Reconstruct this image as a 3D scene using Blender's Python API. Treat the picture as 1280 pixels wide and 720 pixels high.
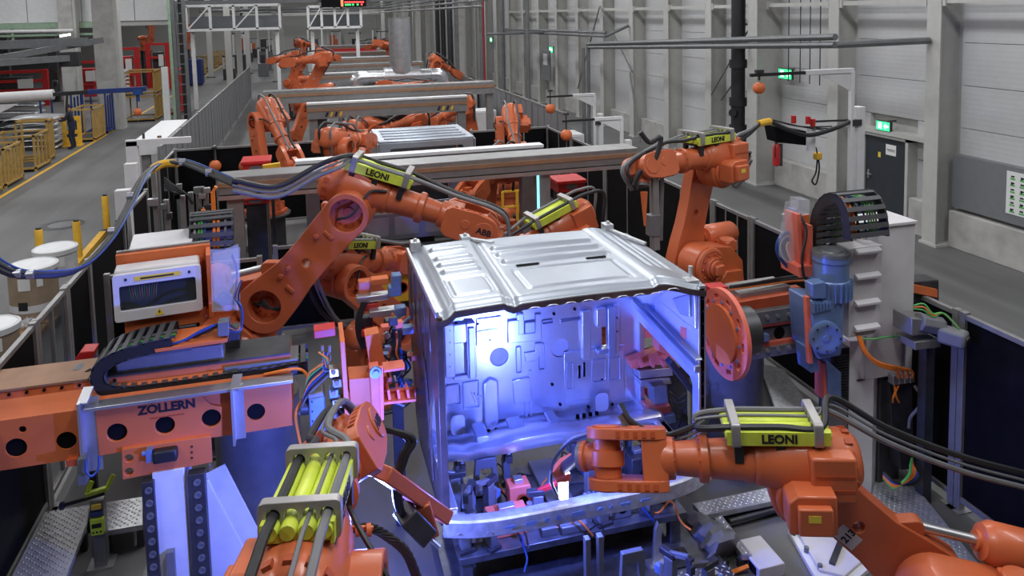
import bpy, bmesh, math, random
from mathutils import Vector, Matrix

for o in list(bpy.data.objects):
    bpy.data.objects.remove(o, do_unlink=True)
scene = bpy.context.scene
COL = scene.collection
R = math.radians
PI = math.pi
rnd = random.Random(7)

# ------------------------------------------------------------------ camera
FPX, PY0, YAW, PIT, ROL, CAMH = 952.723, 99.2276, 0.263086, 0.0871041, -0.0219089, 5.0
_f = Vector((math.sin(YAW) * math.cos(PIT), math.cos(YAW) * math.cos(PIT), -math.sin(PIT)))
_r = Vector((math.cos(YAW), -math.sin(YAW), 0))
_u = _r.cross(_f)
_c, _s = math.cos(ROL), math.sin(ROL)
CR, CU, CF = _c * _r + _s * _u, -_s * _r + _c * _u, _f
cam_d = bpy.data.cameras.new('camera')
cam = bpy.data.objects.new('camera', cam_d)
COL.objects.link(cam)
cam_d.sensor_width = 36
cam_d.lens = FPX / 1280 * 36
cam_d.shift_y = -(360 - PY0) / 1280
cam_d.clip_start = 0.05
cam_d.clip_end = 400
mw = Matrix((CR, CU, -CF)).transposed().to_4x4()
mw.translation = Vector((0, 0, CAMH))
cam.matrix_world = mw
scene.camera = cam


def P(px, py, X=None, Y=None, Z=None):
    """point of the place seen at a photo pixel, on a plane of known depth or height"""
    d = CR * ((px - 640) / FPX) - CU * ((py - PY0) / FPX) + CF
    if X is not None:
        t = X / d.x
    elif Y is not None:
        t = Y / d.y
    else:
        t = (Z - CAMH) / d.z
    return Vector((0, 0, CAMH)) + d * t


# ------------------------------------------------------------------ world, lights, exposure
world = bpy.data.worlds.new('world')
scene.world = world
world.use_nodes = True
world.node_tree.nodes['Background'].inputs[0].default_value = (0.75, 0.78, 0.85, 1)
world.node_tree.nodes['Background'].inputs[1].default_value = 0.02
vs = scene.view_settings
vs.view_transform = 'Standard'
vs.look = 'None'
vs.exposure = 0.0
vs.gamma = 1.0
vs.use_curve_mapping = False


def area(name, loc, sx, sy, power, col=(0.96, 0.975, 1.0), rot=(0, 0, 0)):
    d = bpy.data.lights.new(name, 'AREA')
    d.shape = 'RECTANGLE'
    d.size, d.size_y, d.energy, d.color = sx, sy, power, col
    o = bpy.data.objects.new(name, d)
    COL.objects.link(o)
    o.location = loc
    o.rotation_euler = rot
    return o


for (lx, pw) in ((2.0, 335), (8.5, 300), (-6.0, 260), (-14.0, 340)):
    for ly in (3, 12, 21, 30, 40, 52, 67, 84, 100):
        area('hall_lamp_light', (lx, ly, 9.3), 0.9, 5.0, pw)


def point(name, loc, power, col, radius=0.04):
    d = bpy.data.lights.new(name, 'POINT')
    d.energy, d.color, d.shadow_soft_size = power, col, radius
    o = bpy.data.objects.new(name, d)
    COL.objects.link(o)
    o.location = loc
    return o


ARC = (0.10, 0.16, 1.0)
point('arc_and_fill_light', (1.91, 5.70, 1.30), 190, ARC)
point('arc_and_fill_light', (0.25, 5.35, 1.40), 340, ARC)  # added blue fill for the left beam, drum and column, no weld here


# ------------------------------------------------------------------ materials
MATS = {}


def mat(name, col, rough=0.5, metal=0.0, var=0.12, scale=6.0, bump=0.0, bscale=40.0, emit=0.0, ecol=None,
        alpha=1.0, trans=0.0, coat=0.0, stretch=None, dirt=None):
    m = bpy.data.materials.new(name)
    m.use_nodes = True
    nt = m.node_tree
    b = nt.nodes['Principled BSDF']
    b.inputs['Roughness'].default_value = rough
    b.inputs['Metallic'].default_value = metal
    b.inputs['Coat Weight'].default_value = coat
    if trans:
        b.inputs['Transmission Weight'].default_value = trans
        b.inputs['IOR'].default_value = 1.05
    if alpha < 1:
        b.inputs['Alpha'].default_value = alpha
    tc = nt.nodes.new('ShaderNodeTexCoord')
    mp = nt.nodes.new('ShaderNodeMapping')
    if stretch:
        mp.inputs['Scale'].default_value = stretch
    nt.links.new(tc.outputs['Object'], mp.inputs['Vector'])
    n = nt.nodes.new('ShaderNodeTexNoise')
    n.inputs['Scale'].default_value = scale
    n.inputs['Detail'].default_value = 5
    nt.links.new(mp.outputs[0], n.inputs['Vector'])
    cr = nt.nodes.new('ShaderNodeValToRGB')
    lo = [max(0, c * (1 - var)) for c in col] + [1]
    hi = [min(1, c * (1 + var)) for c in col] + [1]
    cr.color_ramp.elements[0].position = 0.3
    cr.color_ramp.elements[1].position = 0.7
    cr.color_ramp.elements[0].color = lo
    cr.color_ramp.elements[1].color = hi
    if dirt:
        e = cr.color_ramp.elements.new(0.24)
        e.color = list(dirt) + [1]
    nt.links.new(n.outputs['Fac'], cr.inputs[0])
    nt.links.new(cr.outputs[0], b.inputs['Base Color'])
    if bump:
        n2 = nt.nodes.new('ShaderNodeTexNoise')
        n2.inputs['Scale'].default_value = bscale
        nt.links.new(mp.outputs[0], n2.inputs['Vector'])
        bp = nt.nodes.new('ShaderNodeBump')
        bp.inputs['Strength'].default_value = bump
        bp.inputs['Distance'].default_value = 0.02
        nt.links.new(n2.outputs['Fac'], bp.inputs['Height'])
        nt.links.new(bp.outputs[0], b.inputs['Normal'])
    if emit:
        b.inputs['Emission Color'].default_value = list(ecol or col) + [1]
        b.inputs['Emission Strength'].default_value = emit
    MATS[name] = m
    return m


mat('orange_paint', (0.56, 0.128, 0.045), 0.38, var=0.10, scale=3, coat=0.15)
mat('orange_frame', (0.66, 0.155, 0.045), 0.5, var=0.08, scale=3)
mat('dark_orange', (0.42, 0.07, 0.02), 0.5)
mat('black_rubber', (0.016, 0.016, 0.018), 0.5)
mat('black_void', (0.006, 0.006, 0.007), 0.8)
mat('black_panel', (0.004, 0.004, 0.005), 0.6, var=0.3)
mat('dark_steel', (0.07, 0.07, 0.075), 0.45, metal=0.6, var=0.25)
mat('machine_grey', (0.17, 0.175, 0.18), 0.42, metal=0.3)
mat('aluminium', (0.55, 0.55, 0.56), 0.38, metal=0.85, var=0.08)
mat('alu_profile', (0.30, 0.295, 0.29), 0.45, metal=0.55, var=0.1)
mat('galvanised', (0.58, 0.59, 0.60), 0.42, metal=0.7, var=0.18, scale=18)
mat('hose_grey', (0.16, 0.16, 0.165), 0.45)
mat('rung_grey', (0.07, 0.07, 0.075), 0.5)
mat('hose_yellow', (0.62, 0.72, 0.07), 0.4)
mat('clamp_grey', (0.38, 0.36, 0.35), 0.45, metal=0.5)
MATS['black_void'].node_tree.nodes['Principled BSDF'].inputs['Specular IOR Level'].default_value = 0.1
MATS['black_panel'].node_tree.nodes['Principled BSDF'].inputs['Specular IOR Level'].default_value = 0.12
mat('safety_yellow', (0.75, 0.42, 0.03), 0.5)
mat('sticker_yellow', (0.80, 0.58, 0.06), 0.5)
mat('white_paint', (0.72, 0.72, 0.72), 0.45, var=0.05)
mat('cabinet_grey', (0.62, 0.60, 0.60), 0.45, var=0.05)
mat('red_paint', (0.50, 0.02, 0.02), 0.45)
mat('blue_paint', (0.015, 0.035, 0.16), 0.45)
mat('cable_blue', (0.015, 0.06, 0.24), 0.4)
mat('cable_orange', (0.85, 0.22, 0.03), 0.45)
mat('cable_green', (0.08, 0.40, 0.08), 0.45)
mat('paper', (0.72, 0.72, 0.70), 0.8, var=0.03)
mat('ink', (0.01, 0.01, 0.012), 0.6)
mat('green_beam', (0.30, 0.42, 0.30), 0.6)
mat('cab_sheet', (0.47, 0.51, 0.565), 0.40, metal=0.8, var=0.05, scale=4)
mat('cab_inner', (0.74, 0.76, 0.80), 0.30, metal=0.88, var=0.06, scale=5)
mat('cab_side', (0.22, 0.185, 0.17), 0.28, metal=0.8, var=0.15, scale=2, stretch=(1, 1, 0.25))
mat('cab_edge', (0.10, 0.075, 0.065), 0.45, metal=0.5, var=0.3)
mat('sealer', (0.42, 0.40, 0.37), 0.7)
mat('concrete', (0.40, 0.39, 0.37), 0.85, var=0.18, scale=2.5, bump=0.25, bscale=9)
mat('wall_sheet', (0.50, 0.50, 0.50), 0.55, var=0.03)
mat('column_paint', (0.46, 0.455, 0.43), 0.55, var=0.05)
mat('door_dark', (0.025, 0.030, 0.037), 0.5)
mat('board_grey', (0.17, 0.175, 0.185), 0.55, var=0.05)
mat('exit_green', (0.05, 0.75, 0.25), 0.5, emit=1.6)
mat('exit_white', (0.85, 0.95, 0.88), 0.5, emit=2.0)
mat('led_red', (0.9, 0.05, 0.05), 0.5, emit=2.5)
mat('led_green', (0.05, 0.85, 0.15), 0.5, emit=2.0)
mat('led_orange', (0.9, 0.25, 0.1), 0.5, emit=0.8)
mat('arc_glow', (0.75, 0.8, 1.0), 0.5, emit=14)
mat('lamp_glow', (1.0, 0.97, 0.93), 0.5, emit=6)
mat('light_strip', (0.25, 0.8, 0.95), 0.5, emit=1.6)
mat('clear_plastic', (0.7, 0.73, 0.8), 0.10, var=0.05, alpha=0.25)
mat('window_glass', (0.05, 0.06, 0.07), 0.06, var=0.1, alpha=0.45)
mat('cardboard', (0.30, 0.22, 0.15), 0.8)
mat('wood', (0.35, 0.20, 0.07), 0.7, var=0.25)
mat('cloth_navy', (0.012, 0.016, 0.035), 0.85)
mat('skin', (0.45, 0.24, 0.16), 0.6)
mat('hair', (0.03, 0.018, 0.012), 0.7)
mat('film', (0.75, 0.75, 0.77), 0.3, alpha=0.8)
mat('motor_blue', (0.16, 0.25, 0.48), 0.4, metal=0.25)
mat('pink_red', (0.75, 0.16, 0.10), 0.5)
mat('bed_steel', (0.14, 0.145, 0.155), 0.35, metal=0.7, var=0.3, scale=9)
mat('duct_silver', (0.62, 0.63, 0.65), 0.3, metal=0.85)
mat('green_plate', (0.35, 0.62, 0.12), 0.45)
mat('lime', (0.55, 0.75, 0.05), 0.45)
mat('ochre', (0.42, 0.26, 0.07), 0.55)
mat('oak_brown', (0.30, 0.16, 0.09), 0.6)


def floor_mat():
    m = mat('floor_concrete', (0.125, 0.124, 0.123), 0.55, var=0.14, scale=0.35, bump=0.03, bscale=60)
    nt = m.node_tree
    b = nt.nodes['Principled BSDF']
    tc = nt.nodes.new('ShaderNodeTexCoord')
    mp = nt.nodes.new('ShaderNodeMapping')
    mp.inputs['Scale'].default_value = (1.6, 0.12, 1)
    n = nt.nodes.new('ShaderNodeTexNoise')
    n.inputs['Scale'].default_value = 1.0
    n.inputs['Detail'].default_value = 7
    n.inputs['Distortion'].default_value = 0.6
    nt.links.new(tc.outputs['Object'], mp.inputs[0])
    nt.links.new(mp.outputs[0], n.inputs['Vector'])
    cr = nt.nodes.new('ShaderNodeValToRGB')
    cr.color_ramp.elements[0].position, cr.color_ramp.elements[1].position = 0.38, 0.62
    cr.color_ramp.elements[0].color = (0.82, 0.82, 0.82, 1)
    cr.color_ramp.elements[1].color = (1.08, 1.08, 1.08, 1)
    nt.links.new(n.outputs['Fac'], cr.inputs[0])
    mx = nt.nodes.new('ShaderNodeMixRGB')
    mx.blend_type = 'MULTIPLY'
    mx.inputs[0].default_value = 1
    src = b.inputs['Base Color'].links[0].from_socket
    nt.links.new(src, mx.inputs[1])
    nt.links.new(cr.outputs[0], mx.inputs[2])
    nt.links.new(mx.outputs[0], b.inputs['Base Color'])


floor_mat()


def sheet_lines():
    """fine horizontal ribbing of the wall sandwich panels"""
    m = MATS['wall_sheet']
    nt = m.node_tree
    b = nt.nodes['Principled BSDF']
    tc = nt.nodes.new('ShaderNodeTexCoord')
    w = nt.nodes.new('ShaderNodeTexWave')
    w.bands_direction = 'Z'
    w.inputs['Scale'].default_value = 3.2
    w.inputs['Distortion'].default_value = 0
    nt.links.new(tc.outputs['Object'], w.inputs['Vector'])
    bp = nt.nodes.new('ShaderNodeBump')
    bp.inputs['Strength'].default_value = 0.12
    bp.inputs['Distance'].default_value = 0.01
    nt.links.new(w.outputs['Fac'], bp.inputs['Height'])
    nt.links.new(bp.outputs[0], b.inputs['Normal'])


sheet_lines()


# ------------------------------------------------------------------ mesh helpers
def V3(*a):
    return Vector(a[0] if len(a) == 1 else a)


def frame(z, x=None):
    """rotation matrix whose z axis is z and whose x axis leans to x"""
    z = Vector(z).normalized()
    x = Vector(x) if x is not None else (Vector((1, 0, 0)) if abs(z.x) < 0.9 else Vector((0, 1, 0)))
    y = z.cross(x).normalized()
    x = y.cross(z)
    return Matrix((x, y, z)).transposed().to_4x4()


def TM(loc, rot=None):
    m = Matrix.Translation(Vector(loc))
    return m @ rot if rot is not None else m


def circ(cx, cy, r, n=20, a0=0, a1=2 * PI):
    full = abs(a1 - a0 - 2 * PI) < 1e-6
    k = n if full else n + 1
    return [(cx + r * math.cos(a0 + (a1 - a0) * i / n), cy + r * math.sin(a0 + (a1 - a0) * i / n)) for i in range(k)]


def rrect(x0, x1, y0, y1, r=0.02, n=3):
    p = []
    for cx, cy, a in ((x1 - r, y1 - r, 0), (x0 + r, y1 - r, 90), (x0 + r, y0 + r, 180), (x1 - r, y0 + r, 270)):
        p += circ(cx, cy, r, n, R(a), R(a + 90))
    return p


def hull2(pts):
    pts = sorted(set(pts))
    def half(ps):
        h = []
        for p in ps:
            while len(h) > 1 and (h[-1][0] - h[-2][0]) * (p[1] - h[-2][1]) - (h[-1][1] - h[-2][1]) * (p[0] - h[-2][0]) <= 0:
                h.pop()
            h.append(p)
        return h[:-1]
    return half(pts) + half(pts[::-1])


def catmull(pts, k=6):
    pts = [Vector(p) for p in pts]
    if len(pts) < 3:
        return pts
    q = [pts[0] * 2 - pts[1]] + pts + [pts[-1] * 2 - pts[-2]]
    out = []
    for i in range(1, len(q) - 2):
        p0, p1, p2, p3 = q[i - 1:i + 3]
        for j in range(k):
            t = j / k
            out.append(0.5 * ((2 * p1) + (p2 - p0) * t + (2 * p0 - 5 * p1 + 4 * p2 - p3) * t * t + (3 * p1 - p0 - 3 * p2 + p3) * t ** 3))
    out.append(pts[-1])
    return out


class MB:
    def __init__(s):
        s.v, s.f = [], []

    def add(s, vs, fs, M=None):
        o = len(s.v)
        s.v += [tuple(M @ Vector(v)) for v in vs] if M is not None else [tuple(v) for v in vs]
        s.f += [tuple(i + o for i in f) for f in fs]
        return s

    def box(s, x0, x1, y0, y1, z0, z1, M=None):
        vs = [(x0, y0, z0), (x1, y0, z0), (x1, y1, z0), (x0, y1, z0), (x0, y0, z1), (x1, y0, z1), (x1, y1, z1), (x0, y1, z1)]
        return s.add(vs, [(0, 3, 2, 1), (4, 5, 6, 7), (0, 1, 5, 4), (1, 2, 6, 5), (2, 3, 7, 6), (3, 0, 4, 7)], M)

    def cbox(s, c, sz, M=None):
        return s.box(c[0] - sz[0] / 2, c[0] + sz[0] / 2, c[1] - sz[1] / 2, c[1] + sz[1] / 2, c[2] - sz[2] / 2, c[2] + sz[2] / 2, M)

    def bar(s, p, q, w, h=None, up=(0, 0, 1)):
        p, q = Vector(p), Vector(q)
        h = w if h is None else h
        d = q - p
        if abs(d.normalized().dot(Vector(up))) > 0.95:
            up = (0, 1, 0)
        F = frame(d, Vector(up).cross(d))
        return s.box(-w / 2, w / 2, -h / 2, h / 2, 0, d.length, TM(p) @ F)

    def cyl(s, p, q, r, r2=None, n=16, cap=True):
        p, q = Vector(p), Vector(q)
        r2 = r if r2 is None else r2
        return s.lathe([(r, 0), (r2, (q - p).length)], TM(p) @ frame(q - p), n, cap)

    def lathe(s, prof, M=None, n=20, cap=True):
        vs, fs = [], []
        for (r, z) in prof:
            for i in range(n):
                a = 2 * PI * i / n
                vs.append((r * math.cos(a), r * math.sin(a), z))
        for k in range(len(prof) - 1):
            for i in range(n):
                j = (i + 1) % n
                fs.append((k * n + i, k * n + j, (k + 1) * n + j, (k + 1) * n + i))
        if cap:
            fs.append(tuple(range(n))[::-1])
            fs.append(tuple((len(prof) - 1) * n + i for i in range(n)))
        return s.add(vs, fs, M)

    def tube(s, pts, r, n=7, k=6, raw=False):
        pts = [Vector(p) for p in pts] if raw else catmull(pts, k)
        vs, fs = [], []
        nrm = None
        for i, p in enumerate(pts):
            t = (pts[min(i + 1, len(pts) - 1)] - pts[max(i - 1, 0)]).normalized()
            if nrm is None:
                nrm = t.orthogonal().normalized()
            else:
                nrm = (nrm - t * nrm.dot(t)).normalized()
            b = t.cross(nrm)
            for j in range(n):
                a = 2 * PI * j / n
                vs.append(p + (nrm * math.cos(a) + b * math.sin(a)) * r)
        for i in range(len(pts) - 1):
            for j in range(n):
                l = (j + 1) % n
                fs.append((i * n + j, i * n + l, (i + 1) * n + l, (i + 1) * n + j))
        fs.append(tuple(range(n))[::-1])
        fs.append(tuple((len(pts) - 1) * n + j for j in range(n)))
        return s.add(vs, fs)

    def plate(s, outline, holes, t, M=None):
        """flat plate with holes in local xy, from z = 0 to z = t"""
        bm = bmesh.new()
        loops = []
        for lp in [outline] + list(holes):
            vs = [bm.verts.new((x, y, 0)) for x, y in lp]
            es = [bm.edges.new((vs[i], vs[(i + 1) % len(vs)])) for i in range(len(vs))]
            loops.append(lp)
        if holes:
            bmesh.ops.triangle_fill(bm, use_beauty=True, use_dissolve=False, edges=bm.edges[:])
            bm.verts.index_update()
            tris = [tuple(v.index for v in f.verts) for f in bm.faces]
            flat = [v.co.copy() for v in bm.verts]
        else:
            flat = [Vector((x, y, 0)) for x, y in outline]
            tris = [tuple(range(len(outline)))]
        bm.free()
        n = len(flat)
        vs = [(c.x, c.y, 0) for c in flat] + [(c.x, c.y, t) for c in flat]
        fs = []
        for tr in tris:
            a = sum(flat[tr[i]].x * flat[tr[(i + 1) % len(tr)]].y - flat[tr[(i + 1) % len(tr)]].x * flat[tr[i]].y for i in range(len(tr)))
            tr = tr if a > 0 else tr[::-1]
            fs.append(tr[::-1])
            fs.append(tuple(i + n for i in tr))
        o = 0
        for li, lp in enumerate(loops):
            k = len(lp)
            a = sum(lp[i][0] * lp[(i + 1) % k][1] - lp[(i + 1) % k][0] * lp[i][1] for i in range(k))
            fwd = (a > 0) == (li == 0)
            for i in range(k):
                p, q = o + i, o + (i + 1) % k
                fs.append((p, q, q + n, p + n) if fwd else (q, p, p + n, q + n))
            o += k
        return s.add(vs, fs, M)

    def mesh(s, name, m, smooth=True, ang=38):
        me = bpy.data.meshes.new(name)
        me.from_pydata(s.v, [], s.f)
        me.materials.append(MATS[m] if isinstance(m, str) else m)
        if smooth:
            me.polygons.foreach_set('use_smooth', [True] * len(me.polygons))
            me.set_sharp_from_angle(angle=R(ang))
        me.update()
        return me


def put(name, me, parent=None, M=None, bev=0, seg=2, label=None):
    o = bpy.data.objects.new(name, me)
    COL.objects.link(o)
    if parent is not None:
        o.parent = parent
        if M is None:                    # mesh already in world coordinates
            o.matrix_parent_inverse = ROOTINV[parent.name]
        else:
            o.matrix_basis = M
    elif M is not None:
        o.matrix_world = M
    if bev:
        b = o.modifiers.new('bevel', 'BEVEL')
        b.width, b.segments, b.limit_method, b.angle_limit = bev, seg, 'ANGLE', R(40)
        b.use_clamp_overlap = True
    if label:
        o['label'] = label
    return o


ROOTINV = {}


def setroot(o):
    M = o.matrix_basis.copy()
    p = o.parent
    while p is not None:
        M = p.matrix_basis @ (o.matrix_parent_inverse @ M)
        o, p = p, p.parent
    return M


def thing(name, label, cat, loc=(0, 0, 0), group=None, rz=0, sc=1.0, kind=None):
    o = bpy.data.objects.new(name, None)
    o.empty_display_size = 0.2
    COL.objects.link(o)
    o.location = loc
    o.rotation_euler = (0, 0, rz)
    o.scale = (sc, sc, sc)
    if kind:
        o['kind'] = kind
    if label:
        o['label'] = label
    if cat:
        o['category'] = cat
    if group:
        o['group'] = group
    ROOTINV[o.name] = (Matrix.Translation(Vector(loc)) @ Matrix.Rotation(rz, 4, 'Z') @ Matrix.Scale(sc, 4)).inverted()
    return o


def part(name, mb, m, parent, bev=0, M=None, smooth=True, seg=2, label=None, ang=38):
    o = put(name, mb.mesh(name, m, smooth, ang), parent, M, bev, seg, label)
    ROOTINV[o.name] = Matrix.Identity(4) if M is None else (ROOTINV[parent.name].inverted() @ M).inverted() if parent else M.inverted()
    return o


def sub(name, mb, m, parent, bev=0, smooth=True, label=None):
    """child of a part whose mesh is in world coordinates too"""
    o = put(name, mb.mesh(name, m, smooth), None, None, bev, 2, label)
    o.parent = parent
    o.matrix_parent_inverse = ROOTINV[parent.name]
    ROOTINV[o.name] = Matrix.Identity(4)
    return o


def solo(name, mb, m, label, cat, group=None, bev=0, kind=None, smooth=True):
    """a thing that is one mesh; origin moved to its base"""
    xs = [v[0] for v in mb.v]; ys = [v[1] for v in mb.v]; zs = [v[2] for v in mb.v]
    c = Vector(((min(xs) + max(xs)) / 2, (min(ys) + max(ys)) / 2, min(zs)))
    mb.v = [(x - c.x, y - c.y, z - c.z) for x, y, z in mb.v]
    o = put(name, mb.mesh(name, m, smooth), None, None, bev)
    o.location = c
    ROOTINV[o.name] = Matrix.Translation(-c)
    if label:
        o['label'] = label
    if cat:
        o['category'] = cat
    if group:
        o['group'] = group
    if kind:
        o['kind'] = kind
    return o


def struct(name, mb, m, parent=None, bev=0, smooth=True):
    o = put(name, mb.mesh(name, m, smooth), None, None, bev)
    o['kind'] = 'structure'
    ROOTINV[o.name] = Matrix.Identity(4)
    return o


def text(name, body, size, m, parent, M, ext=0.002, bold=0.0, sx=1.0, local=False):
    cu = bpy.data.curves.new(name, 'FONT')
    cu.body = body
    cu.size = size
    cu.extrude = ext
    cu.offset = bold
    cu.align_x = 'CENTER'
    cu.align_y = 'CENTER'
    cu.resolution_u = 3
    t = bpy.data.objects.new(name, cu)
    COL.objects.link(t)
    dg = bpy.context.evaluated_depsgraph_get()
    me = bpy.data.meshes.new_from_object(t.evaluated_get(dg))
    me.materials.clear()
    me.materials.append(MATS[m])
    bpy.data.objects.remove(t, do_unlink=True)
    bpy.data.curves.remove(cu)
    if sx != 1.0:
        for v in me.vertices:
            v.co.x *= sx
    o = bpy.data.objects.new(name, me)
    COL.objects.link(o)
    o.parent = parent
    if not local:
        o.matrix_parent_inverse = ROOTINV.get(parent.name, Matrix.Identity(4))
    o.matrix_basis = M
    return o


def dup(root, loc, rz=None, sc=None, label=None, group=None):
    r = root.copy()
    COL.objects.link(r)
    r.location = loc
    if rz is not None:
        r.rotation_euler = (0, 0, rz)
    if sc is not None:
        r.scale = (sc, sc, sc)
    if label:
        r['label'] = label
    if group:
        r['group'] = group
    for ch in list(root.children):
        c = ch.copy()
        COL.objects.link(c)
        c.parent = r
        for g in list(ch.children):
            d = g.copy()
            COL.objects.link(d)
            d.parent = c
    return r


def parts(name, mb_list, m, parent, bev=0, smooth=True, label=None):
    """each mesh builder of the list becomes a part of its own"""
    return [part(name, b, m, parent, bev=bev, smooth=smooth, label=label) for b in mb_list]


def subs(name, mb_list, m, parent, bev=0, smooth=True):
    return [sub(name, b, m, parent, bev=bev, smooth=smooth) for b in mb_list]


def mk(fn, *args_list):
    """one builder per argument tuple, calling the named MB method"""
    out = []
    for a in args_list:
        b = MB()
        getattr(b, fn)(*a)
        out.append(b)
    return out


def stuff(o):
    o['kind'] = 'stuff'
    return o


def qplate(pts, Y, t):
    """plate facing the front, corners given as photo pixels on the plane y = Y, thickness t backwards"""
    b = MB()
    q = [P(a, c, Y=Y) for a, c in pts]
    b.plate([(v.x, v.z) for v in q], [], t, Matrix(((1, 0, 0, 0), (0, 0, 1, Y), (0, 1, 0, 0), (0, 0, 0, 1))))
    return b


# ------------------------------------------------------------------ the hall
m = MB(); m.box(-40, 13.2, -3, 125, -0.3, 0)
struct('floor', m, 'floor_concrete', smooth=False)
m = MB(); m.box(-40, 13.2, -3, 125, 10.0, 10.2)
struct('ceiling', m, 'column_paint', smooth=False)
m = MB(); m.box(-40, 13.2, 112, 112.3, 0, 10)
struct('wall_back', m, 'column_paint', smooth=False)
m = MB(); m.box(-40.3, -40, -3, 125, 0, 10)
struct('wall_left', m, 'column_paint', smooth=False)
m = MB(); m.box(12.98, 13.2, -3, 125, 0, 10)
wall = struct('wall_right', m, 'column_paint', smooth=False)

COLY = [6.5, 9.55, 12.55, 15.6, 18.6, 21.55, 24.5, 27.5, 30.6, 33.7, 36.8, 39.9, 43, 46.2, 49.4, 52.6, 56, 60, 64, 68, 73, 78, 84, 90, 98, 106]
for i, y in enumerate(COLY):
    c = MB()
    big = i in (4,)
    w = 0.36 if not big else 0.46
    x0 = 12.32 if not big else 12.05
    c.box(x0, x0 + 0.03, y, y + w, 0, 10)
    c.box(12.95, 12.98, y, y + w, 0, 10)
    c.box(x0 + 0.03, 12.95, y + w / 2 - 0.02, y + w / 2 + 0.02, 0, 10)
    c.box(x0 - 0.03, 12.98, y - 0.05, y + w + 0.05, 0, 0.05)
    sub('wall_column', c, 'column_paint', wall, smooth=False)
SEAM = [0.76, 1.60, 2.46, 3.33, 4.20, 5.07, 5.95, 7.0, 8.5, 10]
for i in range(len(COLY) - 1):
    y0, y1 = COLY[i] + 0.40, COLY[i + 1] - 0.02
    doorbay = i == 2
    if i < 14:
        pl = MB()
        if doorbay:
            pl.box(12.62, 12.97, y0 - 0.02, 13.62, 0, 0.78)
            pl.box(12.62, 12.97, 15.12, y1, 0, 0.78)
        else:
            pl.box(12.62, 12.97, y0, y1, 0, 0.76)
        sub('plinth_block', pl, 'concrete', wall, bev=0.015)
        top = len(SEAM) - 1 if i < 5 else len(SEAM) - 1
        for k in range(top):
            if k > 5 and i < 6:
                pass
            p = MB()
            z0, z1 = SEAM[k] + 0.006, SEAM[k + 1] - 0.006
            if i >= 7 and k % 2:
                continue
            if i >= 7:
                z1 = SEAM[min(k + 2, len(SEAM) - 1)] - 0.006
            if doorbay and k < 2:
                p.box(12.86, 12.97, y0, 13.65, z0, z1)
                p.box(12.86, 12.97, 15.10, y1, z0, z1)
            else:
                p.box(12.86, 12.97, y0, y1, z0, z1)
            sub('wall_panel', p, 'wall_sheet', wall, smooth=False)
    else:
        pl = MB(); pl.box(12.7, 12.97, y0, y1, 0, 0.8)
        sub('plinth_block', pl, 'concrete', wall)
        p = MB(); p.box(12.86, 12.97, y0, y1, 0.82, 10)
        sub('wall_panel', p, 'wall_sheet', wall, smooth=False)
r = MB()
for i in range(1, 13):
    y0, y1 = COLY[i] + 0.42, COLY[i + 1] - 0.04
    r.box(12.36, 12.46, y0, y1, 5.00, 5.10)
    r.box(12.33, 12.49, y0 - 0.03, y0 + 0.05, 4.95, 5.15)
    r.box(12.33, 12.49, y1 - 0.05, y1 + 0.03, 4.95, 5.15)
sub('wall_rail', r, 'column_paint', wall)
r = MB()
r.box(12.55, 12.87, 13.0, 15.55, 2.06, 2.16)
sub('door_lintel', r, 'column_paint', wall)
r = MB()
for k in range(4):
    r.box(12.50, 12.53, 11.0 + 3.05 * 0, 11.0, 0, 0.01)
# grey board on the wall bay beside the door
b = MB(); b.box(12.68, 12.86, 9.97, 12.52, 0.84, 1.92)
g = sub('protection_board', b, 'board_grey', wall, smooth=False)

# door in the right wall
d1 = thing('door_1', None, None, (12.7, 14.36, 0), kind='structure')
f = MB()
f.box(12.60, 12.88, 13.64, 13.72, 0, 2.06); f.box(12.60, 12.88, 15.02, 15.10, 0, 2.06); f.box(12.60, 12.88, 13.64, 15.10, 1.98, 2.06)
part('door_frame', f, 'column_paint', d1)
f = MB(); f.box(12.66, 12.74, 13.73, 15.01, 0.01, 1.975)
lf = part('door_leaf', f, 'door_dark', d1, bev=0.008)
f = MB(); f.box(12.655, 12.66, 14.05, 14.36, 1.60, 1.84)
sub('notice', f, 'paper', lf)
f = MB(); f.box(12.652, 12.655, 14.08, 14.33, 1.72, 1.735); f.box(12.652, 12.655, 14.08, 14.30, 1.69, 1.70)
sub('notice_print', f, 'ink', lf)
f = MB(); f.box(12.655, 12.66, 14.52, 14.60, 1.50, 1.62)
sub('door_sticker', f, 'sticker_yellow', lf)
f = MB(); f.box(12.63, 12.66, 14.86, 14.90, 0.95, 1.15); f.tube([(12.60, 14.74, 1.06), (12.60, 14.88, 1.06), (12.66, 14.88, 1.06)], 0.012)
sub('door_handle', f, 'aluminium', lf)

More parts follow.
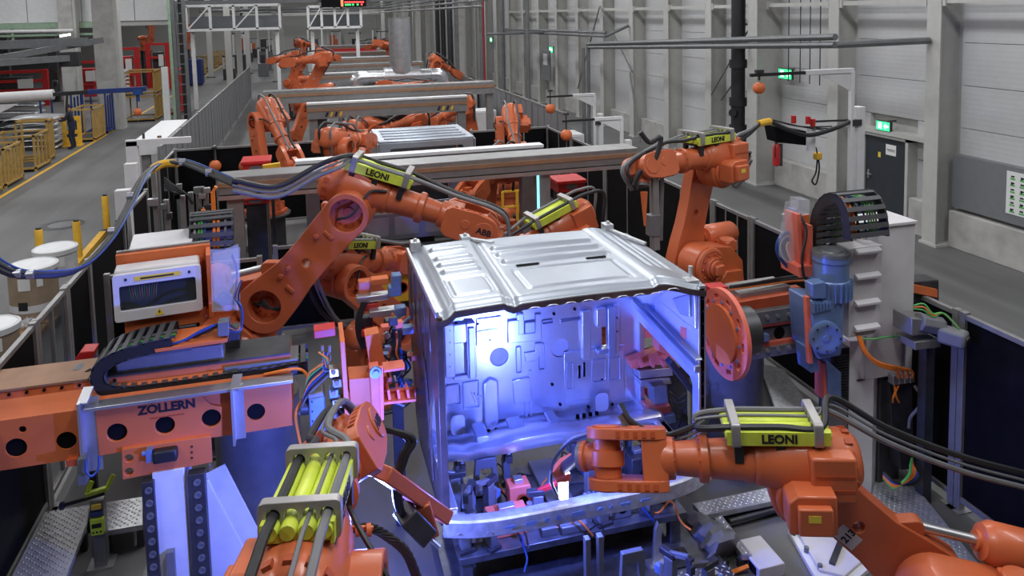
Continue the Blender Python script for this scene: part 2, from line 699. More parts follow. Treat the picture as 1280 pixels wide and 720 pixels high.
# exit signs
def exit_sign(y, z, w, h, label, x=12.55, ax=True):
    t = thing('exit_sign', label, 'sign', (x, y, z), 'green exit signs of the hall')
    b = MB(); b.box(x, x + 0.06, y - w / 2 - 0.02, y + w / 2 + 0.02, z - 0.02, z + h + 0.02)
    part('housing', b, 'dark_steel', t)
    b = MB(); b.box(x - 0.008, x, y - w / 2, y + w / 2, z, z + h)
    part('sign_face', b, 'exit_green', t)
    b = MB()
    # running figure, doorway and arrow
    b.box(x - 0.012, x - 0.008, y + w * 0.10, y + w * 0.34, z + h * 0.18, z + h * 0.85)
    b.plate([(y - w * 0.06, z + h * 0.5), (y - w * 0.22, z + h * 0.2), (y - w * 0.22, z + h * 0.38), (y - w * 0.42, z + h * 0.38), (y - w * 0.42, z + h * 0.62), (y - w * 0.22, z + h * 0.62), (y - w * 0.22, z + h * 0.8)], [], 0.004, Matrix(((0, 0, 1, x - 0.012), (1, 0, 0, 0), (0, 1, 0, 0), (0, 0, 0, 1))))
    part('pictogram', b, 'exit_white', t)
    b = MB(); b.bar((x + 0.03, y, z + h), (12.9 if x > 11 else x + 0.03, y, z + h + (0.0 if x > 11 else 0.4)), 0.03)
    part('bracket', b, 'dark_steel', t)
    return t


exit_sign(14.34, 2.16, 0.40, 0.20, 'small lit green exit sign above the dark door')
exit_sign(18.02, 3.05, 0.56, 0.26, 'lit green exit sign hanging behind the white swing arm')
exit_sign(38.5, 2.85, 0.60, 0.30, 'tiny lit green exit sign far along the panelled wall')
exit_sign(52.0, 3.0, 0.60, 0.30, 'distant green exit sign deep in the hall')

# poster on the board
t = thing('wall_poster', 'white sheet of small pictures pinned to the grey board', 'poster', (12.66, 10.6, 1.0))
b = MB(); b.box(12.668, 12.678, 10.15, 11.26, 1.02, 1.83)
part('sheet', b, 'paper', t)
b = MB(); g2 = MB()
for k in range(6):
    for j in range(5):
        y = 11.16 - j * 0.2
        z = 1.74 - k * 0.125
        b.cbox((12.666, y - 0.03, z), (0.004, 0.07, 0.03))
        if (k + j) % 2:
            b.cbox((12.666, y - 0.02, z - 0.02), (0.004, 0.04, 0.02))
        g2.cbox((12.666, y - 0.03, z - 0.045), (0.004, 0.10, 0.03))
part('pictures', b, 'ink', t)
part('captions', g2, 'cable_green', t)

# luminaires under the ceiling
for lx in (2.0, 8.5, -6.0, -14.0):
    for ly in (3, 12, 21, 30, 40, 52, 67, 84, 100):
        t = thing('ceiling_lamp', 'long white strip lamp hanging under the hall ceiling', 'lamp', (lx, ly, 9.36), 'strip lamps under the ceiling')
        b = MB(); b.box(lx - 0.5, lx + 0.5, ly - 2.6, ly + 2.6, 9.36, 9.50)
        part('housing', b, 'white_paint', t)
        b = MB(); b.cyl((lx, ly - 2, 9.5), (lx, ly - 2, 10), 0.01, n=6); b.cyl((lx, ly + 2, 9.5), (lx, ly + 2, 10), 0.01, n=6)
        part('hanger', b, 'dark_steel', t)

# bulkhead wall of the left bay: white cladding over dark openings
m = MB()
m.box(-30, -6.3, 46.3, 46.6, 4.75, 10)
bl = struct('wall_bulkhead', m, 'column_paint', smooth=False)
for k in range(9):
    x0 = -30 + k * 2.62
    p = MB(); p.box(x0 + 0.02, x0 + 2.60, 46.2, 46.3, 5.02, 10)
    sub('cladding_panel', p, 'white_paint', bl, smooth=False)
p = MB(); p.box(-30, -10.8, 45.9, 46.2, 4.70, 5.0)
p.box(-30, -10.8, 45.85, 45.95, 4.30, 4.42)
for k in range(7):
    p.box(-29.5 + k * 2.9, -29.4 + k * 2.9, 45.9, 46.0, 3.9, 4.75)
sub('green_girder', p, 'green_beam', bl)

# yellow aisle line, kerb and floor marks
m = MB(); m.box(-8.80, -8.68, 12, 110, 0.0, 0.004)
struct('trim_1', m, 'safety_yellow', smooth=False)
t = thing('manhole_cover', 'round grey manhole cover let into the aisle floor', 'manhole', P(78, 281, Z=0))
c = P(78, 281, Z=0)
b = MB(); b.lathe([(0.50, 0.0), (0.50, 0.006), (0.33, 0.008), (0.33, 0.004)], TM(c), 32)
part('ring', b, 'dark_steel', t)
b = MB(); b.lathe([(0.32, 0.0), (0.32, 0.009), (0.30, 0.010)], TM(c), 32)
part('lid', b, 'machine_grey', t)


# ------------------------------------------------------------------ robots
A1, D1, A2, A3, FL, FY = 0.35, 0.78, 1.24, 0.2, 1.35, 0.10
RM = {}
YROT = frame((0, 1, 0), (1, 0, 0))          # local z -> world +y, local x -> world x, local y -> world -z


def xz(y0):
    """maps plate coordinates (x, z) to the robot's xz plane, extruding towards +y from y0"""
    return Matrix(((1, 0, 0, 0), (0, 0, 1, y0), (0, 1, 0, 0), (0, 0, 0, 1)))


def bolts(mb, c, r, n, ax, br=0.013, h=0.012, ph=0.0):
    F = TM(c) @ frame(ax)
    for i in range(n):
        a = 2 * PI * i / n + ph
        p = F @ Vector((r * math.cos(a), r * math.sin(a), 0))
        q = F @ Vector((r * math.cos(a), r * math.sin(a), h))
        mb.cyl(p, q, br, n=6)


def robot_meshes():
    O = 'orange_paint'
    m = MB()                                                          # base
    m.plate([(-0.46, -0.2), (-0.3, -0.4), (0.22, -0.4), (0.42, -0.2), (0.42, 0.2), (0.22, 0.4), (-0.3, 0.4), (-0.46, 0.2)], [], 0.07)
    m.lathe([(0.37, 0.07), (0.36, 0.13), (0.31, 0.27), (0.31, 0.33)], n=28)
    for i in range(8):
        a = i * PI / 4 + PI / 8
        m.box(0.27, 0.395, -0.03, 0.03, 0.07, 0.22, Matrix.Rotation(a, 4, 'Z'))
    RM['base'] = m.mesh('base', O)
    m = MB()
    m.box(-0.56, -0.36, -0.16, 0.16, 0.04, 0.24)
    for k in range(4):
        m.cyl((-0.56, -0.11 + k * 0.07, 0.14), (-0.62, -0.11 + k * 0.07, 0.14), 0.025, n=10)
    RM['connector_box'] = m.mesh('connector_box', 'dark_steel')
    m = MB()                                                          # turret
    m.lathe([(0.33, 0.33), (0.37, 0.36), (0.37, 0.45), (0.33, 0.50), (0.22, 0.52)], n=28)
    m.plate(hull2([(-0.36, 0.46), (-0.33, 0.72), (-0.1, 0.95), (0.25, 0.44)] + circ(A1, D1, 0.25, 24)), [], 0.30, xz(-0.07))
    m.plate(hull2([(-0.30, 0.44), (-0.26, 0.62), (0.05, 0.66), (0.28, 0.44)]), [], 0.58, xz(-0.29))
    m.cyl((A1, -0.09, D1), (A1, 0.30, D1), 0.23, n=28)
    m.lathe([(0.23, 0), (0.25, 0.02), (0.25, 0.05), (0.20, 0.07), (0.19, 0.05)], TM((A1, 0.24, D1)) @ YROT, 28)
    RM['turret'] = m.mesh('turret', O)
    m = MB()
    m.cyl((A1, 0.27, D1), (A1, 0.36, D1), 0.14, n=24)
    m.cyl((A1, 0.36, D1), (A1, 0.40, D1), 0.11, n=24)
    m.box(A1 - 0.07, A1 + 0.07, 0.40, 0.46, D1 - 0.06, D1 + 0.06)
    bolts(m, (A1, 0.30, D1), 0.175, 10, (0, 1, 0), 0.016, 0.025)
    RM['shoulder_motor'] = m.mesh('shoulder_motor', O)
    m = MB()
    m.cyl((-0.16, 0.1, 0.5), (-0.16, 0.1, 1.02), 0.105, n=16)
    m.box(-0.26, -0.06, 0.0, 0.2, 0.86, 1.0)
    RM['turning_motor'] = m.mesh('turning_motor', O)
    m = MB()                                                          # lower arm, frame at J2
    out = []
    out += circ(0, 0, 0.275, 14, R(190), R(350))
    out += [(0.25, 0.22), (0.215, 0.45), (0.205, 0.75), (0.215, A2 - 0.12)]
    out += circ(0, A2, 0.225, 14, R(-10), R(190))
    out += [(-0.215, A2 - 0.2), (-0.195, 0.75), (-0.19, 0.45), (-0.235, 0.22)]
    m.plate(out, [circ(0, 0, 0.165, 22), circ(0, A2, 0.165, 22), circ(0.02, 0.62, 0.045, 12)], 0.17, xz(-0.26))
    m.cyl((0, -0.12, 0), (0, -0.07, 0), 0.18, n=24)
    m.cyl((0, -0.12, A2), (0, -0.07, A2), 0.18, n=24)
    for z in (0.36, 0.47, 0.9):
        m.cyl((-0.08, -0.30, z), (-0.08, -0.26, z), 0.026, n=10)
    m.box(0.02, 0.12, -0.285, -0.26, 0.30, 0.34)
    m.box(-0.06, 0.06, -0.275, -0.26, 0.96, 1.0)
    m.plate(hull2(circ(-0.24, 0.30, 0.06, 12) + [(-0.17, 0.18), (-0.17, 0.44)]), [], 0.11, xz(-0.23))
    RM['lower_arm'] = m.mesh('lower_arm', O)
    m = MB()
    for zz in (0, A2):
        bolts(m, (0, -0.12, zz), 0.13, 12, (0, -1, 0), 0.014, 0.014)
        m.cyl((0, -0.145, zz), (0, -0.12, zz), 0.055, n=14)
    RM['joint_bolts'] = m.mesh('joint_bolts', 'dark_orange')
    m = MB()                                                          # upper arm housing, frame at J3
    m.plate(hull2(circ(0, 0, 0.23, 22) + circ(-0.02, A3, 0.2, 22) + [(0.22, A3 + 0.12), (0.25, A3 - 0.12)]), [], 0.30, xz(-0.06))
    m.cyl((0, -0.08, 0), (0, 0.28, 0), 0.20, n=24)
    AX = TM((0, FY, A3)) @ frame((1, 0, 0), (0, 0, 1))
    m.lathe([(0.08, -0.40), (0.15, -0.39), (0.195, -0.345), (0.215, -0.27), (0.215, -0.05), (0.205, 0.16), (0.185, 0.24), (0.175, 0.27), (0.175, 0.31), (0.15, 0.33)], AX, 28)
    m.box(-0.32, -0.02, FY - 0.03, FY + 0.26, A3 - 0.16, A3 + 0.16)
    RM['upper_arm'] = m.mesh('upper_arm', O)
    m = MB()
    for i in range(14):
        a = 2 * PI * i / 14
        m.box(-0.335, -0.285, -0.022, 0.022, 0.200, 0.218, TM((0, FY, A3)) @ Matrix.Rotation(a, 4, 'X'))
    for z in (-0.08, 0.02):
        m.box(-0.30, -0.05, FY + 0.258, FY + 0.264, A3 + z, A3 + z + 0.02)
    RM['vent_slots'] = m.mesh('vent_slots', 'dark_orange')
    m = MB()
    m.plate([(-0.15, -0.10), (0.16, -0.10), (0.16, 0.12), (0.10, 0.17), (-0.15, 0.17)], [], 0.20, TM((0, 0.28, 0)) @ xz(0))
    m.box(-0.11, 0.11, 0.48, 0.54, -0.07, 0.12)
    RM['elbow_motor'] = m.mesh('elbow_motor', O)
    m = MB()
    m.box(-0.03, 0.05, 0.5405, 0.5425, 0.03, 0.08)
    RM['warning_sticker'] = m.mesh('warning_sticker', 'sticker_yellow')
    m = MB()                                                          # forearm, frame on the forearm axis
    FX = frame((1, 0, 0), (0, 0, 1))
    m.lathe([(0.13, 0.30), (0.155, 0.33), (0.155, 0.37), (0.14, 0.40), (0.132, 0.62), (0.16, 0.64), (0.16, 0.69), (0.125, 0.71),
             (0.112, 0.86), (0.14, 0.88), (0.145, 0.94), (0.14, 1.02), (0.10, 1.06)], FX, 26)
    RM['forearm'] = m.mesh('forearm', O)
    m = MB()
    bolts(m, (0.69, 0, 0), 0.145, 12, (1, 0, 0), 0.011, 0.012)
    bolts(m, (0.88, 0, 0), 0.130, 12, (-1, 0, 0), 0.010, 0.010)
    RM['flange_bolts'] = m.mesh('flange_bolts', 'dark_orange')
    m = MB()                                                          # wrist fork
    pad = [(0.92, -0.11), (0.98, -0.155), (FL - 0.12, -0.165)] + circ(FL, 0, 0.145, 14, R(-80), R(80)) + [(FL - 0.12, 0.165), (0.98, 0.155), (0.92, 0.11)]
    m.plate(pad, [], 0.075, xz(0.130))
    m.plate(pad, [], 0.075, xz(-0.205))
    m.plate([(0.92, -0.11), (0.98, -0.145), (1.10, -0.145), (1.10, 0.145), (0.98, 0.145), (0.92, 0.11)], [], 0.28, xz(-0.14))
    m.cyl((FL, 0.20, 0), (FL, 0.217, 0), 0.10, n=22)
    m.cyl((FL, -0.20, 0), (FL, -0.217, 0), 0.10, n=22)
    m.cyl((FL - 0.2, -0.20, 0.02), (FL - 0.2, -0.213, 0.02), 0.05, n=16)
    m.cyl((FL - 0.2, 0.20, 0.02), (FL - 0.2, 0.213, 0.02), 0.05, n=16)
    RM['wrist_fork'] = m.mesh('wrist_fork', O)
    m = MB()
    for sg in (-1, 1):
        for k in range(5):
            m.box(1.0 + k * 0.062, 1.03 + k * 0.062, sg * 0.168 - 0.02, sg * 0.168 + 0.02, 0.160, 0.167)
            m.box(1.0 + k * 0.062, 1.03 + k * 0.062, sg * 0.168 - 0.02, sg * 0.168 + 0.02, -0.167, -0.160)
    RM['fork_slots'] = m.mesh('fork_slots', 'dark_orange')
    m = MB()                                                          # wrist block, frame at J5
    m.cyl((0, -0.127, 0), (0, 0.127, 0), 0.10, n=22)
    m.cyl((0, -0.05, 0), (0, 0.05, 0), 0.125, n=22)
    m.lathe([(0.095, 0.04), (0.09, 0.15), (0.105, 0.16), (0.105, 0.19)], FX, 22)
    m.box(-0.06, 0.10, -0.05, 0.05, 0.05, 0.14)
    RM['wrist_block'] = m.mesh('wrist_block', O)
    m = MB()
    m.lathe([(0.10, 0.19), (0.10, 0.22), (0.05, 0.22), (0.05, 0.205)], FX, 22)
    bolts(m, (0.22, 0, 0), 0.078, 8, (1, 0, 0), 0.009, 0.008)
    RM['tool_flange'] = m.mesh('tool_flange', 'machine_grey')
    # dress pack (frame at J3)
    PZ = A3 + 0.25
    m = MB()
    for y in (FY - 0.125, FY - 0.045, FY + 0.035, FY + 0.115):
        m.lathe([(0.034, 0), (0.040, 0.01), (0.040, 0.70), (0.034, 0.71)], TM((-0.19, y, PZ)) @ frame((1, 0, 0)), 12)
    m.box(-0.18, 0.51, FY - 0.155, FY + 0.145, PZ - 0.045, PZ - 0.012)
    m.box(-0.18, 0.51, FY - 0.168, FY - 0.150, PZ - 0.06, PZ + 0.035)
    m.box(-0.18, 0.51, FY + 0.140, FY + 0.158, PZ - 0.06, PZ + 0.035)
    RM['hose_pack'] = m.mesh('hose_pack', 'hose_yellow')
    m = MB()
    m.plate(rrect(FY - 0.19, FY + 0.18, PZ - 0.07, PZ + 0.105, 0.025), [circ(FY - 0.125 + 0.08 * k - 0.005, PZ + 0.045, 0.031, 14) for k in range(4)], 0.06,
            Matrix(((0, 0, 1, 0), (1, 0, 0, 0), (0, 1, 0, 0), (0, 0, 0, 1))))
    RM['clamp_block'] = m.mesh('clamp_block', 'clamp_grey')
    m = MB()
    m.box(-0.18, 0.5, FY - 0.1, FY + 0.09, PZ - 0.075, PZ - 0.045)
    for x in (-0.12, 0.12, 0.40):
        m.box(x, x + 0.06, FY - 0.16, FY - 0.12, A3 + 0.05, PZ - 0.04)
        m.box(x, x + 0.06, FY + 0.10, FY + 0.14, A3 + 0.05, PZ - 0.04)
    RM['pack_bracket'] = m.mesh('pack_bracket', 'black_rubber')
    m = MB()                                                          # balancing cylinder along +x from 0
    m.lathe([(0.06, -0.03), (0.13, 0.0), (0.155, 0.04), (0.155, 0.50), (0.135, 0.53), (0.125, 0.56), (0.07, 0.575), (0.07, 0.60)], FX, 24)
    RM['balancer'] = m.mesh('balancer', O)


robot_meshes()


def robot(label, base, yaw, t2, t3, roll=0.0, bend=0.0, detail=2, ped=None, group=None, hose_in=None, hose_out=None, logo=True, sc=1.0):
    """one articulated robot standing at base; t2 lower-arm lean, t3 forearm pitch"""
    root = thing('industrial_robot', label, 'robot', base, group, yaw, sc)
    bv = 0.012 if detail > 1 else 0
    I4 = Matrix.Identity(4)
    J2 = Vector((A1, 0, D1))
    M2 = TM(J2) @ Matrix.Rotation(t2, 4, 'Y')
    J3 = M2 @ Vector((0, 0, A2))
    M3 = TM(J3) @ Matrix.Rotation(-t3, 4, 'Y')
    M4 = M3 @ TM((0, FY, A3)) @ Matrix.Rotation(roll, 4, 'X')
    M5 = M4 @ TM((FL, 0, 0)) @ Matrix.Rotation(-bend, 4, 'Y')

    def rp(n, M, bev=0, parent=root):
        return put(n, RM[n], parent, M, bev)
    rp('base', I4, bv)
    tu = rp('turret', I4, bv)
    la = rp('lower_arm', M2, bv * 1.6)
    ua = rp('upper_arm', M3, bv * 1.6)
    fo = rp('forearm', M4)
    wf = rp('wrist_fork', M4, bv * 1.6)
    wb = rp('wrist_block', M5)
    rp('shoulder_motor', I4, bv)
    rp('turning_motor', I4, bv)
    em = rp('elbow_motor', M3, bv)
    # balancer between turret rear and arm lug
    lug = M2 @ Vector((-0.24, -0.17, 0.30))
    piv = Vector((-0.42, -0.17, 0.98))
    d = lug - piv
    Mb = TM(piv - d.normalized() * 0.16) @ frame(d, (0, 1, 0)) @ frame((1, 0, 0), (0, 0, 1)).inverted()
    rp('balancer', Mb)
    rod = MB()
    rod.cyl(piv + d.normalized() * 0.40, lug, 0.035, n=12)
    part('piston_rod', rod, 'aluminium', root, M=I4)
    br = MB()
    br.box(-0.36, -0.28, -0.12, -0.06, 0.5, 1.03)
    br.box(-0.50, -0.28, -0.12, -0.06, 0.90, 1.03)
    part('balancer_bracket', br, 'orange_paint', root, M=I4, bev=bv)
    if detail > 1:
        rp('connector_box', I4, bv)
        stuff(rp('joint_bolts', I4, parent=la))
        stuff(rp('vent_slots', I4, parent=ua))
        stuff(rp('flange_bolts', I4, parent=fo))
        stuff(rp('fork_slots', I4, parent=wf))
        rp('tool_flange', M5)
        rp('warning_sticker', I4, parent=em)
        if logo:
            text('lettering', 'ABB', 0.085, 'ink', wf, TM((FL, -0.218, 0.0)) @ Matrix.Rotation(PI / 2, 4, 'X'), bold=0.003, local=True)
    if detail > 0:
        pk = rp('hose_pack', M3)
        rp('pack_bracket', M3)
        for x in (-0.13, 0.42):
            rp('clamp_block', M3 @ TM((x, 0, 0)), bv)
        if detail > 1:
            text('lettering', 'LEONI', 0.085, 'ink', pk, TM((0.16, FY - 0.1705, A3 + 0.236)) @ Matrix.Rotation(PI / 2, 4, 'X'), bold=0.003, local=True)
            text('lettering', 'LEONI', 0.085, 'ink', pk, TM((0.16, FY + 0.1605, A3 + 0.236)) @ Matrix.Rotation(PI, 4, 'Z') @ Matrix.Rotation(PI / 2, 4, 'X'), bold=0.003, local=True)
    # hoses through the clamps (frame at J3), then to the wrist and to the tail
    PZ = A3 + 0.25
    W = ROOTINV[root.name]
    tails = []
    for k, (y, rr, mm) in enumerate(((FY - 0.13, 0.021, 'hose_grey'), (FY - 0.05, 0.011, 'hose_grey'), (FY + 0.11, 0.024, 'black_rubber'))):
        if detail < 2 and k == 1:
            continue
        hb = MB()
        fr = [M3 @ Vector(q) for q in ((-0.13, y, PZ + 0.045), (0.15, y, PZ + 0.047), (0.45, y, PZ + 0.045), (0.7, FY + (y - FY) * 0.7, PZ + 0.02))]
        end = [M4 @ Vector((0.98, (y - FY) * 0.5, 0.24)), M5 @ Vector((0.02, (y - FY) * 0.4, 0.24)), M5 @ Vector((0.28, (y - FY) * 0.4, 0.10))]
        if hose_out:
            end = [W @ (Vector(q) + Vector((0, 0, 0.045 * (k - 1)))) for q in hose_out]
        if detail < 1:
            fr = fr[:3]
        if hose_in:
            st = [W @ (Vector(q) + Vector((0.0, 0.02 * k, 0.05 * (k - 1)))) for q in hose_in]
        else:
            st = [M2 @ Vector((-0.34, -0.05 + (y - FY) * 0.5, 0.35)), M2 @ Vector((-0.40, y, A2 - 0.15)), M3 @ Vector((-0.62, y, PZ - 0.1)), M3 @ Vector((-0.38, y, PZ + 0.03))]
        if detail < 1 and not hose_in:
            st = [M2 @ Vector((-0.20, 0.04 + 0.1 * k, A2 - 0.35)), M3 @ Vector((-0.42, y, PZ - 0.18)), M3 @ Vector((-0.30, y, PZ + 0.02))]
            end = [M4 @ Vector((0.8, (y - FY) * 0.5, 0.20)), M4 @ Vector((1.1, (y - FY) * 0.5, 0.20))]
        hb.tube(st + fr + end, rr, 8, 6)
        part('hose', hb, mm, root, M=I4)
    cb = MB()
    cb.tube([M2 @ Vector((-0.04, -0.15, A2 - 0.13)), M2 @ Vector((-0.03, -0.27, A2 - 0.06)), M2 @ Vector((0.03, -0.29, A2 + 0.06)), M3 @ Vector((0.14, -0.14, 0.26)), M3 @ Vector((0.3, -0.06, 0.30))], 0.014, 7)
    part('cable', cb, 'black_rubber', root, M=I4)
    if detail > 1:
        for k in range(3):
            cb = MB()
            cb.tube([M2 @ Vector((-0.10 + 0.03 * k, -0.15, -0.10)), M2 @ Vector((-0.05, -0.24, -0.02 + 0.03 * k)), M2 @ Vector((0.06, -0.27, 0.04)), M2 @ Vector((0.14, -0.22, 0.08 + 0.03 * k)), M2 @ Vector((0.10, -0.14, 0.12))], 0.013, 6)
            part('cable', cb, 'black_rubber', root, M=I4)
    if ped:
        pm = MB()
        pm.box(-0.42, 0.42, -0.42, 0.42, -ped, -ped + 0.04)
        pm.box(-0.30, 0.30, -0.30, 0.30, -ped + 0.04, -0.05)
        pm.lathe([(0.52, -0.05), (0.52, 0.0)], n=24)
        part('pedestal', pm, 'dark_steel', root, M=I4, bev=0.01)
    root['J5'] = list(M5.translation)
    bpy.context.view_layer.update()
    return root, (Matrix.Translation(Vector(base)) @ Matrix.Rotation(yaw, 4, 'Z') @ Matrix.Scale(sc, 4)) @ M5


# ------------------------------------------------------------------ truck cab shell
CX0, CX1, CYF, CYR, CZ0, CZ1 = 0.90, 3.27, 5.80, 7.60, 0.80, 2.69
cab = thing('truck_cab_shell', 'bare silver truck cab shell glowing blue inside between the robots', 'cab', (2.08, 6.6, 0.8))


def sst(a, b, x):
    if a == b:
        return 1.0 if x > a else 0.0
    t = max(0.0, min(1.0, (x - a) / (b - a)))
    return t * t * (3 - 2 * t)


def bump_rect(x, y, x0, x1, y0, y1, w):
    return sst(x0 - w, x0 + w, x) * (1 - sst(x1 - w, x1 + w, x)) * sst(y0 - w, y0 + w, y) * (1 - sst(y1 - w, y1 + w, y))


def roofz(x, y):
    t = (y - CYF) / (CYR - CYF)
    z = 2.665 + 0.03 * math.sin(PI * min(1, max(0, (x - CX0) / (CX1 - CX0)))) - 0.015 * t
    # side gutter and left plateau, valley between plateau and main field
    z -= 0.035 * (1 - sst(CX0 + 0.05, CX0 + 0.16, x))
    z += 0.025 * (bump_rect(x, y, CX0 + 0.13, 1.47 + 0.07 * t, CYF - 1, CYR - 0.08, 0.02))
    z -= 0.02 * math.exp(-((x - 1.545 - 0.06 * t) / 0.03) ** 2)
    z += 0.025 * sst(2.77, 2.82, x)
    z -= 0.085 * sst(2.84, 3.27, x)
    # front lip
    z -= 0.045 * (1 - sst(CYF, CYF + 0.09, y))
    z -= 0.03 * sst(CYR - 0.10, CYR - 0.02, y)
    # beads on the left plateau
    for (a, b) in ((7.22, 7.32), (6.93, 7.02), (6.74, 6.83), (6.54, 6.64)):
        z += 0.028 * bump_rect(x, y, 1.09, 1.43, a, b, 0.018)
    # pressed field left
    z -= 0.014 * (bump_rect(x, y, 1.07, 1.44, 5.98, 6.42, 0.014) - bump_rect(x, y, 1.10, 1.41, 6.01, 6.39, 0.014))
    for (a, b) in ((7.10, 7.20), (6.88, 6.98), (6.66, 6.77)):
        z += 0.03 * bump_rect(x, y, 1.68, 2.72, a, b, 0.018)
    z -= 0.016 * (bump_rect(x, y, 1.70, 2.70, 5.98, 6.50, 0.014) - bump_rect(x, y, 1.735, 2.665, 6.015, 6.465, 0.014))
    # right flank ribs
    for a in (2.93, 3.03, 3.12):
        z -= 0.018 * math.exp(-((x - a) / 0.022) ** 2) * sst(6.1, 6.3, y) * (1 - sst(7.2, 7.4, y))
    return z


NX, NY = 150, 110
vs, fs = [], []
for j in range(NY + 1):
    for i in range(NX + 1):
        x = CX0 + (CX1 - CX0) * i / NX
        y = CYF + (CYR - CYF) * j / NY
        vs.append((x, y, roofz(x, y)))
for j in range(NY):
    for i in range(NX):
        a = j * (NX + 1) + i
        fs.append((a, a + 1, a + NX + 2, a + NX + 1))
m = MB(); m.add(vs, fs)
o = part('roof', m, 'cab_sheet', cab, ang=60)
so = o.modifiers.new('thick', 'SOLIDIFY'); so.thickness = 0.012; so.offset = -1
for (x, y, w) in ((1.88, 6.57, 0.22), (2.55, 6.57, 0.20)):
    m = MB()
    m.plate(rrect(x - w / 2, x + w / 2, y - 0.022, y + 0.022, 0.015), [], 0.004, TM((0, 0, roofz(x, y) + 0.004)))
    part('roof_slot', m, 'black_void', cab)
# dark flanged front edge under the roof
m = MB()
N = 60
for i in range(N):
    xa, xb = CX0 + (CX1 - CX0) * i / N, CX0 + (CX1 - CX0) * (i + 1) / N
    za, zb = roofz(xa, CYF) - 0.004, roofz(xb, CYF) - 0.004
    m.add([(xa, CYF - 0.012, za), (xb, CYF - 0.012, zb), (xb, CYF - 0.012, zb - 0.05), (xa, CYF - 0.012, za - 0.05),
           (xa, CYF + 0.03, za), (xb, CYF + 0.03, zb), (xb, CYF + 0.03, zb - 0.05), (xa, CYF + 0.03, za - 0.05)],
          [(0, 3, 2, 1), (4, 5, 6, 7), (3, 7, 6, 2), (0, 1, 5, 4)])
part('roof_flange', m, 'cab_edge', cab)
m = MB()
for i in range(9):
    x = CX0 + 0.75 + i * 0.155
    z = roofz(x, CYF) - 0.055
    m.tube([(x, CYF - 0.016, z), (x + 0.03, CYF - 0.018, z + 0.014), (x + 0.08, CYF - 0.018, z + 0.014), (x + 0.11, CYF - 0.016, z)], 0.005, 6)
stuff(part('flange_beading', m, 'aluminium', cab))
# rear corner brackets on the roof
for (x, y) in ((1.50, 7.52), (3.05, 7.45), (0.98, 7.50)):
    m = MB()
    m.box(x - 0.05, x + 0.05, y, y + 0.12, 2.62, 2.72); m.cyl((x, y + 0.04, 2.70), (x, y + 0.04, 2.75), 0.02, n=8)
    if x < 2 and x > 1:
        m.bar((1.52, 7.60, 2.68), (1.75, 7.36, 2.68), 0.05, 0.03)
    if x > 3:
        m.bar((3.05, 7.5, 2.66), (3.26, 7.0, 2.62), 0.04, 0.03)
    part('roof_bracket', m, 'galvanised', cab, bev=0.006)
m = MB(); m.cyl((3.22, 5.98, 2.60), (3.22, 5.98, 2.72), 0.02, n=8); m.box(3.10, 3.24, 5.86, 5.98, 2.585, 2.63)
part('roof_peg', m, 'galvanised', cab)


# side walls: plate coordinates (y, z)
def yz(x0):
    return Matrix(((0, 0, 1, x0), (1, 0, 0, 0), (0, 1, 0, 0), (0, 0, 0, 1)))


def pyz(px, py, X):
    q = P(px, py, X=X)
    return (q.y, q.z)


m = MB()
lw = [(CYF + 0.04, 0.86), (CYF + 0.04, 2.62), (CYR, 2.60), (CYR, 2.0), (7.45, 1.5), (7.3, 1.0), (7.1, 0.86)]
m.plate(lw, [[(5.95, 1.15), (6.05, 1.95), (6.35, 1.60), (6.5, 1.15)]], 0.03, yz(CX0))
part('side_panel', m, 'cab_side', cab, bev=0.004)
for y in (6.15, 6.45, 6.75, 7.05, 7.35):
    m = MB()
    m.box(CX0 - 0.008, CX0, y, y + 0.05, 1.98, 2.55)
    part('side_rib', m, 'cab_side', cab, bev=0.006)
m = MB()                                            # roof gutter rail on the left
m.bar((CX0 + 0.005, CYF, 2.635), (CX0 + 0.005, CYR, 2.62), 0.03, 0.05)
part('roof_gutter', m, 'galvanised', cab, bev=0.006)
m = MB(); m.tube([(CX0 - 0.012, 6.65, 1.95), (CX0 - 0.012, 6.52, 1.98), (CX0 - 0.012, 6.42, 1.85), (CX0 - 0.012, 6.25, 1.3), (CX0 - 0.012, 6.15, 1.05)], 0.012)
part('seal_line', m, 'cab_edge', cab)
# front left pillar
m = MB()
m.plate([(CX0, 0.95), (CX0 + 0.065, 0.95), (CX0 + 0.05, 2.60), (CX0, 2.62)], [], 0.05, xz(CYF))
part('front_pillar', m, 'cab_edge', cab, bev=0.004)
m = MB()
m.plate([(CX1 - 0.05, 0.95), (CX1, 0.95), (CX1, 2.60), (CX1 - 0.06, 2.60)], [], 0.05, xz(CYF))
part('front_pillar', m, 'cab_sheet', cab, bev=0.004)
m = MB()
for k in range(14):
    z = 1.05 + k * 0.11
    m.cyl((CX1 - 0.03, CYF - 0.006, z), (CX1 - 0.03, CYF, z), 0.008, n=8)
stuff(part('pillar_rivets', m, 'dark_steel', cab))
# right side: frame with a big opening under a diagonal rail
m = MB()
XR = CX1 - 0.07
op = [(7.04, 1.79), (7.04, 0.95), (5.92, 0.95), (5.92, 1.66), (5.97, 1.71)]
ow = [(CYF, 0.86), (7.14, 0.86), (7.14, 2.52), (CYF, 2.58)]
m.plate(ow, [op], 0.06, yz(CX1 - 0.07))
part('side_frame', m, 'cab_inner', cab, bev=0.006)
m = MB()
m.bar(P(788, 372, X=XR - 0.02), P(872, 462, X=XR - 0.02), 0.07, 0.06, up=(1, 0, 0))
m.bar(P(806, 380, X=XR - 0.02), P(874, 450, X=XR - 0.02), 0.022, 0.07, up=(1, 0, 0))
part('diagonal_rail', m, 'cab_sheet', cab, bev=0.014)
m = MB()
q = [pyz(a, b, XR) for a, b in ((822, 372), (836, 362), (872, 358), (873, 412), (858, 402), (842, 388))]
m.plate(q, [], 0.03, yz(XR - 0.03))
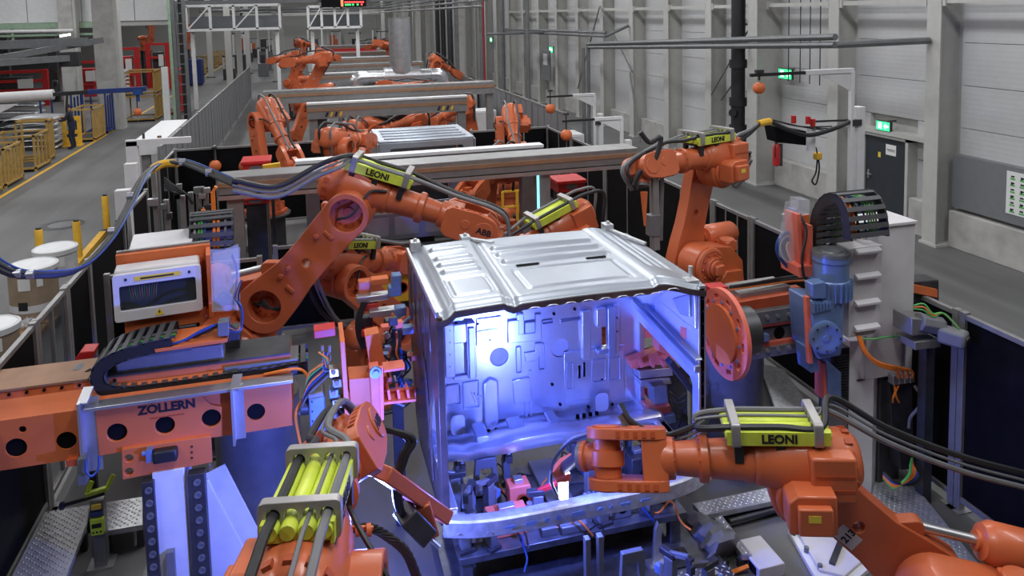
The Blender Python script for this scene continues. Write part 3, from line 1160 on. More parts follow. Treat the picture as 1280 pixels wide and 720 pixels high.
part('inner_pressing', m, 'cab_inner', cab, bev=0.02, seg=3)
m = MB()
q = [pyz(a, b, XR) for a, b in ((846, 372), (868, 366), (869, 396), (856, 392))]
m.plate(q, [], 0.03, yz(XR - 0.055))
part('inner_pressing', m, 'cab_sheet', cab, bev=0.02, seg=3)
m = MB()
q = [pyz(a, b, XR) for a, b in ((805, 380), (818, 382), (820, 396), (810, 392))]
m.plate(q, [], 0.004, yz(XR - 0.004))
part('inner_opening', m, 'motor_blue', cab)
m = MB()
q = [pyz(a, b, XR) for a, b in ((851, 408), (858, 410), (858, 424), (851, 420))]
m.plate(q, [], 0.004, yz(XR - 0.004))
part('inner_opening', m, 'pink_red', cab)

# rear wall at YB
YB = 7.10


def rx(px, py):
    q = P(px, py, Y=YB)
    return (q.x, q.z)


c1, c2 = rx(624, 446), rx(700, 435)
m = MB()
slot = rrect(rx(572, 0)[0], rx(581, 0)[0], rx(0 + 576, 463)[1], rx(576, 432)[1], 0.015)
slot2 = rrect(rx(747, 0)[0], rx(757, 0)[0], rx(750, 433)[1], rx(750, 408)[1], 0.012)
m.plate([(CX0 + 0.03, 0.84), (CX1 - 0.01, 0.84), (CX1 - 0.01, 2.5), (CX0 + 0.03, 2.5)],
        [circ(c1[0], c1[1], 0.098, 26), circ(c2[0], c2[1], 0.098, 26), slot, slot2], 0.02, xz(YB))
part('rear_wall', m, 'cab_inner', cab)


def press(pts, h=0.018, mt='cab_inner', y=None, bev=0.008):
    h *= 1.6
    m = MB()
    m.plate([rx(a, b) for a, b in pts][::-1], [], h, xz((YB if y is None else y) - h))
    return part('pressing', m, mt, cab, bev=bev)


def pr(x0, y0, x1, y1, h=0.018, mt='cab_inner', r=0.02, y=None):
    h *= 1.5
    (xa, za), (xb, zb) = rx(x0, y1), rx(x1, y0)
    m = MB()
    m.plate(rrect(min(xa, xb), max(xa, xb), min(za, zb), max(za, zb), r), [], h, xz((YB if y is None else y) - h))
    return part('pressing', m, mt, cab, bev=0.008)


def ring(x0, y0, x1, y1, w=0.014, h=0.012, r=0.03):
    h *= 1.8
    (xa, za), (xb, zb) = rx(x0, y1), rx(x1, y0)
    m = MB()
    m.plate(rrect(xa, xb, za, zb, r), [rrect(xa + w, xb - w, za + w, zb - w, max(0.006, r - w))], h, xz(YB - h))
    return part('pressing', m, 'cab_sheet', cab, bev=0.004)


pr(556, 402, 566, 470, 0.04); pr(583, 400, 593, 470, 0.04); pr(566, 402, 583, 428, 0.03); pr(566, 466, 584, 474, 0.03)
pr(585, 405, 591, 470, 0.055, 'cab_sheet', 0.01)
ring(596, 408, 624, 416); press([(595, 398), (626, 394), (626, 424), (614, 430), (595, 432)], 0.010)
ring(557, 478, 576, 508); ring(579, 474, 599, 512, r=0.02)
pr(646, 390, 654, 424, 0.02); press([(634, 400), (648, 398), (648, 416), (668, 414), (668, 392), (676, 391), (676, 424), (634, 428)], 0.02)
press([(655, 402), (668, 400), (668, 414), (655, 416)], 0.02, 'cab_sheet')
ring(645, 432, 651, 466, 0.008, r=0.012); ring(673, 428, 680, 462, 0.008, r=0.012)
press([(655, 440), (668, 438), (668, 428), (678, 427), (678, 436), (670, 450), (656, 452)], 0.014)
ring(700, 396, 728, 402); ring(677, 398, 691, 405, 0.008, r=0.012)
pr(726, 385, 736, 448, 0.035); pr(744, 382, 756, 408, 0.03); pr(757, 380, 766, 444, 0.05, 'cab_sheet'); pr(766, 378, 772, 440, 0.03)
pr(744, 432, 758, 440, 0.05, 'cab_sheet', 0.012)
ring(739, 446, 757, 478); ring(760, 444, 775, 476, r=0.02); ring(708, 452, 716, 486, 0.008, r=0.012)
pr(728, 452, 731, 470, 0.012); pr(722, 456, 725, 472, 0.012)
press([(704, 440), (736, 436), (780, 430), (780, 490), (770, 496), (720, 500), (706, 506)], 0.008)
press([(603, 478), (612, 470), (622, 474), (624, 520), (618, 540), (604, 540)], 0.022, 'cab_inner', bev=0.02)
for k in range(6):
    press([(588 + k * 4, 490 + k * 1.5), (590 + k * 4, 489 + k * 1.5), (596 + k * 3.4, 502), (594 + k * 3.4, 503)], 0.012, bev=0.003)
press([(640, 474), (662, 470), (664, 500), (642, 504)], 0.016); pr(662, 462, 664, 540, 0.012, r=0.004)
pr(656, 470, 658, 540, 0.012, r=0.004)
m = MB()
for (a, b) in ((562, 412), (570, 404), (597, 404), (612, 424), (692, 392), (718, 386), (648, 485), (690, 480), (560, 455), (700, 505), (752, 474), (765, 505), (735, 508)):
    x, z = rx(a, b)
    m.cyl((x, YB - 0.018, z), (x, YB + 0.002, z), 0.014, n=10)
stuff(part('punched_holes', m, 'black_void', cab))
m = MB()
for (a, b) in ((561, 410), (561, 425), (561, 440), (561, 455), (588, 408), (588, 430), (588, 455), (760, 390), (760, 405), (760, 420), (769, 395), (769, 412)):
    x, z = rx(a, b)
    m.cyl((x, YB - 0.062, z), (x, YB - 0.04, z), 0.007, n=8)
stuff(part('spot_welds', m, 'dark_steel', cab))
# grey plugs behind the two round holes and dark oval openings
for (x, z) in (c1, c2):
    m = MB()
    m.cyl((x, YB + 0.022, z), (x, YB + 0.03, z), 0.13, n=24)
    part('rear_cover_plate', m, 'sealer', cab)
for (a, b) in ((570, 525), (748, 497)):
    x, z = rx(a, b)
    m = MB()
    m.plate(rrect(x - 0.07, x + 0.07, z - 0.10, z + 0.10, 0.05, 5), [], 0.006, xz(YB - 0.10))
    part('foam_plug', m, 'sealer', cab)
# stepped floor shelf below the rear wall
prof = [(YB, 0.92), (YB - 0.06, 0.88), (YB - 0.16, 0.90), (YB - 0.30, 0.98), (YB - 0.46, 1.015), (YB - 0.51, 1.00), (YB - 0.53, 0.93)]
vs, fs = [], []
NXS = 60
for i in range(NXS + 1):
    x = CX0 + 0.04 + (CX1 - CX0 - 0.06) * i / NXS
    u = (x - 1.95)
    hump = 0.07 * math.exp(-(u / 0.36) ** 4)
    dz = 0.03 * math.exp(-((x - 1.28) / 0.10) ** 2)
    for k, (y, z) in enumerate(prof):
        vs.append((x, y - (0.08 * math.exp(-(u / 0.45) ** 4) if k > 2 else 0), z + hump * (1 if 1 < k < 6 else 0.5) - dz * (1 if k > 1 else 0)))
K = len(prof)
for i in range(NXS):
    for k in range(K - 1):
        a = i * K + k
        fs.append((a, a + 1, a + K + 1, a + K))
m = MB(); m.add(vs, fs)
o = part('floor_shelf', m, 'cab_inner', cab, ang=50)
so = o.modifiers.new('thick', 'SOLIDIFY'); so.thickness = 0.012
for (a, b, w) in ((645, 552, 0.14), (600, 548, 0.12), (690, 540, 0.1)):
    x = P(a, b, Y=YB - 0.25).x
    m = MB()
    m.box(x - w / 2, x + w / 2, YB - 0.40, YB - 0.14, 0.985, 1.04)
    part('seat_mount', m, 'cab_sheet', cab, bev=0.012)
m = MB()
for k, a in enumerate((722, 730, 738, 746, 610, 620)):
    x = P(a, 515, Y=YB - 0.1).x
    m.cyl((x, YB - 0.1, 0.88), (x, YB - 0.1, 0.92), 0.02, n=8)
stuff(part('studs', m, 'black_void', cab))
# sills left and right, front crossmember
m = MB()
m.bar((CX0 + 0.07, CYF + 0.05, 0.92), (CX0 + 0.07, 7.1, 0.92), 0.14, 0.10)
part('sill', m, 'cab_inner', cab, bev=0.015)
m = MB()
m.bar((CX1 - 0.06, CYF + 0.05, 0.90), (CX1 - 0.06, 7.1, 0.90), 0.12, 0.10)
part('sill', m, 'cab_inner', cab, bev=0.015)


def bump_y(x):
    u = (x - 2.08) / 1.17
    return CYF - 0.12 + 0.12 * abs(u) ** 5


vs, fs = [], []
sec = [(0.10, 1.00), (0.015, 1.0), (0.0, 0.985), (0.0, 0.86), (0.015, 0.845), (0.06, 0.845)]
NB = 48
for i in range(NB + 1):
    x = CX0 + 0.005 + (CX1 - CX0 - 0.02) * i / NB
    u = (x - 2.08) / 1.17
    lift = 0.0
    for (dy, z) in sec:
        vs.append((x, bump_y(x) + dy, z - 0.085 + lift))
K = len(sec)
for i in range(NB):
    for k in range(K - 1):
        a = i * K + k
        fs.append((a, a + 1, a + K + 1, a + K))
m = MB(); m.add(vs, fs)
o = part('front_crossmember', m, 'galvanised', cab, ang=30)
so = o.modifiers.new('thick', 'SOLIDIFY'); so.thickness = 0.015
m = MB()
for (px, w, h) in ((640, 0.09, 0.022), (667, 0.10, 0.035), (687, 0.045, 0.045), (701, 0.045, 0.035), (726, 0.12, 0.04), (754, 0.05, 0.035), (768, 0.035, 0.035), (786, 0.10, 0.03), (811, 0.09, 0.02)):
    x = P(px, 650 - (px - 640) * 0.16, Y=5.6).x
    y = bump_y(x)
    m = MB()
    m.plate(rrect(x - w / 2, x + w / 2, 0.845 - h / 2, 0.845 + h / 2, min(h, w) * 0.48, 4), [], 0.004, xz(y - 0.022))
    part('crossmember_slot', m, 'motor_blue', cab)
m = MB()
for x in (1.02, 1.25, 3.15, 2.95, 1.9, 2.45):
    m.cyl((x, bump_y(x) - 0.022, 0.82), (x, bump_y(x) - 0.014, 0.82), 0.009, n=8)
stuff(part('crossmember_bolts', m, 'aluminium', cab))


# ------------------------------------------------------------------ the robots of the cell
RA, MA5 = robot('large orange robot reaching over the back of the cab roof beside the glazed console', (-0.905, 9.3, 0.817), -0.257, 0.755, -0.325, roll=0.0, bend=-0.5, ped=0.71, sc=1.15,
                hose_in=[P(290, 232, Y=8.0), P(345, 240, Y=8.1), P(395, 215, Y=8.2), P(425, 203, Y=8.3)])
RB, MB5 = robot('tall orange robot with upright arm behind the right corner of the cab', (5.126, 8.92, 0.918), 3.467, -0.26, 0.0, roll=0.3, bend=-1.3, ped=0.918,
                hose_in=[P(940, 195, Y=9.3), P(920, 230, Y=9.6), P(908, 200, Y=9.5), P(905, 165, Y=9.3)])
RD, MD5 = robot('orange robot stretching its forearm and welding head across the front crossmember', (4.49, 4.04, 0.03), 2.75, 0.872, -0.045, roll=2.0, bend=0.35, ped=None,
                hose_in=[P(1290, 604, Y=4.3), P(1200, 580, Y=4.3), P(1110, 545, Y=4.35), P(1042, 508, Y=4.45)],
                hose_out=[P(880, 535, Y=4.75), P(830, 552, Y=4.9), P(790, 535, Y=5.0), P(775, 512, Y=5.1)])
RC, MC5 = robot('orange robot seen from above with yellow hose pack at the left cab corner', (-0.052, 3.24, 0.262), 1.376, -0.128, -0.124, roll=-0.5, bend=-0.6, ped=0.262)
RE, ME5 = robot('orange robot half hidden between the large robot and the cab side', (0.69, 9.81, 0.03), 0.70, -0.74, -0.25, bend=0.2, ped=0.03)

# number plate and yellow marking on the welding robot's lower arm (its left face)
_la = [c for c in RD.children if c.name.startswith('lower_arm')][0]
m = MB(); m.box(0.075, 0.19, -0.0895, -0.086, A2 - 0.70, A2 - 0.52)
_np = part('number_plate', m, 'cabinet_grey', RD, M=_la.matrix_basis.copy())
text('lettering', '213', 0.075, 'ink', _np, TM((0.12, -0.0855, A2 - 0.61)) @ Matrix.Rotation(PI, 4, 'Z') @ Matrix.Rotation(PI / 2, 4, 'X'), ext=0.001, bold=0.003, local=True)
m = MB(); m.box(-0.205, -0.198, -0.25, -0.10, A2 - 0.42, A2 - 0.22)
part('warning_label', m, 'sticker_yellow', RD, M=_la.matrix_basis.copy())


# ------------------------------------------------------------------ helpers for machines
def chain(label, path, side, nr, band=0.07, cat='cable chain', cables=(), name='energy_chain', root=None, flip=1):
    """energy chain along a smooth path; side is the vector across the chain"""
    pts = catmull(path, 6)
    L = [0]
    for a, b in zip(pts, pts[1:]):
        L.append(L[-1] + (b - a).length)
    side = Vector(side)
    lo = min(pts, key=lambda q: q.z)
    t = thing(name, label, cat, lo)

    def at(s):
        for i in range(len(L) - 1):
            if s <= L[i + 1] + 1e-9:
                u = (s - L[i]) / max(1e-9, L[i + 1] - L[i])
                return pts[i].lerp(pts[i + 1], u), (pts[i + 1] - pts[i]).normalized()
        return pts[-1], (pts[-1] - pts[-2]).normalized()
    sn = side.normalized()
    for k, off in enumerate((Vector((0, 0, 0)), side)):
        b = MB()
        n = 60
        vs, fs = [], []
        for i in range(n + 1):
            p, d = at(L[-1] * i / n)
            nn = sn.cross(d).normalized()
            for (a, c) in ((-0.5, 0), (0.5, 0), (0.5, 1), (-0.5, 1)):
                vs.append(p + off + nn * band * a + sn * 0.018 * c)
        for i in range(n):
            for j in range(4):
                l = (j + 1) % 4
                fs.append((i * 4 + j, i * 4 + l, i * 4 + 4 + l, i * 4 + 4 + j))
        fs += [(3, 2, 1, 0), tuple(n * 4 + j for j in range(4))]
        b.add(vs, fs)
        part('side_band', b, 'black_rubber', t, label='black side band of the chain')
    rm = MB()
    rm.box(-0.022, 0.022, 0, side.length + 0.018, -0.008, 0.008)
    rme = rm.mesh('rung', 'rung_grey')
    for i in range(nr):
        p, d = at(L[-1] * (i + 0.5) / nr)
        nn = sn.cross(d).normalized()
        for sgn in (1, -1):
            M = Matrix((d, sn, d.cross(sn))).transposed().to_4x4()
            M.translation = p + nn * sgn * band * 0.46
            put('rung', rme, t, ROOTINV[t.name] @ M)
    for (u, r, mm) in cables:
        b = MB()
        b.tube([at(L[-1] * i / 24)[0] + side * u for i in range(25)], r, 6, raw=True)
        part('cable', b, mm, t)
    return t


def boltrow(parent, name, p, q, n, r=0.014, h=0.012, ax=(0, -1, 0), m='aluminium'):
    p, q = Vector(p), Vector(q)
    b = MB()
    for i in range(n):
        c = p.lerp(q, i / max(1, n - 1))
        b.cyl(c, c + Vector(ax) * h, r, n=8)
    return stuff(part(name, b, m, parent))


# ------------------------------------------------------------------ left positioner: long orange beam
YF = 6.90
lb = thing('positioner_beam', 'long orange hollow beam with round holes entering beside the black fence', 'beam', (-1.7, 7.2, 1.33))
xL, xR = -3.4, -0.26


def hx(px, py, Y=YF):
    q = P(px, py, Y=Y)
    return q.x, q.z


m = MB()
ho = [circ(*hx(20, 560), 0.082, 24), circ(*hx(83, 551), 0.078, 24), circ(*hx(28, 537), 0.030, 16), circ(*hx(320, 515), 0.078, 24)]
m.plate([(xL, 1.33), (xR, 1.33), (xR, 1.75), (xL, 1.75)], ho, 0.02, xz(YF))
part('front_web', m, 'orange_frame', lb)
m = MB()
m.plate([(6.935, 1.33), (7.50, 1.33), (7.50, 1.93), (7.06, 1.93), (7.06, 1.86), (6.935, 1.765), (6.90, 1.752), (6.935, 1.745)], [], xR - xL, Matrix(((0, 0, 1, xL), (1, 0, 0, 0), (0, 1, 0, 0), (0, 0, 0, 1))))
part('box_girder', m, 'orange_frame', lb, bev=0.004)
for h in ho:
    cx = sum(a for a, b in h) / len(h); cz = sum(b for a, b in h) / len(h)
    m = MB(); m.cyl((cx, YF + 0.021, cz), (cx, YF + 0.032, cz), max(a for a, b in h) - cx, n=24)
    part('web_hole', m, 'black_void', lb)
m = MB(); m.box(xL, -1.93, 7.05, 7.48, 1.93, 1.95)
part('rail_top', m, 'oak_brown', lb)
m = MB(); m.box(-1.93, xR, 7.05, 7.48, 1.93, 1.945)
part('slide_bed', m, 'dark_steel', lb)
m = MB()
for i in range(8):
    x = P(-10 + i * 22, 508 - i * 3, Y=7.05).x
    m.cyl((x, 7.045, 1.90), (x, 7.06, 1.90), 0.013, n=8)
stuff(part('flange_holes', m, 'black_void', lb))
# moving carriage with the maker's plate
zc = thing('positioner_carriage', 'pink-lit orange carriage plate lettered in black riding on the long beam', 'carriage', (-1.35, 6.8, 1.08))
m = MB()
pts = [hx(118, 509, 6.86), hx(124, 570, 6.86), hx(277, 545, 6.86), hx(277, 509, 6.86), hx(263, 507, 6.86), hx(252, 495, 6.86)]
zh = [circ(*hx(146, 541, 6.86), 0.080, 24), circ(*hx(206, 532, 6.86), 0.080, 24), circ(*hx(264, 523, 6.86), 0.080, 24)]
m.plate(pts, zh, 0.03, xz(6.86))
part('front_plate', m, 'orange_frame', zc, bev=0.004)
for h in zh:
    cx = sum(a for a, b in h) / len(h); cz = sum(b for a, b in h) / len(h)
    m = MB(); m.cyl((cx, 6.885, cz), (cx, 6.895, cz), 0.079, n=24)
    part('plate_hole', m, 'black_void', zc)
tx = P(209, 509, Y=6.86)
text('lettering', 'ZOLLERN', 0.105, 'ink', zc, TM((tx.x, 6.858, tx.z)) @ Matrix.Rotation(PI / 2, 4, 'X'), bold=0.004)
m = MB(); m.box(tx.x - 0.14, tx.x + 0.13, 6.856, 6.86, tx.z - 0.082, tx.z - 0.074)
part('underline', m, 'dark_orange', zc)
m = MB(); m.box(tx.x - 0.14, tx.x - 0.08, 6.856, 6.86, tx.z + 0.055, tx.z + 0.062); m.box(tx.x - 0.14, tx.x - 0.10, 6.856, 6.86, tx.z + 0.062, tx.z + 0.075)
part('maker_mark', m, 'ink', zc)
m = MB()
a, b = P(105, 509, Y=6.84), P(366, 471, Y=6.84)
m.box(a.x, b.x, 6.80, 6.94, a.z - 0.03, a.z)
part('top_rail', m, 'aluminium', zc, bev=0.004)
for (x0, x1, y0, y1) in ((104, 120, 500, 596), (292, 303, 484, 555)):
    m = MB()
    p0 = P(x0, y1, Y=6.80); p1 = P(x1, y0, Y=6.80)
    m.box(p0.x, p0.x + 0.02, 6.76, 6.88, p0.z, p1.z); m.box(p0.x, p1.x, 6.87, 6.89, p0.z, p1.z)
    m.bar((p0.x + 0.03, 6.80, p1.z - 0.02), (p0.x + 0.05, 6.95, p1.z + 0.05), 0.08, 0.02)
    part('rail_bracket', m, 'aluminium', zc)
m = MB()
pb = [hx(152, 562, 6.82), hx(153, 600, 6.82), hx(265, 578, 6.82), hx(263, 545, 6.82)]
m.plate(pb, [circ(*hx(161, 573, 6.82), 0.035, 16), circ(*hx(161, 590, 6.82), 0.035, 16)], 0.05, xz(6.82))
part('lower_bracket', m, 'orange_frame', zc, bev=0.004)
m = MB(); q0 = P(192, 578, Y=6.79); q1 = P(222, 558, Y=6.79)
m.box(q0.x, q1.x, 6.74, 6.83, q0.z, q1.z)
part('valve_block', m, 'black_rubber', zc, bev=0.02)
m = MB(); m.box(q0.x - 0.05, q0.x, 6.76, 6.82, q0.z + 0.02, q1.z + 0.02); m.cyl((q0.x - 0.08, 6.78, q0.z + 0.1), (q0.x, 6.78, q0.z + 0.1), 0.02, n=10)
part('fitting', m, 'motor_blue', zc)
boltrow(zc, 'bracket_bolts', P(240, 558, Y=6.82), P(240, 572, Y=6.82), 3, 0.008, m='ink')

# bolted lift column with white gusset
cl = thing('lift_column', 'white steel column with two bolted guide rails below the carriage', 'column', (-1.2, 7.0, 0))
c0, c1_ = P(193, 640, Y=6.80).x, P(233, 640, Y=6.80).x
m = MB(); m.box(c0, c1_, 6.80, 7.20, 0.02, 1.15)
part('post', m, 'white_paint', cl, bev=0.006)
m = MB(); m.box(c0 - 0.2, c1_ + 0.3, 6.7, 7.3, 0, 0.02)
part('base_plate', m, 'machine_grey', cl)
for (pa, pb_) in ((176, 192), (234, 256)):
    a, b = P(pa, 600, Y=6.76).x, P(pb_, 600, Y=6.76).x
    m = MB(); m.box(a, b, 6.76, 6.86, 0.03, 1.10)
    g = part('guide_rail', m, 'dark_steel', cl, bev=0.004)
    for k in range(8):
        m = MB(); z = 1.03 - k * 0.115
        m.lathe([(0.030, 0), (0.030, 0.012), (0.018, 0.012), (0.018, 0.004)], TM((a + (b - a) * 0.55, 6.76, z)) @ frame((0, -1, 0)), 12)
        sub('rail_bolt', m, 'machine_grey', g)
m = MB(); x = P(213, 680, Y=6.78).x
m.box(x - 0.03, x + 0.03, 6.74, 6.80, 0.03, 0.45)
part('cable_duct', m, 'hose_grey', cl)
m = MB()
g0 = P(258, 640, Y=6.85).x
m.plate([(g0, 0.02), (g0 + 0.36, 0.02), (g0 + 0.34, 0.12), (g0 + 0.02, 0.95), (g0, 0.95)], [], 0.03, xz(6.9))
m.plate([(g0, 0.02), (g0 + 0.36, 0.02), (g0 + 0.34, 0.12), (g0 + 0.02, 0.95), (g0, 0.95)], [], 0.03, xz(7.14))
m.bar((g0 + 0.02, 7.03, 0.95), (g0 + 0.34, 7.03, 0.1), 0.28, 0.02, up=(0, 1, 0))
part('gusset', m, 'white_paint', cl, bev=0.004)

# big steel drums
def drum(px0, px1, ybase, Yc, z1, label):
    x0, x1 = P(px0, 620, Y=Yc).x, P(px1, 620, Y=Yc).x
    r, cx = (x1 - x0) / 2, (x0 + x1) / 2
    t = thing('steel_drum', label, 'drum', (cx, Yc, 0), 'round steel pedestals of the positioners')
    m = MB(); m.lathe([(r, 0.05), (r, z1)], TM((cx, Yc, 0)), 40)
    part('shell', m, 'machine_grey', t)
    m = MB(); m.lathe([(r + 0.06, 0), (r + 0.06, 0.05), (r, 0.06)], TM((cx, Yc, 0)), 40)
    part('foot_ring', m, 'dark_steel', t)
    m = MB(); bolts(m, (cx, Yc, 0.05), r + 0.035, 20, (0, 0, 1), 0.012, 0.014)
    stuff(part('ring_bolts', m, 'aluminium', t))
    return t


drum(273, 380, 690, 7.75, 1.28, 'grey round steel pedestal under the orange beam')
drum(868, 946, 612, 7.30, 1.45, 'blue-lit round steel pedestal behind the welding robot forearm')

# energy chain lying on the beam, U turned
pth = [P(215, 430, Y=6.99), P(185, 436, Y=6.99), P(155, 444, Y=6.99), P(130, 456, Y=6.99), P(121, 472, Y=6.99), P(130, 487, Y=6.99), P(160, 491, Y=6.99), P(230, 483, Y=6.99), P(300, 472, Y=6.99), P(385, 459, Y=6.99)]
chain('black energy chain looped in a flat U on the orange beam', pth, (0, 0.38, 0), 30, 0.11,
      cables=((0.25, 0.014, 'cable_orange'), (0.4, 0.016, 'cable_blue'), (0.55, 0.014, 'cable_green'), (0.75, 0.02, 'hose_grey')))
# upright chain behind the console
pth = [P(266, 326, Y=8.05), P(266, 300, Y=8.05), P(266, 282, Y=8.1), P(266, 271, Y=8.25), P(267, 268, Y=8.45), P(268, 276, Y=8.62), P(268, 300, Y=8.65)]
chain('arched energy chain with green and orange cables behind the glazed console', [q + Vector((-0.22, 0, 0)) for q in pth], (0.40, 0, 0), 15, 0.07,
      cables=((0.12, 0.013, 'sealer'), (0.22, 0.012, 'cable_green'), (0.29, 0.012, 'cable_green'), (0.36, 0.012, 'cable_blue'), (0.58, 0.016, 'cable_orange'), (0.68, 0.016, 'cable_orange'), (0.85, 0.014, 'hose_grey')))

# cable tray with hoses
t = thing('cable_tray', 'orange sheet metal tray carrying bundled cables beside the chain loop', 'tray', P(240, 440, Y=7.0))
m = qplate([(193, 437), (194, 441), (284, 428), (284, 424)], 6.98, 0.4)
part('tray', m, 'orange_frame', t, bev=0.003)
for k, mm in enumerate(('cable_blue', 'black_rubber', 'black_rubber', 'hose_grey', 'cable_green', 'black_rubber')):
    m = MB()
    y = 7.02 + k * 0.05
    m.tube([P(200, 434, Y=y), P(228, 426 + k, Y=y), P(250, 414 + 2 * k, Y=y), P(272, 405 + k, Y=y + 0.05), P(288, 402, Y=y + 0.1)], 0.012, 7)
    part('cable', m, mm, t)
m = qplate([(272, 404), (272, 421), (286, 420), (286, 402)], 7.0, 0.12)
part('terminal_box', m, 'machine_grey', t, bev=0.006)
for k in range(5):
    m = MB()
    m.tube([P(286, 405 + 2 * k, Y=7.05), P(297 + k, 412, Y=7.05), P(302, 400 - 4 * k, Y=7.1), P(298 - k, 372, Y=7.15), P(302, 350, Y=7.2)], 0.010, 6)
    part('cable', m, ('black_rubber', 'cable_blue', 'cable_orange', 'black_rubber', 'cable_blue')[k], t)
# slide housing under the tray
t = thing('linear_slide', 'grey extruded slide housing above the lower chain run', 'slide', P(220, 460, Y=7.2))
m = qplate([(144, 447), (146, 470), (280, 452), (278, 430)], 7.10, 0.28); part('housing', m, 'alu_profile', t, bev=0.01)
m = qplate([(144, 447), (144, 452), (240, 438), (240, 433)], 7.08, 0.02); part('cover_strip', m, 'machine_grey', t)
m = qplate([(280, 460), (281, 474), (373, 461), (373, 448)], 7.02, 0.30); part('end_housing', m, 'machine_grey', t, bev=0.006)
m = qplate([(270, 418), (275, 460), (300, 456), (300, 412)], 7.3, 0.2); part('motor_cover', m, 'dark_steel', t, bev=0.01)

# glazed console
cp = P(200, 395, Y=7.45)
cw = thing('glazed_console', 'light grey console with dark glazed door and yellow label strip', 'console', (cp.x, 7.45, cp.z), rz=0.12)


def LC(x0, x1, y0, y1, z0, z1):
    b = MB(); b.box(x0, x1, y0, y1, z0, z1); return b


I4 = Matrix.Identity(4)
part('case', LC(-0.36, 0.36, 0.03, 0.26, 0.02, 0.46), 'cabinet_grey', cw, bev=0.02, M=I4)
fr = MB()
fr.plate(rrect(-0.37, 0.37, 0.0, 0.44, 0.03), [rrect(-0.32, 0.32, 0.10, 0.33, 0.02)], 0.05, xz(-0.02))
part('door_frame', fr, 'cabinet_grey', cw, bev=0.008, M=I4)
part('glass_pane', LC(-0.325, 0.325, 0.0, 0.012, 0.095, 0.335), 'window_glass', cw, M=I4)
part('inside_panel', LC(-0.32, 0.32, 0.022, 0.03, 0.095, 0.335), 'black_void', cw, M=I4)
part('label_strip', LC(-0.19, 0.20, -0.024, -0.02, 0.365, 0.405), 'sticker_yellow', cw, M=I4)
part('label_print', LC(-0.14, 0.14, -0.026, -0.024, 0.378, 0.392), 'ink', cw, M=I4)
ws = MB(); ws.plate([(-0.04, 0.02), (0.04, 0.02), (0.0, 0.09)], [], 0.003, xz(-0.024))
part('warning_sign', ws, 'sticker_yellow', cw, M=I4)
ws = MB(); ws.plate([(-0.008, 0.035), (0.012, 0.05), (0.002, 0.052), (0.008, 0.072), (-0.012, 0.052), (0.0, 0.05)], [], 0.002, xz(-0.0265))
part('warning_mark', ws, 'ink', cw, M=I4)
for x, z in ((-0.26, 0.39), (0.27, 0.385)):
    b = MB(); b.cyl((x, -0.03, z), (x, -0.02, z), 0.012, n=10)
    part('lock', b, 'ink', cw, M=I4)
for k in range(12):
    b = MB(); b.tube([(-0.24 + k * 0.022, 0.016, 0.325), (-0.235 + k * 0.02, 0.014, 0.27), (-0.22 + k * 0.018, 0.016, 0.16 + 0.01 * (k % 3))], 0.004, 5)
    part('wire', b, ('cable_green', 'cable_orange', 'sealer')[k % 3], cw, M=I4)
part('back_frame', LC(-0.36, 0.46, 0.27, 0.33, -0.10, 0.54), 'orange_frame', cw, M=I4, bev=0.004)
part('side_plate', LC(0.42, 0.46, -0.02, 0.30, -0.10, 0.52), 'orange_frame', cw, M=I4, bev=0.004)
part('bottom_support', LC(-0.30, 0.40, 0.05, 0.26, -0.14, 0.0), 'orange_frame', cw, M=I4, bev=0.004)
part('foot_block', LC(-0.30, 0.30, 0.02, 0.25, -0.22, -0.14), 'dark_steel', cw, M=I4, bev=0.01)
part('rear_cabinet', LC(-0.26, 0.30, 0.33, 0.95, 0.0, 0.55), 'cabinet_grey', cw, M=I4, bev=0.008)
part('rear_rail', LC(-0.36, 0.46, 0.33, 0.37, 0.50, 0.56), 'alu_profile', cw, M=I4, bev=0.004)
# clear plastic sleeve at the console side
q = P(281, 390, Y=7.25)
t = thing('plastic_sleeve', 'clear plastic sleeve hanging beside the console over blue hoses', 'plastic cover', q)
m = qplate([(263, 312), (265, 390), (299, 388), (298, 305), (280, 312)], 7.22, 0.006); part('front_sheet', m, 'clear_plastic', t)
m = qplate([(266, 316), (268, 388), (300, 386), (300, 309)], 7.34, 0.006); part('rear_sheet', m, 'clear_plastic', t)
m = MB(); m.tube([P(268, 375, Y=7.28), P(280, 366, Y=7.28), P(292, 372, Y=7.28), P(296, 340, Y=7.28), P(290, 318, Y=7.28)], 0.010, 6); part('hose', m, 'cable_blue', t)
m = qplate([(268, 372), (268, 384), (292, 381), (292, 370)], 7.27, 0.06); part('valve_island', m, 'machine_grey', t)

# cable running off to the upper left over the fence
t = thing('overhead_cable_bundle', 'thick black cable bundle swinging from the yellow saddle over the fence', 'cable', P(205, 203, Y=9.0))
for k, (r, mm) in enumerate(((0.024, 'black_rubber'), (0.022, 'black_rubber'), (0.010, 'cable_blue'))):
    m = MB()
    d = Vector((0.03 * k, 0.02 * k, 0.012 * k))
    m.tube([P(-30, 318, Y=7.0) + d, P(10, 342, Y=7.0) + d, P(50, 345, Y=7.1) + d, P(95, 338, Y=7.3) + d, P(130, 306, Y=7.6) + d, P(155, 265, Y=8.0) + d, P(175, 225, Y=8.5) + d,
            P(192, 209, Y=8.9) + d, P(208, 203, Y=9.0) + d, P(230, 205, Y=8.8) + d, P(262, 218, Y=8.4) + d, P(292, 231, Y=8.05) + d], r, 8)
    part('cable', m, mm, t)
m = MB()
m.tube([P(190, 212, Y=8.9), P(200, 206, Y=8.98), P(210, 204, Y=9.0), P(222, 204, Y=8.95)], 0.045, 8)
part('saddle', m, 'safety_yellow', t)
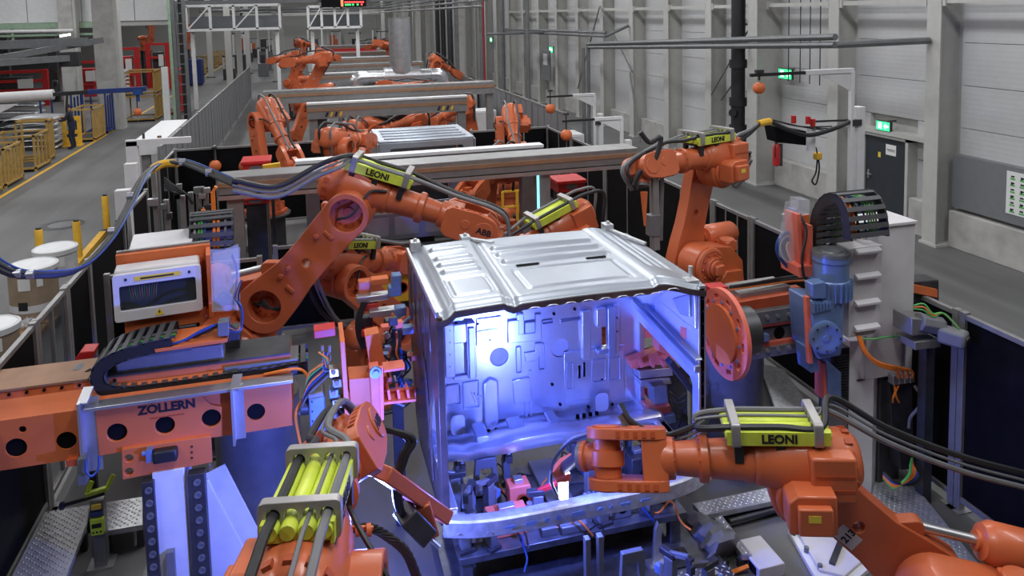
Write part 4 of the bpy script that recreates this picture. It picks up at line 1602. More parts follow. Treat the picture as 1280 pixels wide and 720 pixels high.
for (a, b, yy) in ((22, 345, 7.03), (38, 346, 7.06), (140, 292, 7.75), (163, 248, 8.2), (228, 205, 8.82), (261, 218, 8.42)):
    q = P(a, b, Y=yy)
    m = MB(); m.cyl(q + Vector((-0.03, 0, 0.02)), q + Vector((0.03, 0.0, 0.02)), 0.04, n=10)
    part('cable_tie', m, 'aluminium', t)

# orange gripper frame between the left beam and the cab
t = thing('gripper_frame', 'orange welded gripper frame clamping the left side of the cab', 'gripper', (0.45, 6.7, 1.2))
m = qplate([(425, 428), (437, 606), (443, 600), (431, 427)], 6.55, 0.45); part('faceplate', m, 'orange_frame', t, bev=0.004)
m = qplate([(433, 492), (455, 470), (478, 440), (482, 452), (482, 492), (436, 528)], 6.80, 0.03); part('web', m, 'orange_frame', t)
m = qplate([(436, 474), (438, 508), (485, 500), (484, 470)], 6.62, 0.25); part('arm_box', m, 'orange_frame', t, bev=0.006)
m = qplate([(436, 530), (440, 596), (470, 590), (468, 526)], 6.60, 0.05); part('lower_web', m, 'orange_frame', t, bev=0.004)
m = qplate([(456, 420), (464, 470), (484, 464), (474, 416)], 6.70, 0.16); part('upper_arm_plate', m, 'orange_frame', t, bev=0.006)
m = qplate([(462, 462), (466, 528), (476, 526), (474, 460)], 6.45, 0.14); part('channel', m, 'pink_red', t, bev=0.004)
m = qplate([(474, 460), (476, 526), (480, 525), (479, 459)], 6.40, 0.04); part('channel_flange', m, 'pink_red', t)
m = MB(); q = P(469, 464, Y=6.42); m.cyl(q, q + Vector((0, -0.04, 0)), 0.05, n=14); m.cyl(q + Vector((0, -0.04, 0)), q + Vector((0, -0.06, 0)), 0.03, n=6)
part('locating_pin', m, 'motor_blue', t)
for (a, b, c, d) in ((480, 455, 506, 466), (480, 486, 520, 506)):
    m = qplate([(a, b + 4), (a, d), (c, d - 4), (c, b)], 6.55, 0.05); part('shelf_plate', m, 'pink_red', t, bev=0.003)
    m = qplate([(a, d - 3), (a, d), (c, d - 4), (c, d - 7)], 6.40, 0.16); part('shelf', m, 'pink_red', t)
for k in range(3):
    a = 484 + k * 12
    m = qplate([(a, 488), (a + 2, 502), (a + 5, 501), (a + 3, 487)], 6.42, 0.13); part('shelf_rib', m, 'pink_red', t)
m = qplate([(392, 414), (393, 424), (420, 420), (419, 410)], 6.75, 0.15); part('valve_terminal', m, 'red_paint', t, bev=0.006)
for k in range(2):
    a = 403 + k * 9
    m = MB(); m.cyl(P(a, 432, Y=6.74), P(a, 440, Y=6.74), 0.014, n=8); m.tube([P(a, 440, Y=6.74), P(a + 1, 450, Y=6.72), P(a - 6, 458, Y=6.74)], 0.007, 6)
    part('plug', m, 'aluminium', t)
for k in range(7):
    m = MB()
    m.tube([P(398 + k * 2, 440, Y=6.72), P(410 - k, 450 + 2 * k, Y=6.70), P(395 + 3 * k, 460 + k, Y=6.72), P(385, 470 + 4 * k, Y=6.75), P(380 - k, 500 + 3 * k, Y=6.78)], 0.009, 6)
    part('cable', m, ('cable_orange', 'cable_green', 'black_rubber', 'cable_orange', 'cable_blue', 'black_rubber', 'hose_grey')[k], t)
m = MB(); m.tube([P(330, 468, Y=6.96), P(372, 461, Y=6.93), P(386, 474, Y=6.88), P(384, 492, Y=6.85), P(370, 515, Y=6.83), P(374, 548, Y=6.83), P(378, 560, Y=6.83)], 0.013, 7)
part('cable', m, 'cable_orange', t)
# gear motor hanging at the beam end
t = thing('beam_gearmotor', 'small blue-grey gear motor under the cable loop at the beam end', 'motor', P(396, 548, Y=6.8))
m = qplate([(386, 500), (388, 545), (408, 543), (406, 496)], 6.70, 0.2); part('gearbox', m, 'motor_blue', t, bev=0.012)
m = qplate([(384, 494), (386, 502), (407, 499), (404, 490)], 6.72, 0.2); part('flange', m, 'machine_grey', t, bev=0.01)
m = MB(); m.cyl(P(376, 509, Y=6.82), P(386, 508, Y=6.82), 0.07, n=18); part('motor_body', m, 'dark_steel', t)
boltrow(t, 'gearbox_bolts', P(390, 502, Y=6.70), P(391, 538, Y=6.70), 4, 0.007, m='ink')
t = thing('valve_stack', 'stack of shiny pneumatic valves with looping wires beside the gripper frame', 'valves', P(412, 520, Y=6.7))
for k in range(6):
    a, b = 411 + (k % 2) * 4, 462 + k * 13
    m = qplate([(a, b), (a + 1, b + 11), (a + 13, b + 9), (a + 12, b - 1)], 6.66, 0.1); part('valve', m, ('aluminium', 'machine_grey', 'motor_blue')[k % 3], t, bev=0.006)
    m = MB(); m.cyl(P(a + 6, b + 4, Y=6.66), P(a + 6, b + 4, Y=6.60), 0.02, n=10); part('fitting', m, 'aluminium', t)

# ------------------------------------------------------------------ right positioner
t = thing('rotary_disc', 'pink-lit orange rotary disc with slots standing close beside the cab', 'disc', (3.62, 6.35, 1.3))
dc = P(903, 417, X=3.66)
m = MB()
hol = []
for k in range(10):
    a = 2 * PI * k / 10
    hol.append([(dc.y + 0.345 * math.cos(a + u) + 0.02 * w * math.cos(a), dc.z + 0.345 * math.sin(a + u) + 0.02 * w * math.sin(a)) for (u, w) in ((-0.13, -1), (0.13, -1), (0.13, 1), (-0.13, 1))])
m.plate(circ(dc.y, dc.z, 0.42, 48), hol, 0.05, Matrix(((0, 0, 1, dc.x), (1, 0, 0, 0), (0, 1, 0, 0), (0, 0, 0, 1))))
part('disc_plate', m, 'pink_red', t, bev=0.004)
m = MB(); m.lathe([(0.27, -0.03), (0.27, 0.0), (0.20, 0.02)], TM((dc.x, dc.y, dc.z)) @ frame((1, 0, 0)), 32); part('hub', m, 'orange_frame', t)
m = MB(); bolts(m, (dc.x, dc.y, dc.z), 0.30, 12, (-1, 0, 0), 0.016, 0.012); stuff(part('disc_bolts', m, 'motor_blue', t))
m = MB(); m.cyl((dc.x + 0.05, dc.y, dc.z), (dc.x + 0.30, dc.y, dc.z), 0.22, n=28); part('bearing', m, 'dark_steel', t)

ra = thing('positioner_boom', 'blue-lit steel arm with bolt rows joining the disc to the right lift', 'arm', (4.4, 6.5, 1.45))
m = qplate([(922, 392), (928, 452), (1012, 438), (1010, 376)], 6.48, 0.45); part('core', m, 'pink_red', ra, bev=0.004)
m = qplate([(926, 394), (928, 410), (1014, 397), (1012, 381)], 6.38, 0.10); g = part('upper_plate', m, 'machine_grey', ra, bev=0.003)
m = qplate([(922, 417), (924, 436), (1014, 422), (1012, 402)], 6.44, 0.04); part('middle_plate', m, 'machine_grey', ra, bev=0.003)
m = qplate([(926, 440), (928, 452), (1014, 438), (1012, 426)], 6.38, 0.10); part('lower_plate', m, 'machine_grey', ra, bev=0.003)
m = qplate([(922, 408), (922, 414), (1014, 400), (1014, 394)], 6.40, 0.06); part('orange_bar', m, 'pink_red', ra)
m = qplate([(922, 434), (922, 440), (1014, 426), (1014, 420)], 6.40, 0.06); part('orange_bar', m, 'pink_red', ra)
boltrow(ra, 'upper_bolts', P(945, 398, Y=6.38), P(1012, 389, Y=6.38), 6, 0.022, 0.02)
boltrow(ra, 'lower_bolts', P(932, 442, Y=6.38), P(1012, 430, Y=6.38), 7, 0.022, 0.02)
for (a, b) in ((974, 416), (1008, 410)):
    q = P(a, b, Y=6.44); m = MB(); m.cyl(q + Vector((0, -0.003, 0)), q + Vector((0, 0.005, 0)), 0.062, n=24); part('plate_hole', m, 'black_void', ra)
m = qplate([(925, 367), (925, 376), (988, 366), (988, 357)], 6.55, 0.3); part('silver_cover', m, 'alu_profile', ra, bev=0.006)
m = qplate([(925, 378), (926, 391), (1012, 378), (1010, 364)], 6.46, 0.2); part('brown_cover', m, 'dark_orange', ra)
for k in range(3):
    m = MB(); m.tube([P(912, 362 - 2 * k, Y=6.6), P(940, 358 - 2 * k, Y=6.6), P(985, 352 - 3 * k, Y=6.62), P(1010, 350 - 3 * k, Y=6.62)], 0.012, 6); part('cable', m, ('cable_orange', 'black_rubber', 'black_rubber')[k], ra)
m = qplate([(936, 420), (936, 430), (962, 427), (962, 418)], 6.36, 0.08); part('sensor_block', m, 'motor_blue', ra, bev=0.006)
m = qplate([(888, 360), (889, 372), (910, 370), (910, 358)], 6.5, 0.14); part('clamp_head', m, 'red_paint', ra, bev=0.006)
m = qplate([(906, 386), (907, 398), (926, 394), (924, 383)], 6.46, 0.12); part('orange_lug', m, 'orange_frame', ra, bev=0.006)

# blue gear motor
gm = thing('lift_gearmotor', 'big blue gear motor with ribbed barrel beside the ribbed grey cover', 'motor', P(1038, 450, Y=5.984))
q0, q1 = P(1038, 372, Y=6.078), P(1038, 318, Y=6.078)
m = MB(); m.lathe([(0.165, q0.z), (0.175, q0.z + 0.02), (0.175, q0.z + 0.19), (0.165, q0.z + 0.20), (0.165, q1.z - 0.06), (0.175, q1.z - 0.05), (0.175, q1.z)], TM((q0.x, 6.08, 0)), 30)
part('barrel', m, 'motor_blue', gm)
m = MB(); m.lathe([(0.178, q1.z), (0.175, q1.z + 0.035), (0.14, q1.z + 0.045), (0.10, q1.z + 0.03), (0.09, q1.z + 0.045)], TM((q0.x, 6.08, 0)), 30); part('fan_cap', m, 'machine_grey', gm)
fm = MB(); fm.box(0.17, 0.20, -0.006, 0.006, 0, 0.17)
fme = fm.mesh('cooling_fin', 'motor_blue')
for k in range(22):
    put('cooling_fin', fme, gm, ROOTINV[gm.name] @ TM((q0.x, 6.08, q0.z + 0.015)) @ Matrix.Rotation(2 * PI * k / 22, 4, 'Z'))
m = qplate([(1014, 376), (1018, 440), (1024, 450), (1052, 445), (1056, 376)], 5.928, 0.36); part('gearbox', m, 'motor_blue', gm, bev=0.02, seg=3)
q = P(1030, 420, Y=5.928)
m = MB(); m.lathe([(0.155, 0), (0.155, 0.05), (0.13, 0.06), (0.11, 0.055), (0.03, 0.055), (0.028, 0.065)], TM(q) @ frame((-0.3, -1, 0)), 30); part('cover_disc', m, 'motor_blue', gm)
m = MB(); bolts(m, q + Vector((-0.01, -0.05, 0)), 0.125, 8, (-0.3, -1, 0), 0.01, 0.02); stuff(part('cover_bolts', m, 'dark_steel', gm))
for k in range(6):
    m = qplate([(1017 + k * 4, 380), (1017 + k * 4, 392 - k), (1019 + k * 4, 392 - k), (1019 + k * 4, 380)], 5.909, 0.03); part('gearbox_rib', m, 'motor_blue', gm)
m = qplate([(1015, 355), (1017, 374), (1034, 374), (1032, 352)], 5.909, 0.12); part('terminal_box', m, 'motor_blue', gm, bev=0.012)
m = qplate([(1008, 372), (1012, 455), (1016, 454), (1012, 371)], 5.947, 0.05); part('mount_plate', m, 'pink_red', gm)
m = qplate([(1010, 436), (1014, 466), (1024, 464), (1020, 436)], 5.984, 0.2); part('lower_plate', m, 'motor_blue', gm)
# orange channel and valve cluster
t = thing('valve_bracket', 'pink-lit orange channel bracket next to the arched blue chain', 'bracket', P(1005, 345, Y=6.265))
m = qplate([(996, 268), (1000, 330), (1004, 342), (1013, 342), (1013, 330), (1003, 326), (1001, 268)], 6.265, 0.2); part('left_web', m, 'pink_red', t)
m = qplate([(1000, 270), (1004, 328), (1014, 326), (1012, 268)], 6.405, 0.03); part('back_web', m, 'orange_frame', t)
m = qplate([(1012, 282), (1012, 342), (1016, 342), (1016, 282)], 6.227, 0.2); part('right_web', m, 'pink_red', t)
m = qplate([(998, 334), (1000, 347), (1024, 344), (1022, 332)], 6.190, 0.3); part('foot', m, 'pink_red', t)
t = thing('valve_cluster', 'valves and looping hoses under a clear plastic hood left of the orange bracket', 'valves', P(988, 335, Y=6.452))
m = qplate([(982, 252), (974, 300), (974, 320), (996, 338), (1000, 300), (998, 250)], 6.339, 0.006); part('hood', m, 'clear_plastic', t)
m = qplate([(999, 250), (1000, 270), (1012, 268), (1012, 250)], 6.358, 0.15); part('hood_side', m, 'clear_plastic', t)
for (a, b, w, h, mm) in ((984, 270, 8, 10, 'aluminium'), (990, 285, 8, 14, 'motor_blue'), (984, 300, 7, 9, 'dark_steel'), (993, 312, 8, 18, 'white_paint'), (986, 320, 6, 8, 'aluminium'), (992, 262, 6, 8, 'motor_blue')):
    m = qplate([(a, b), (a, b + h), (a + w, b + h - 1), (a + w, b - 1)], 6.452, 0.1); part('valve', m, mm, t, bev=0.005)
for k in range(5):
    m = MB(); m.tube([P(992, 288 + 4 * k, Y=6.433), P(976 + 2 * k, 296 + 2 * k, Y=6.414), P(972 + 3 * k, 315, Y=6.395), P(985 + 2 * k, 334, Y=6.395), P(1000, 338 + k, Y=6.414)], 0.012 if k else 0.02, 6)
    part('hose', m, ('cable_blue', 'white_paint', 'cable_blue', 'black_rubber', 'white_paint')[k], t)
m = MB(); m.tube([P(1000, 268, Y=6.358), P(1008, 290, Y=6.208), P(1003, 320, Y=6.171), P(1005, 345, Y=6.171), P(1014, 352, Y=6.171)], 0.014, 6); part('hose', m, 'black_rubber', t)

# arched chain on the right
XA = 4.70
pth = [P(1020, 335, X=XA), P(1016, 300, X=XA), P(1018, 272, X=XA), P(1027, 254, X=XA), P(1038, 248, X=XA), P(1049, 254, X=XA), P(1056, 272, X=XA), P(1059, 300, X=XA)]
pth = pth[::-1]
chain('arched blue-black energy chain full of orange and green cables above the grey cover', pth, (0.40, 0, 0), 18, 0.105,
      cables=((0.12, 0.016, 'cable_orange'), (0.22, 0.016, 'cable_orange'), (0.32, 0.014, 'black_rubber'), (0.52, 0.010, 'cable_blue'), (0.62, 0.010, 'cable_green'), (0.69, 0.010, 'cable_green'), (0.76, 0.010, 'sealer'), (0.83, 0.010, 'cable_green')))
# cabinet and ribbed cover
cb = thing('lift_cabinet', 'light grey lift cabinet with a ribbed front cover on the right column', 'cabinet', P(1110, 425, Y=6.171))
f0 = P(1060, 420, Y=6.031); f1 = P(1103, 306, Y=6.031)
m = MB(); m.box(f0.x, f1.x, 6.03, 6.33, f0.z - 0.02, f1.z); part('front_cover', m, 'cabinet_grey', cb, bev=0.006)
for k, (a) in enumerate((316, 347, 380, 411)):
    z = P(1085, a, Y=6.031).z
    m = MB()
    m.plate([(6.03, z), (5.98, z + 0.005), (5.98, z + 0.03), (6.03, z + 0.055)], [], f1.x - f0.x - 0.10, Matrix(((0, 0, 1, f0.x + 0.06), (1, 0, 0, 0), (0, 1, 0, 0), (0, 0, 0, 1))))
    part('louvre', m, 'cabinet_grey', cb, bev=0.004)
b0 = P(1103, 440, Y=6.190); b1 = P(1144, 300, Y=6.190)
m = MB(); m.box(f1.x - 0.03, b1.x, 6.19, 6.80, 1.25, f1.z + 0.12); part('body', m, 'cabinet_grey', cb, bev=0.006)
m = MB(); m.box(f1.x - 0.10, b1.x + 0.01, 6.17, 6.82, f1.z + 0.12, f1.z + 0.15); part('lid', m, 'cabinet_grey', cb, bev=0.004)
m = MB(); m.box(f1.x - 0.1, b1.x - 0.03, 6.21, 6.75, 1.24, 1.25); part('bottom_plate', m, 'dark_steel', cb)
# column
rc = thing('lift_column', 'blue-lit white column with toothed rack under the grey cabinet', 'column', (5.1, 6.4, 0))
a, b = P(1066, 520, Y=6.190), P(1105, 520, Y=6.190)
m = MB(); m.plate([(a.x, 6.25), (a.x + 0.24, 6.19), (b.x - 0.02, 6.27), (b.x - 0.02, 6.7), (a.x, 6.7)], [], 1.62, TM((0, 0, 0.03))); part('post', m, 'white_paint', rc)
m = MB(); m.box(b.x - 0.02, b.x + 0.24, 6.23, 6.7, 0.03, 1.24); part('steel_post', m, 'dark_steel', rc, bev=0.01)
m = MB(); m.box(a.x - 0.15, b.x + 0.36, 6.0, 6.8, 0, 0.03); part('base_plate', m, 'machine_grey', rc)
m = MB(); m.box(a.x - 0.20, a.x - 0.02, 6.23, 6.45, 0.03, 1.6); part('rack_bar', m, 'dark_steel', rc)
tm = MB(); tm.box(0, 0.15, -0.02, 0.0, 0, 0.014)
tme = tm.mesh('rack_tooth', 'dark_steel')
for k in range(52):
    put('rack_tooth', tme, rc, ROOTINV[rc.name] @ TM((a.x - 0.19, 6.23, 0.05 + k * 0.029)))
m = qplate([(1033, 450), (1036, 500), (1052, 508), (1052, 466)], 6.078, 0.16); part('rail_block', m, 'motor_blue', rc, bev=0.008)
m = qplate([(1034, 500), (1036, 540), (1060, 560), (1058, 508)], 6.115, 0.1); part('rail', m, 'machine_grey', rc)
m = qplate([(1030, 455), (1030, 500), (1034, 500), (1034, 455)], 6.096, 0.14); part('pink_strip', m, 'pink_red', rc)
m = qplate([(1128, 428), (1126, 500), (1130, 500), (1132, 428)], 6.171, 0.06); part('light_edge', m, 'aluminium', rc)
cj = thing('cable_junction', 'junction of plugs with orange cables on the right column', 'connector', P(1125, 545, Y=6.078))
m = qplate([(1112, 478), (1116, 560), (1142, 556), (1140, 474)], 6.152, 0.08); part('back_plate', m, 'dark_steel', cj, bev=0.004)
for k in range(4):
    a_, b_ = 1117 + k * 7, 470 - k
    m = qplate([(a_, b_), (a_, b_ + 12), (a_ + 6, b_ + 11), (a_ + 6, b_ - 1)], 6.078, 0.08); part('plug', m, 'aluminium', cj, bev=0.006)
for k in range(4):
    m = MB(); m.tube([P(1072 + k, 420, Y=6.003), P(1080 + k, 440, Y=5.965), P(1098, 456 - k, Y=5.965), P(1120 + 2 * k, 463 - k, Y=6.003), P(1122 + 6 * k, 464, Y=6.040), P(1122 + 6 * k, 472, Y=6.078)], 0.014, 6); part('cable', m, 'cable_orange', cj)
for k in range(2):
    m = MB(); m.tube([P(1118 + 5 * k, 482, Y=6.096), P(1120 - 3 * k, 495, Y=6.078), P(1124 - 8 * k, 503, Y=6.115)], 0.011, 6); part('cable', m, 'cable_orange', cj)
m = MB(); m.tube([P(1143, 482, Y=6.078), P(1151, 495, Y=6.031), P(1149, 508, Y=6.031), P(1138, 522, Y=6.078), P(1136, 535, Y=6.078)], 0.016, 6); part('cable', m, 'hose_grey', cj)
for k in range(5):
    m = MB(); m.tube([P(1104, 590 + 2 * k, Y=5.984), P(1118, 602 + 2 * k, Y=5.891), P(1136, 606 - 3 * k, Y=5.891), P(1150 - 3 * k, 598 - 4 * k, Y=5.937), P(1140, 585 - 3 * k, Y=6.003)], 0.012, 6); part('cable', m, ('black_rubber', 'cable_blue', 'cable_orange', 'cable_orange', 'cable_green')[k], cj)
m = qplate([(1124, 562), (1126, 588), (1146, 586), (1144, 560)], 6.031, 0.14); part('socket_box', m, 'black_rubber', cj, bev=0.006)
m = MB(); m.tube([P(1072, 422, Y=6.003), P(1090, 424, Y=5.984), P(1110, 421, Y=6.003), P(1134, 421, Y=6.078), P(1140, 430, Y=6.124)], 0.008, 6); part('cable', m, 'cable_green', cj)
# horizontal servo motor right of the column
sm = thing('servo_drive', 'dark grey servo motor on steel blocks right of the grey cabinet', 'motor', P(1170, 440, Y=5.871))
m = MB(); m.cyl(P(1148, 402, Y=5.871), P(1176, 408, Y=5.854), 0.09, n=8); part('rear_motor', m, 'board_grey', sm, bev=0.01)
m = MB(); m.bar(P(1174, 416, Y=5.829), P(1209, 426, Y=5.616), 0.17, 0.15); part('motor_body', m, 'board_grey', sm, bev=0.03)
m = MB(); m.cyl(P(1207, 425, Y=5.633), P(1211, 427, Y=5.607), 0.045, n=14); part('end_cap', m, 'black_rubber', sm)
m = MB(); q = P(1160, 434, Y=5.956); m.box(q.x - 0.05, q.x + 0.05, 5.92, 6.02, 0, q.z); part('stand', m, 'dark_steel', sm)
m = qplate([(1140, 398), (1140, 420), (1176, 416), (1176, 402)], 5.829, 0.25); part('steel_block', m, 'alu_profile', sm, bev=0.006)
m = qplate([(1144, 428), (1144, 438), (1176, 434), (1176, 424)], 5.829, 0.25); part('steel_block', m, 'alu_profile', sm, bev=0.006)
m = qplate([(1142, 352), (1144, 388), (1174, 384), (1174, 350)], 6.296, 0.2); part('valve_box', m, 'dark_steel', sm, bev=0.01)
m = qplate([(1142, 356), (1142, 366), (1172, 372), (1172, 362)], 6.263, 0.05); part('orange_plate', m, 'orange_frame', sm)
for k in range(3):
    m = MB(); m.tube([P(1142, 382 + 2 * k, Y=5.913), P(1155, 380 + 4 * k, Y=5.871), P(1166, 392 + 2 * k, Y=5.829), P(1180, 392, Y=5.803), P(1200, 412, Y=5.701)], 0.009, 6); part('cable', m, ('cable_green', 'cable_orange', 'cable_green')[k], sm)

# ------------------------------------------------------------------ tools
# welding head on the front robot
wt = thing('welding_torch', 'pink-lit welding torch with glowing white arc at the front robot wrist', 'welding tool', P(705, 622, Y=5.76))
m = qplate([(690, 592), (702, 577), (716, 570), (720, 580), (710, 590), (696, 602)], 5.60, 0.05); part('bracket', m, 'pink_red', wt, bev=0.004)
m = qplate([(695, 594), (696, 604), (714, 602), (713, 592)], 5.66, 0.06); part('nozzle_holder', m, 'pink_red', wt, bev=0.004)
m = qplate([(699, 603), (700, 626), (711, 624), (711, 601)], 5.70, 0.04); part('arc_core', m, 'arc_glow', wt, bev=0.01)
for k in range(2):
    m = MB(); m.tube([P(738, 542, Y=5.20), P(712, 550 + 3 * k, Y=5.35), P(694 - k, 575, Y=5.5), P(688 + k, 600, Y=5.62), P(697, 620, Y=5.70)], 0.012, 6); part('hose', m, ('clear_plastic', 'black_rubber')[k], wt)
m = MB(); m.cyl(MD5 @ Vector((0.22, 0, 0)), P(706, 584, Y=5.62), 0.045, n=14); part('shaft', m, 'dark_steel', wt)
# gun arm on the near left robot
gt = thing('gun_arm', 'orange box arm holding a dark spot-welding gun at the left front cab corner', 'welding tool', P(520, 660, Y=4.9))
m = MB(); m.bar(P(478, 590, Y=4.85), P(556, 645, Y=5.25), 0.13, 0.10); part('arm', m, 'orange_paint', gt, bev=0.012)
m = MB(); m.bar(P(528, 628, Y=5.05), P(540, 668, Y=5.1), 0.10, 0.09); part('gusset', m, 'orange_paint', gt, bev=0.012)
m = MB(); m.bar(P(505, 640, Y=5.0), P(532, 668, Y=5.05), 0.17, 0.14); part('gun_body', m, 'dark_steel', gt, bev=0.015)
m = MB(); m.cyl(P(535, 672, Y=5.05), P(549, 684, Y=5.05), 0.015, n=8); part('electrode', m, 'aluminium', gt)
for k in range(2):
    m = MB(); m.tube([MC5 @ Vector((0.05, 0.05 * k, 0.16)), P(506 + 6 * k, 545, Y=4.95), P(502 + 6 * k, 570, Y=4.92), P(494 + 5 * k, 600, Y=4.9), P(496 + 4 * k, 630, Y=4.95), P(506, 648, Y=5.0)], 0.022, 8); part('hose', m, 'black_rubber', gt)
# steel cable bundle in front of that robot
t = thing('braided_cable', 'braided dark cable bundle bound with orange hooks below the yellow hose pack', 'cable', P(505, 715, Y=4.1))
for k in range(7):
    m = MB()
    ph = k * 2 * PI / 7
    pp = [P(428, 664, Y=4.0), P(462, 661, Y=4.05), P(485, 672, Y=4.1), P(508, 692, Y=4.1), P(522, 725, Y=4.1)]
    pp = catmull(pp, 6)
    m.tube([q + Vector((0.02 * math.cos(ph + i * 0.5), 0.01, 0.02 * math.sin(ph + i * 0.5))) for i, q in enumerate(pp)], 0.009, 5, raw=True)
    part('strand', m, 'dark_steel', t)
m = MB()
for a in range(3):
    m.cyl(P(430 + a * 14, 663, Y=4.0), P(436 + a * 14, 662, Y=4.0), 0.034, n=12)
m.bar(P(428, 660, Y=4.0), P(466, 660, Y=4.03), 0.02, 0.02)
part('hook_clip', m, 'orange_frame', t)
# gripper on the robot behind
t = thing('robot_tool_post', 'grey tool with long orange finger hanging from the tall robot wrist', 'gripper', P(815, 300, Y=8.3))
m = MB(); m.bar(P(818, 200, Y=8.3), P(820, 312, Y=8.3), 0.08, 0.07); part('post', m, 'alu_profile', t, bev=0.006)
m = MB(); m.bar(P(828, 215, Y=8.4), P(826, 300, Y=8.4), 0.03, 0.05); part('rod', m, 'machine_grey', t)
m = MB(); m.cyl(P(805, 240, Y=8.25), P(806, 282, Y=8.25), 0.045, 0.012, n=10); part('finger', m, 'orange_frame', t)
m = MB(); m.tube([P(800, 165, Y=8.3), P(812, 178, Y=8.3), P(826, 172, Y=8.3), P(818, 200, Y=8.25), P(800, 215, Y=8.2), P(792, 232, Y=8.2)], 0.03, 8); part('hose', m, 'black_rubber', t)
m = qplate([(812, 270), (812, 296), (826, 296), (826, 268)], 8.25, 0.12); part('valve_block', m, 'machine_grey', t, bev=0.008)
t = thing('side_gripper', 'cluster of clamps and valves gripping the left rear edge of the cab', 'gripper', P(485, 440, Y=7.7))
for (a, b, w, h, yy, mm) in ((448, 353, 16, 16, 7.8, 'orange_paint'), (464, 350, 22, 8, 7.7, 'orange_frame'), (446, 372, 40, 8, 7.7, 'aluminium'), (455, 381, 18, 9, 7.7, 'red_paint'), (462, 390, 36, 8, 7.6, 'aluminium'), (452, 398, 14, 18, 7.7, 'dark_steel'), (490, 345, 12, 16, 7.6, 'motor_blue'), (486, 360, 16, 12, 7.6, 'motor_blue'), (494, 386, 14, 14, 7.55, 'motor_blue'), (481, 402, 12, 12, 7.6, 'dark_steel'), (482, 418, 14, 14, 7.5, 'dark_steel'), (494, 412, 8, 10, 7.5, 'pink_red'), (480, 436, 16, 12, 7.4, 'machine_grey'), (452, 414, 14, 8, 7.6, 'red_paint')):
    m = qplate([(a, b), (a, b + h), (a + w, b + h - w * 0.12), (a + w, b - w * 0.12)], yy, 0.12)
    part('clamp_block_piece', m, mm, t, bev=0.01)
for k in range(8):
    m = MB(); m.tube([P(452 + k, 378, Y=7.68), P(445 + k, 400, Y=7.66), P(446 + k * 2, 420, Y=7.66), P(452 + k, 436, Y=7.66)], 0.008, 5); part('hose', m, 'black_rubber', t)
m = MB(); m.tube([P(490, 392, Y=7.5), P(497, 400, Y=7.48), P(507, 396, Y=7.46)], 0.014, 6); part('finger', m, 'orange_frame', t)

t = thing('clamp_cluster', 'dense cluster of small clamps, pins and valves between gripper frame and cab side', 'clamps', P(495, 500, Y=7.0))
for k in range(34):
    a_, c_ = rnd.uniform(478, 516), rnd.uniform(398, 505)
    q = P(a_, c_, Y=rnd.uniform(6.75, 7.35))
    m = MB()
    if k % 3 == 0:
        m.cyl(q, q + Vector((rnd.uniform(-0.08, 0.12), rnd.uniform(-0.05, 0.05), rnd.uniform(-0.06, 0.06))), rnd.uniform(0.012, 0.03), n=10)
    else:
        m.cbox(q, (rnd.uniform(0.05, 0.14), rnd.uniform(0.04, 0.1), rnd.uniform(0.03, 0.09)), None)
    part('clamp_part', m, ('aluminium', 'dark_steel', 'motor_blue', 'machine_grey', 'black_rubber', 'pink_red')[k % 6], t, bev=0.005)
for k in range(10):
    a_, c_ = rnd.uniform(480, 505), rnd.uniform(400, 470)
    q = [P(a_ + rnd.uniform(-10, 10), c_ + 14 * j, Y=6.9 + 0.05 * (j % 2)) for j in range(4)]
    m = MB(); m.tube(q, 0.009, 6); part('hose', m, ('black_rubber', 'cable_blue', 'black_rubber', 'cable_orange')[k % 4], t)
q = P(497, 505, Y=7.2)
m = MB(); m.box(q.x - 0.05, q.x + 0.05, 7.15, 7.25, 0, 2.0); part('column', m, 'dark_steel', t)


# ------------------------------------------------------------------ fences
def fence(p0, p1, label, h=2.0, infill='black_panel', z0=0.12, post=0.07, group=None, mull=0, prof='alu_profile'):
    p0, p1 = Vector((p0[0], p0[1], 0)), Vector((p1[0], p1[1], 0))
    d = (p1 - p0).normalized()
    n = Vector((-d.y, d.x, 0))
    t = thing('safety_fence', label, 'fence', (p0 + p1) / 2, group)
    for q in (p0, p1):
        b = MB(); b.box(-post / 2, post / 2, -post / 2, post / 2, 0, h + 0.02, TM(q) @ Matrix.Rotation(math.atan2(d.y, d.x), 4, 'Z'))
        b.box(-0.08, 0.08, -0.08, 0.08, 0, 0.012, TM(q))
        for s in (-1, 1):
            b.box(-0.012, 0.012, s * (post / 2), s * (post / 2) + s * 0.004, 0.02, h, TM(q) @ Matrix.Rotation(math.atan2(d.y, d.x), 4, 'Z')) if s > 0 else None
        part('post', b, prof, t, bev=0.004)
    for z in (z0, h - 0.025):
        b = MB(); b.bar(p0 + d * post / 2 + Vector((0, 0, z)), p1 - d * post / 2 + Vector((0, 0, z)), 0.05, 0.05)
        part('rail', b, prof, t, bev=0.004)
    b = MB(); b.bar(p0 + d * 0.04 + Vector((0, 0, (z0 + h) / 2)), p1 - d * 0.04 + Vector((0, 0, (z0 + h) / 2)), 0.012, h - z0 - 0.06)
    part('infill_panel', b, infill, t)
    for k in range(mull):
        q = p0.lerp(p1, (k + 1) / (mull + 1))
        b = MB(); b.bar(q + Vector((0, 0, z0)), q + Vector((0, 0, h - 0.05)), 0.04, 0.03)
        part('mullion', b, prof, t)
    return t


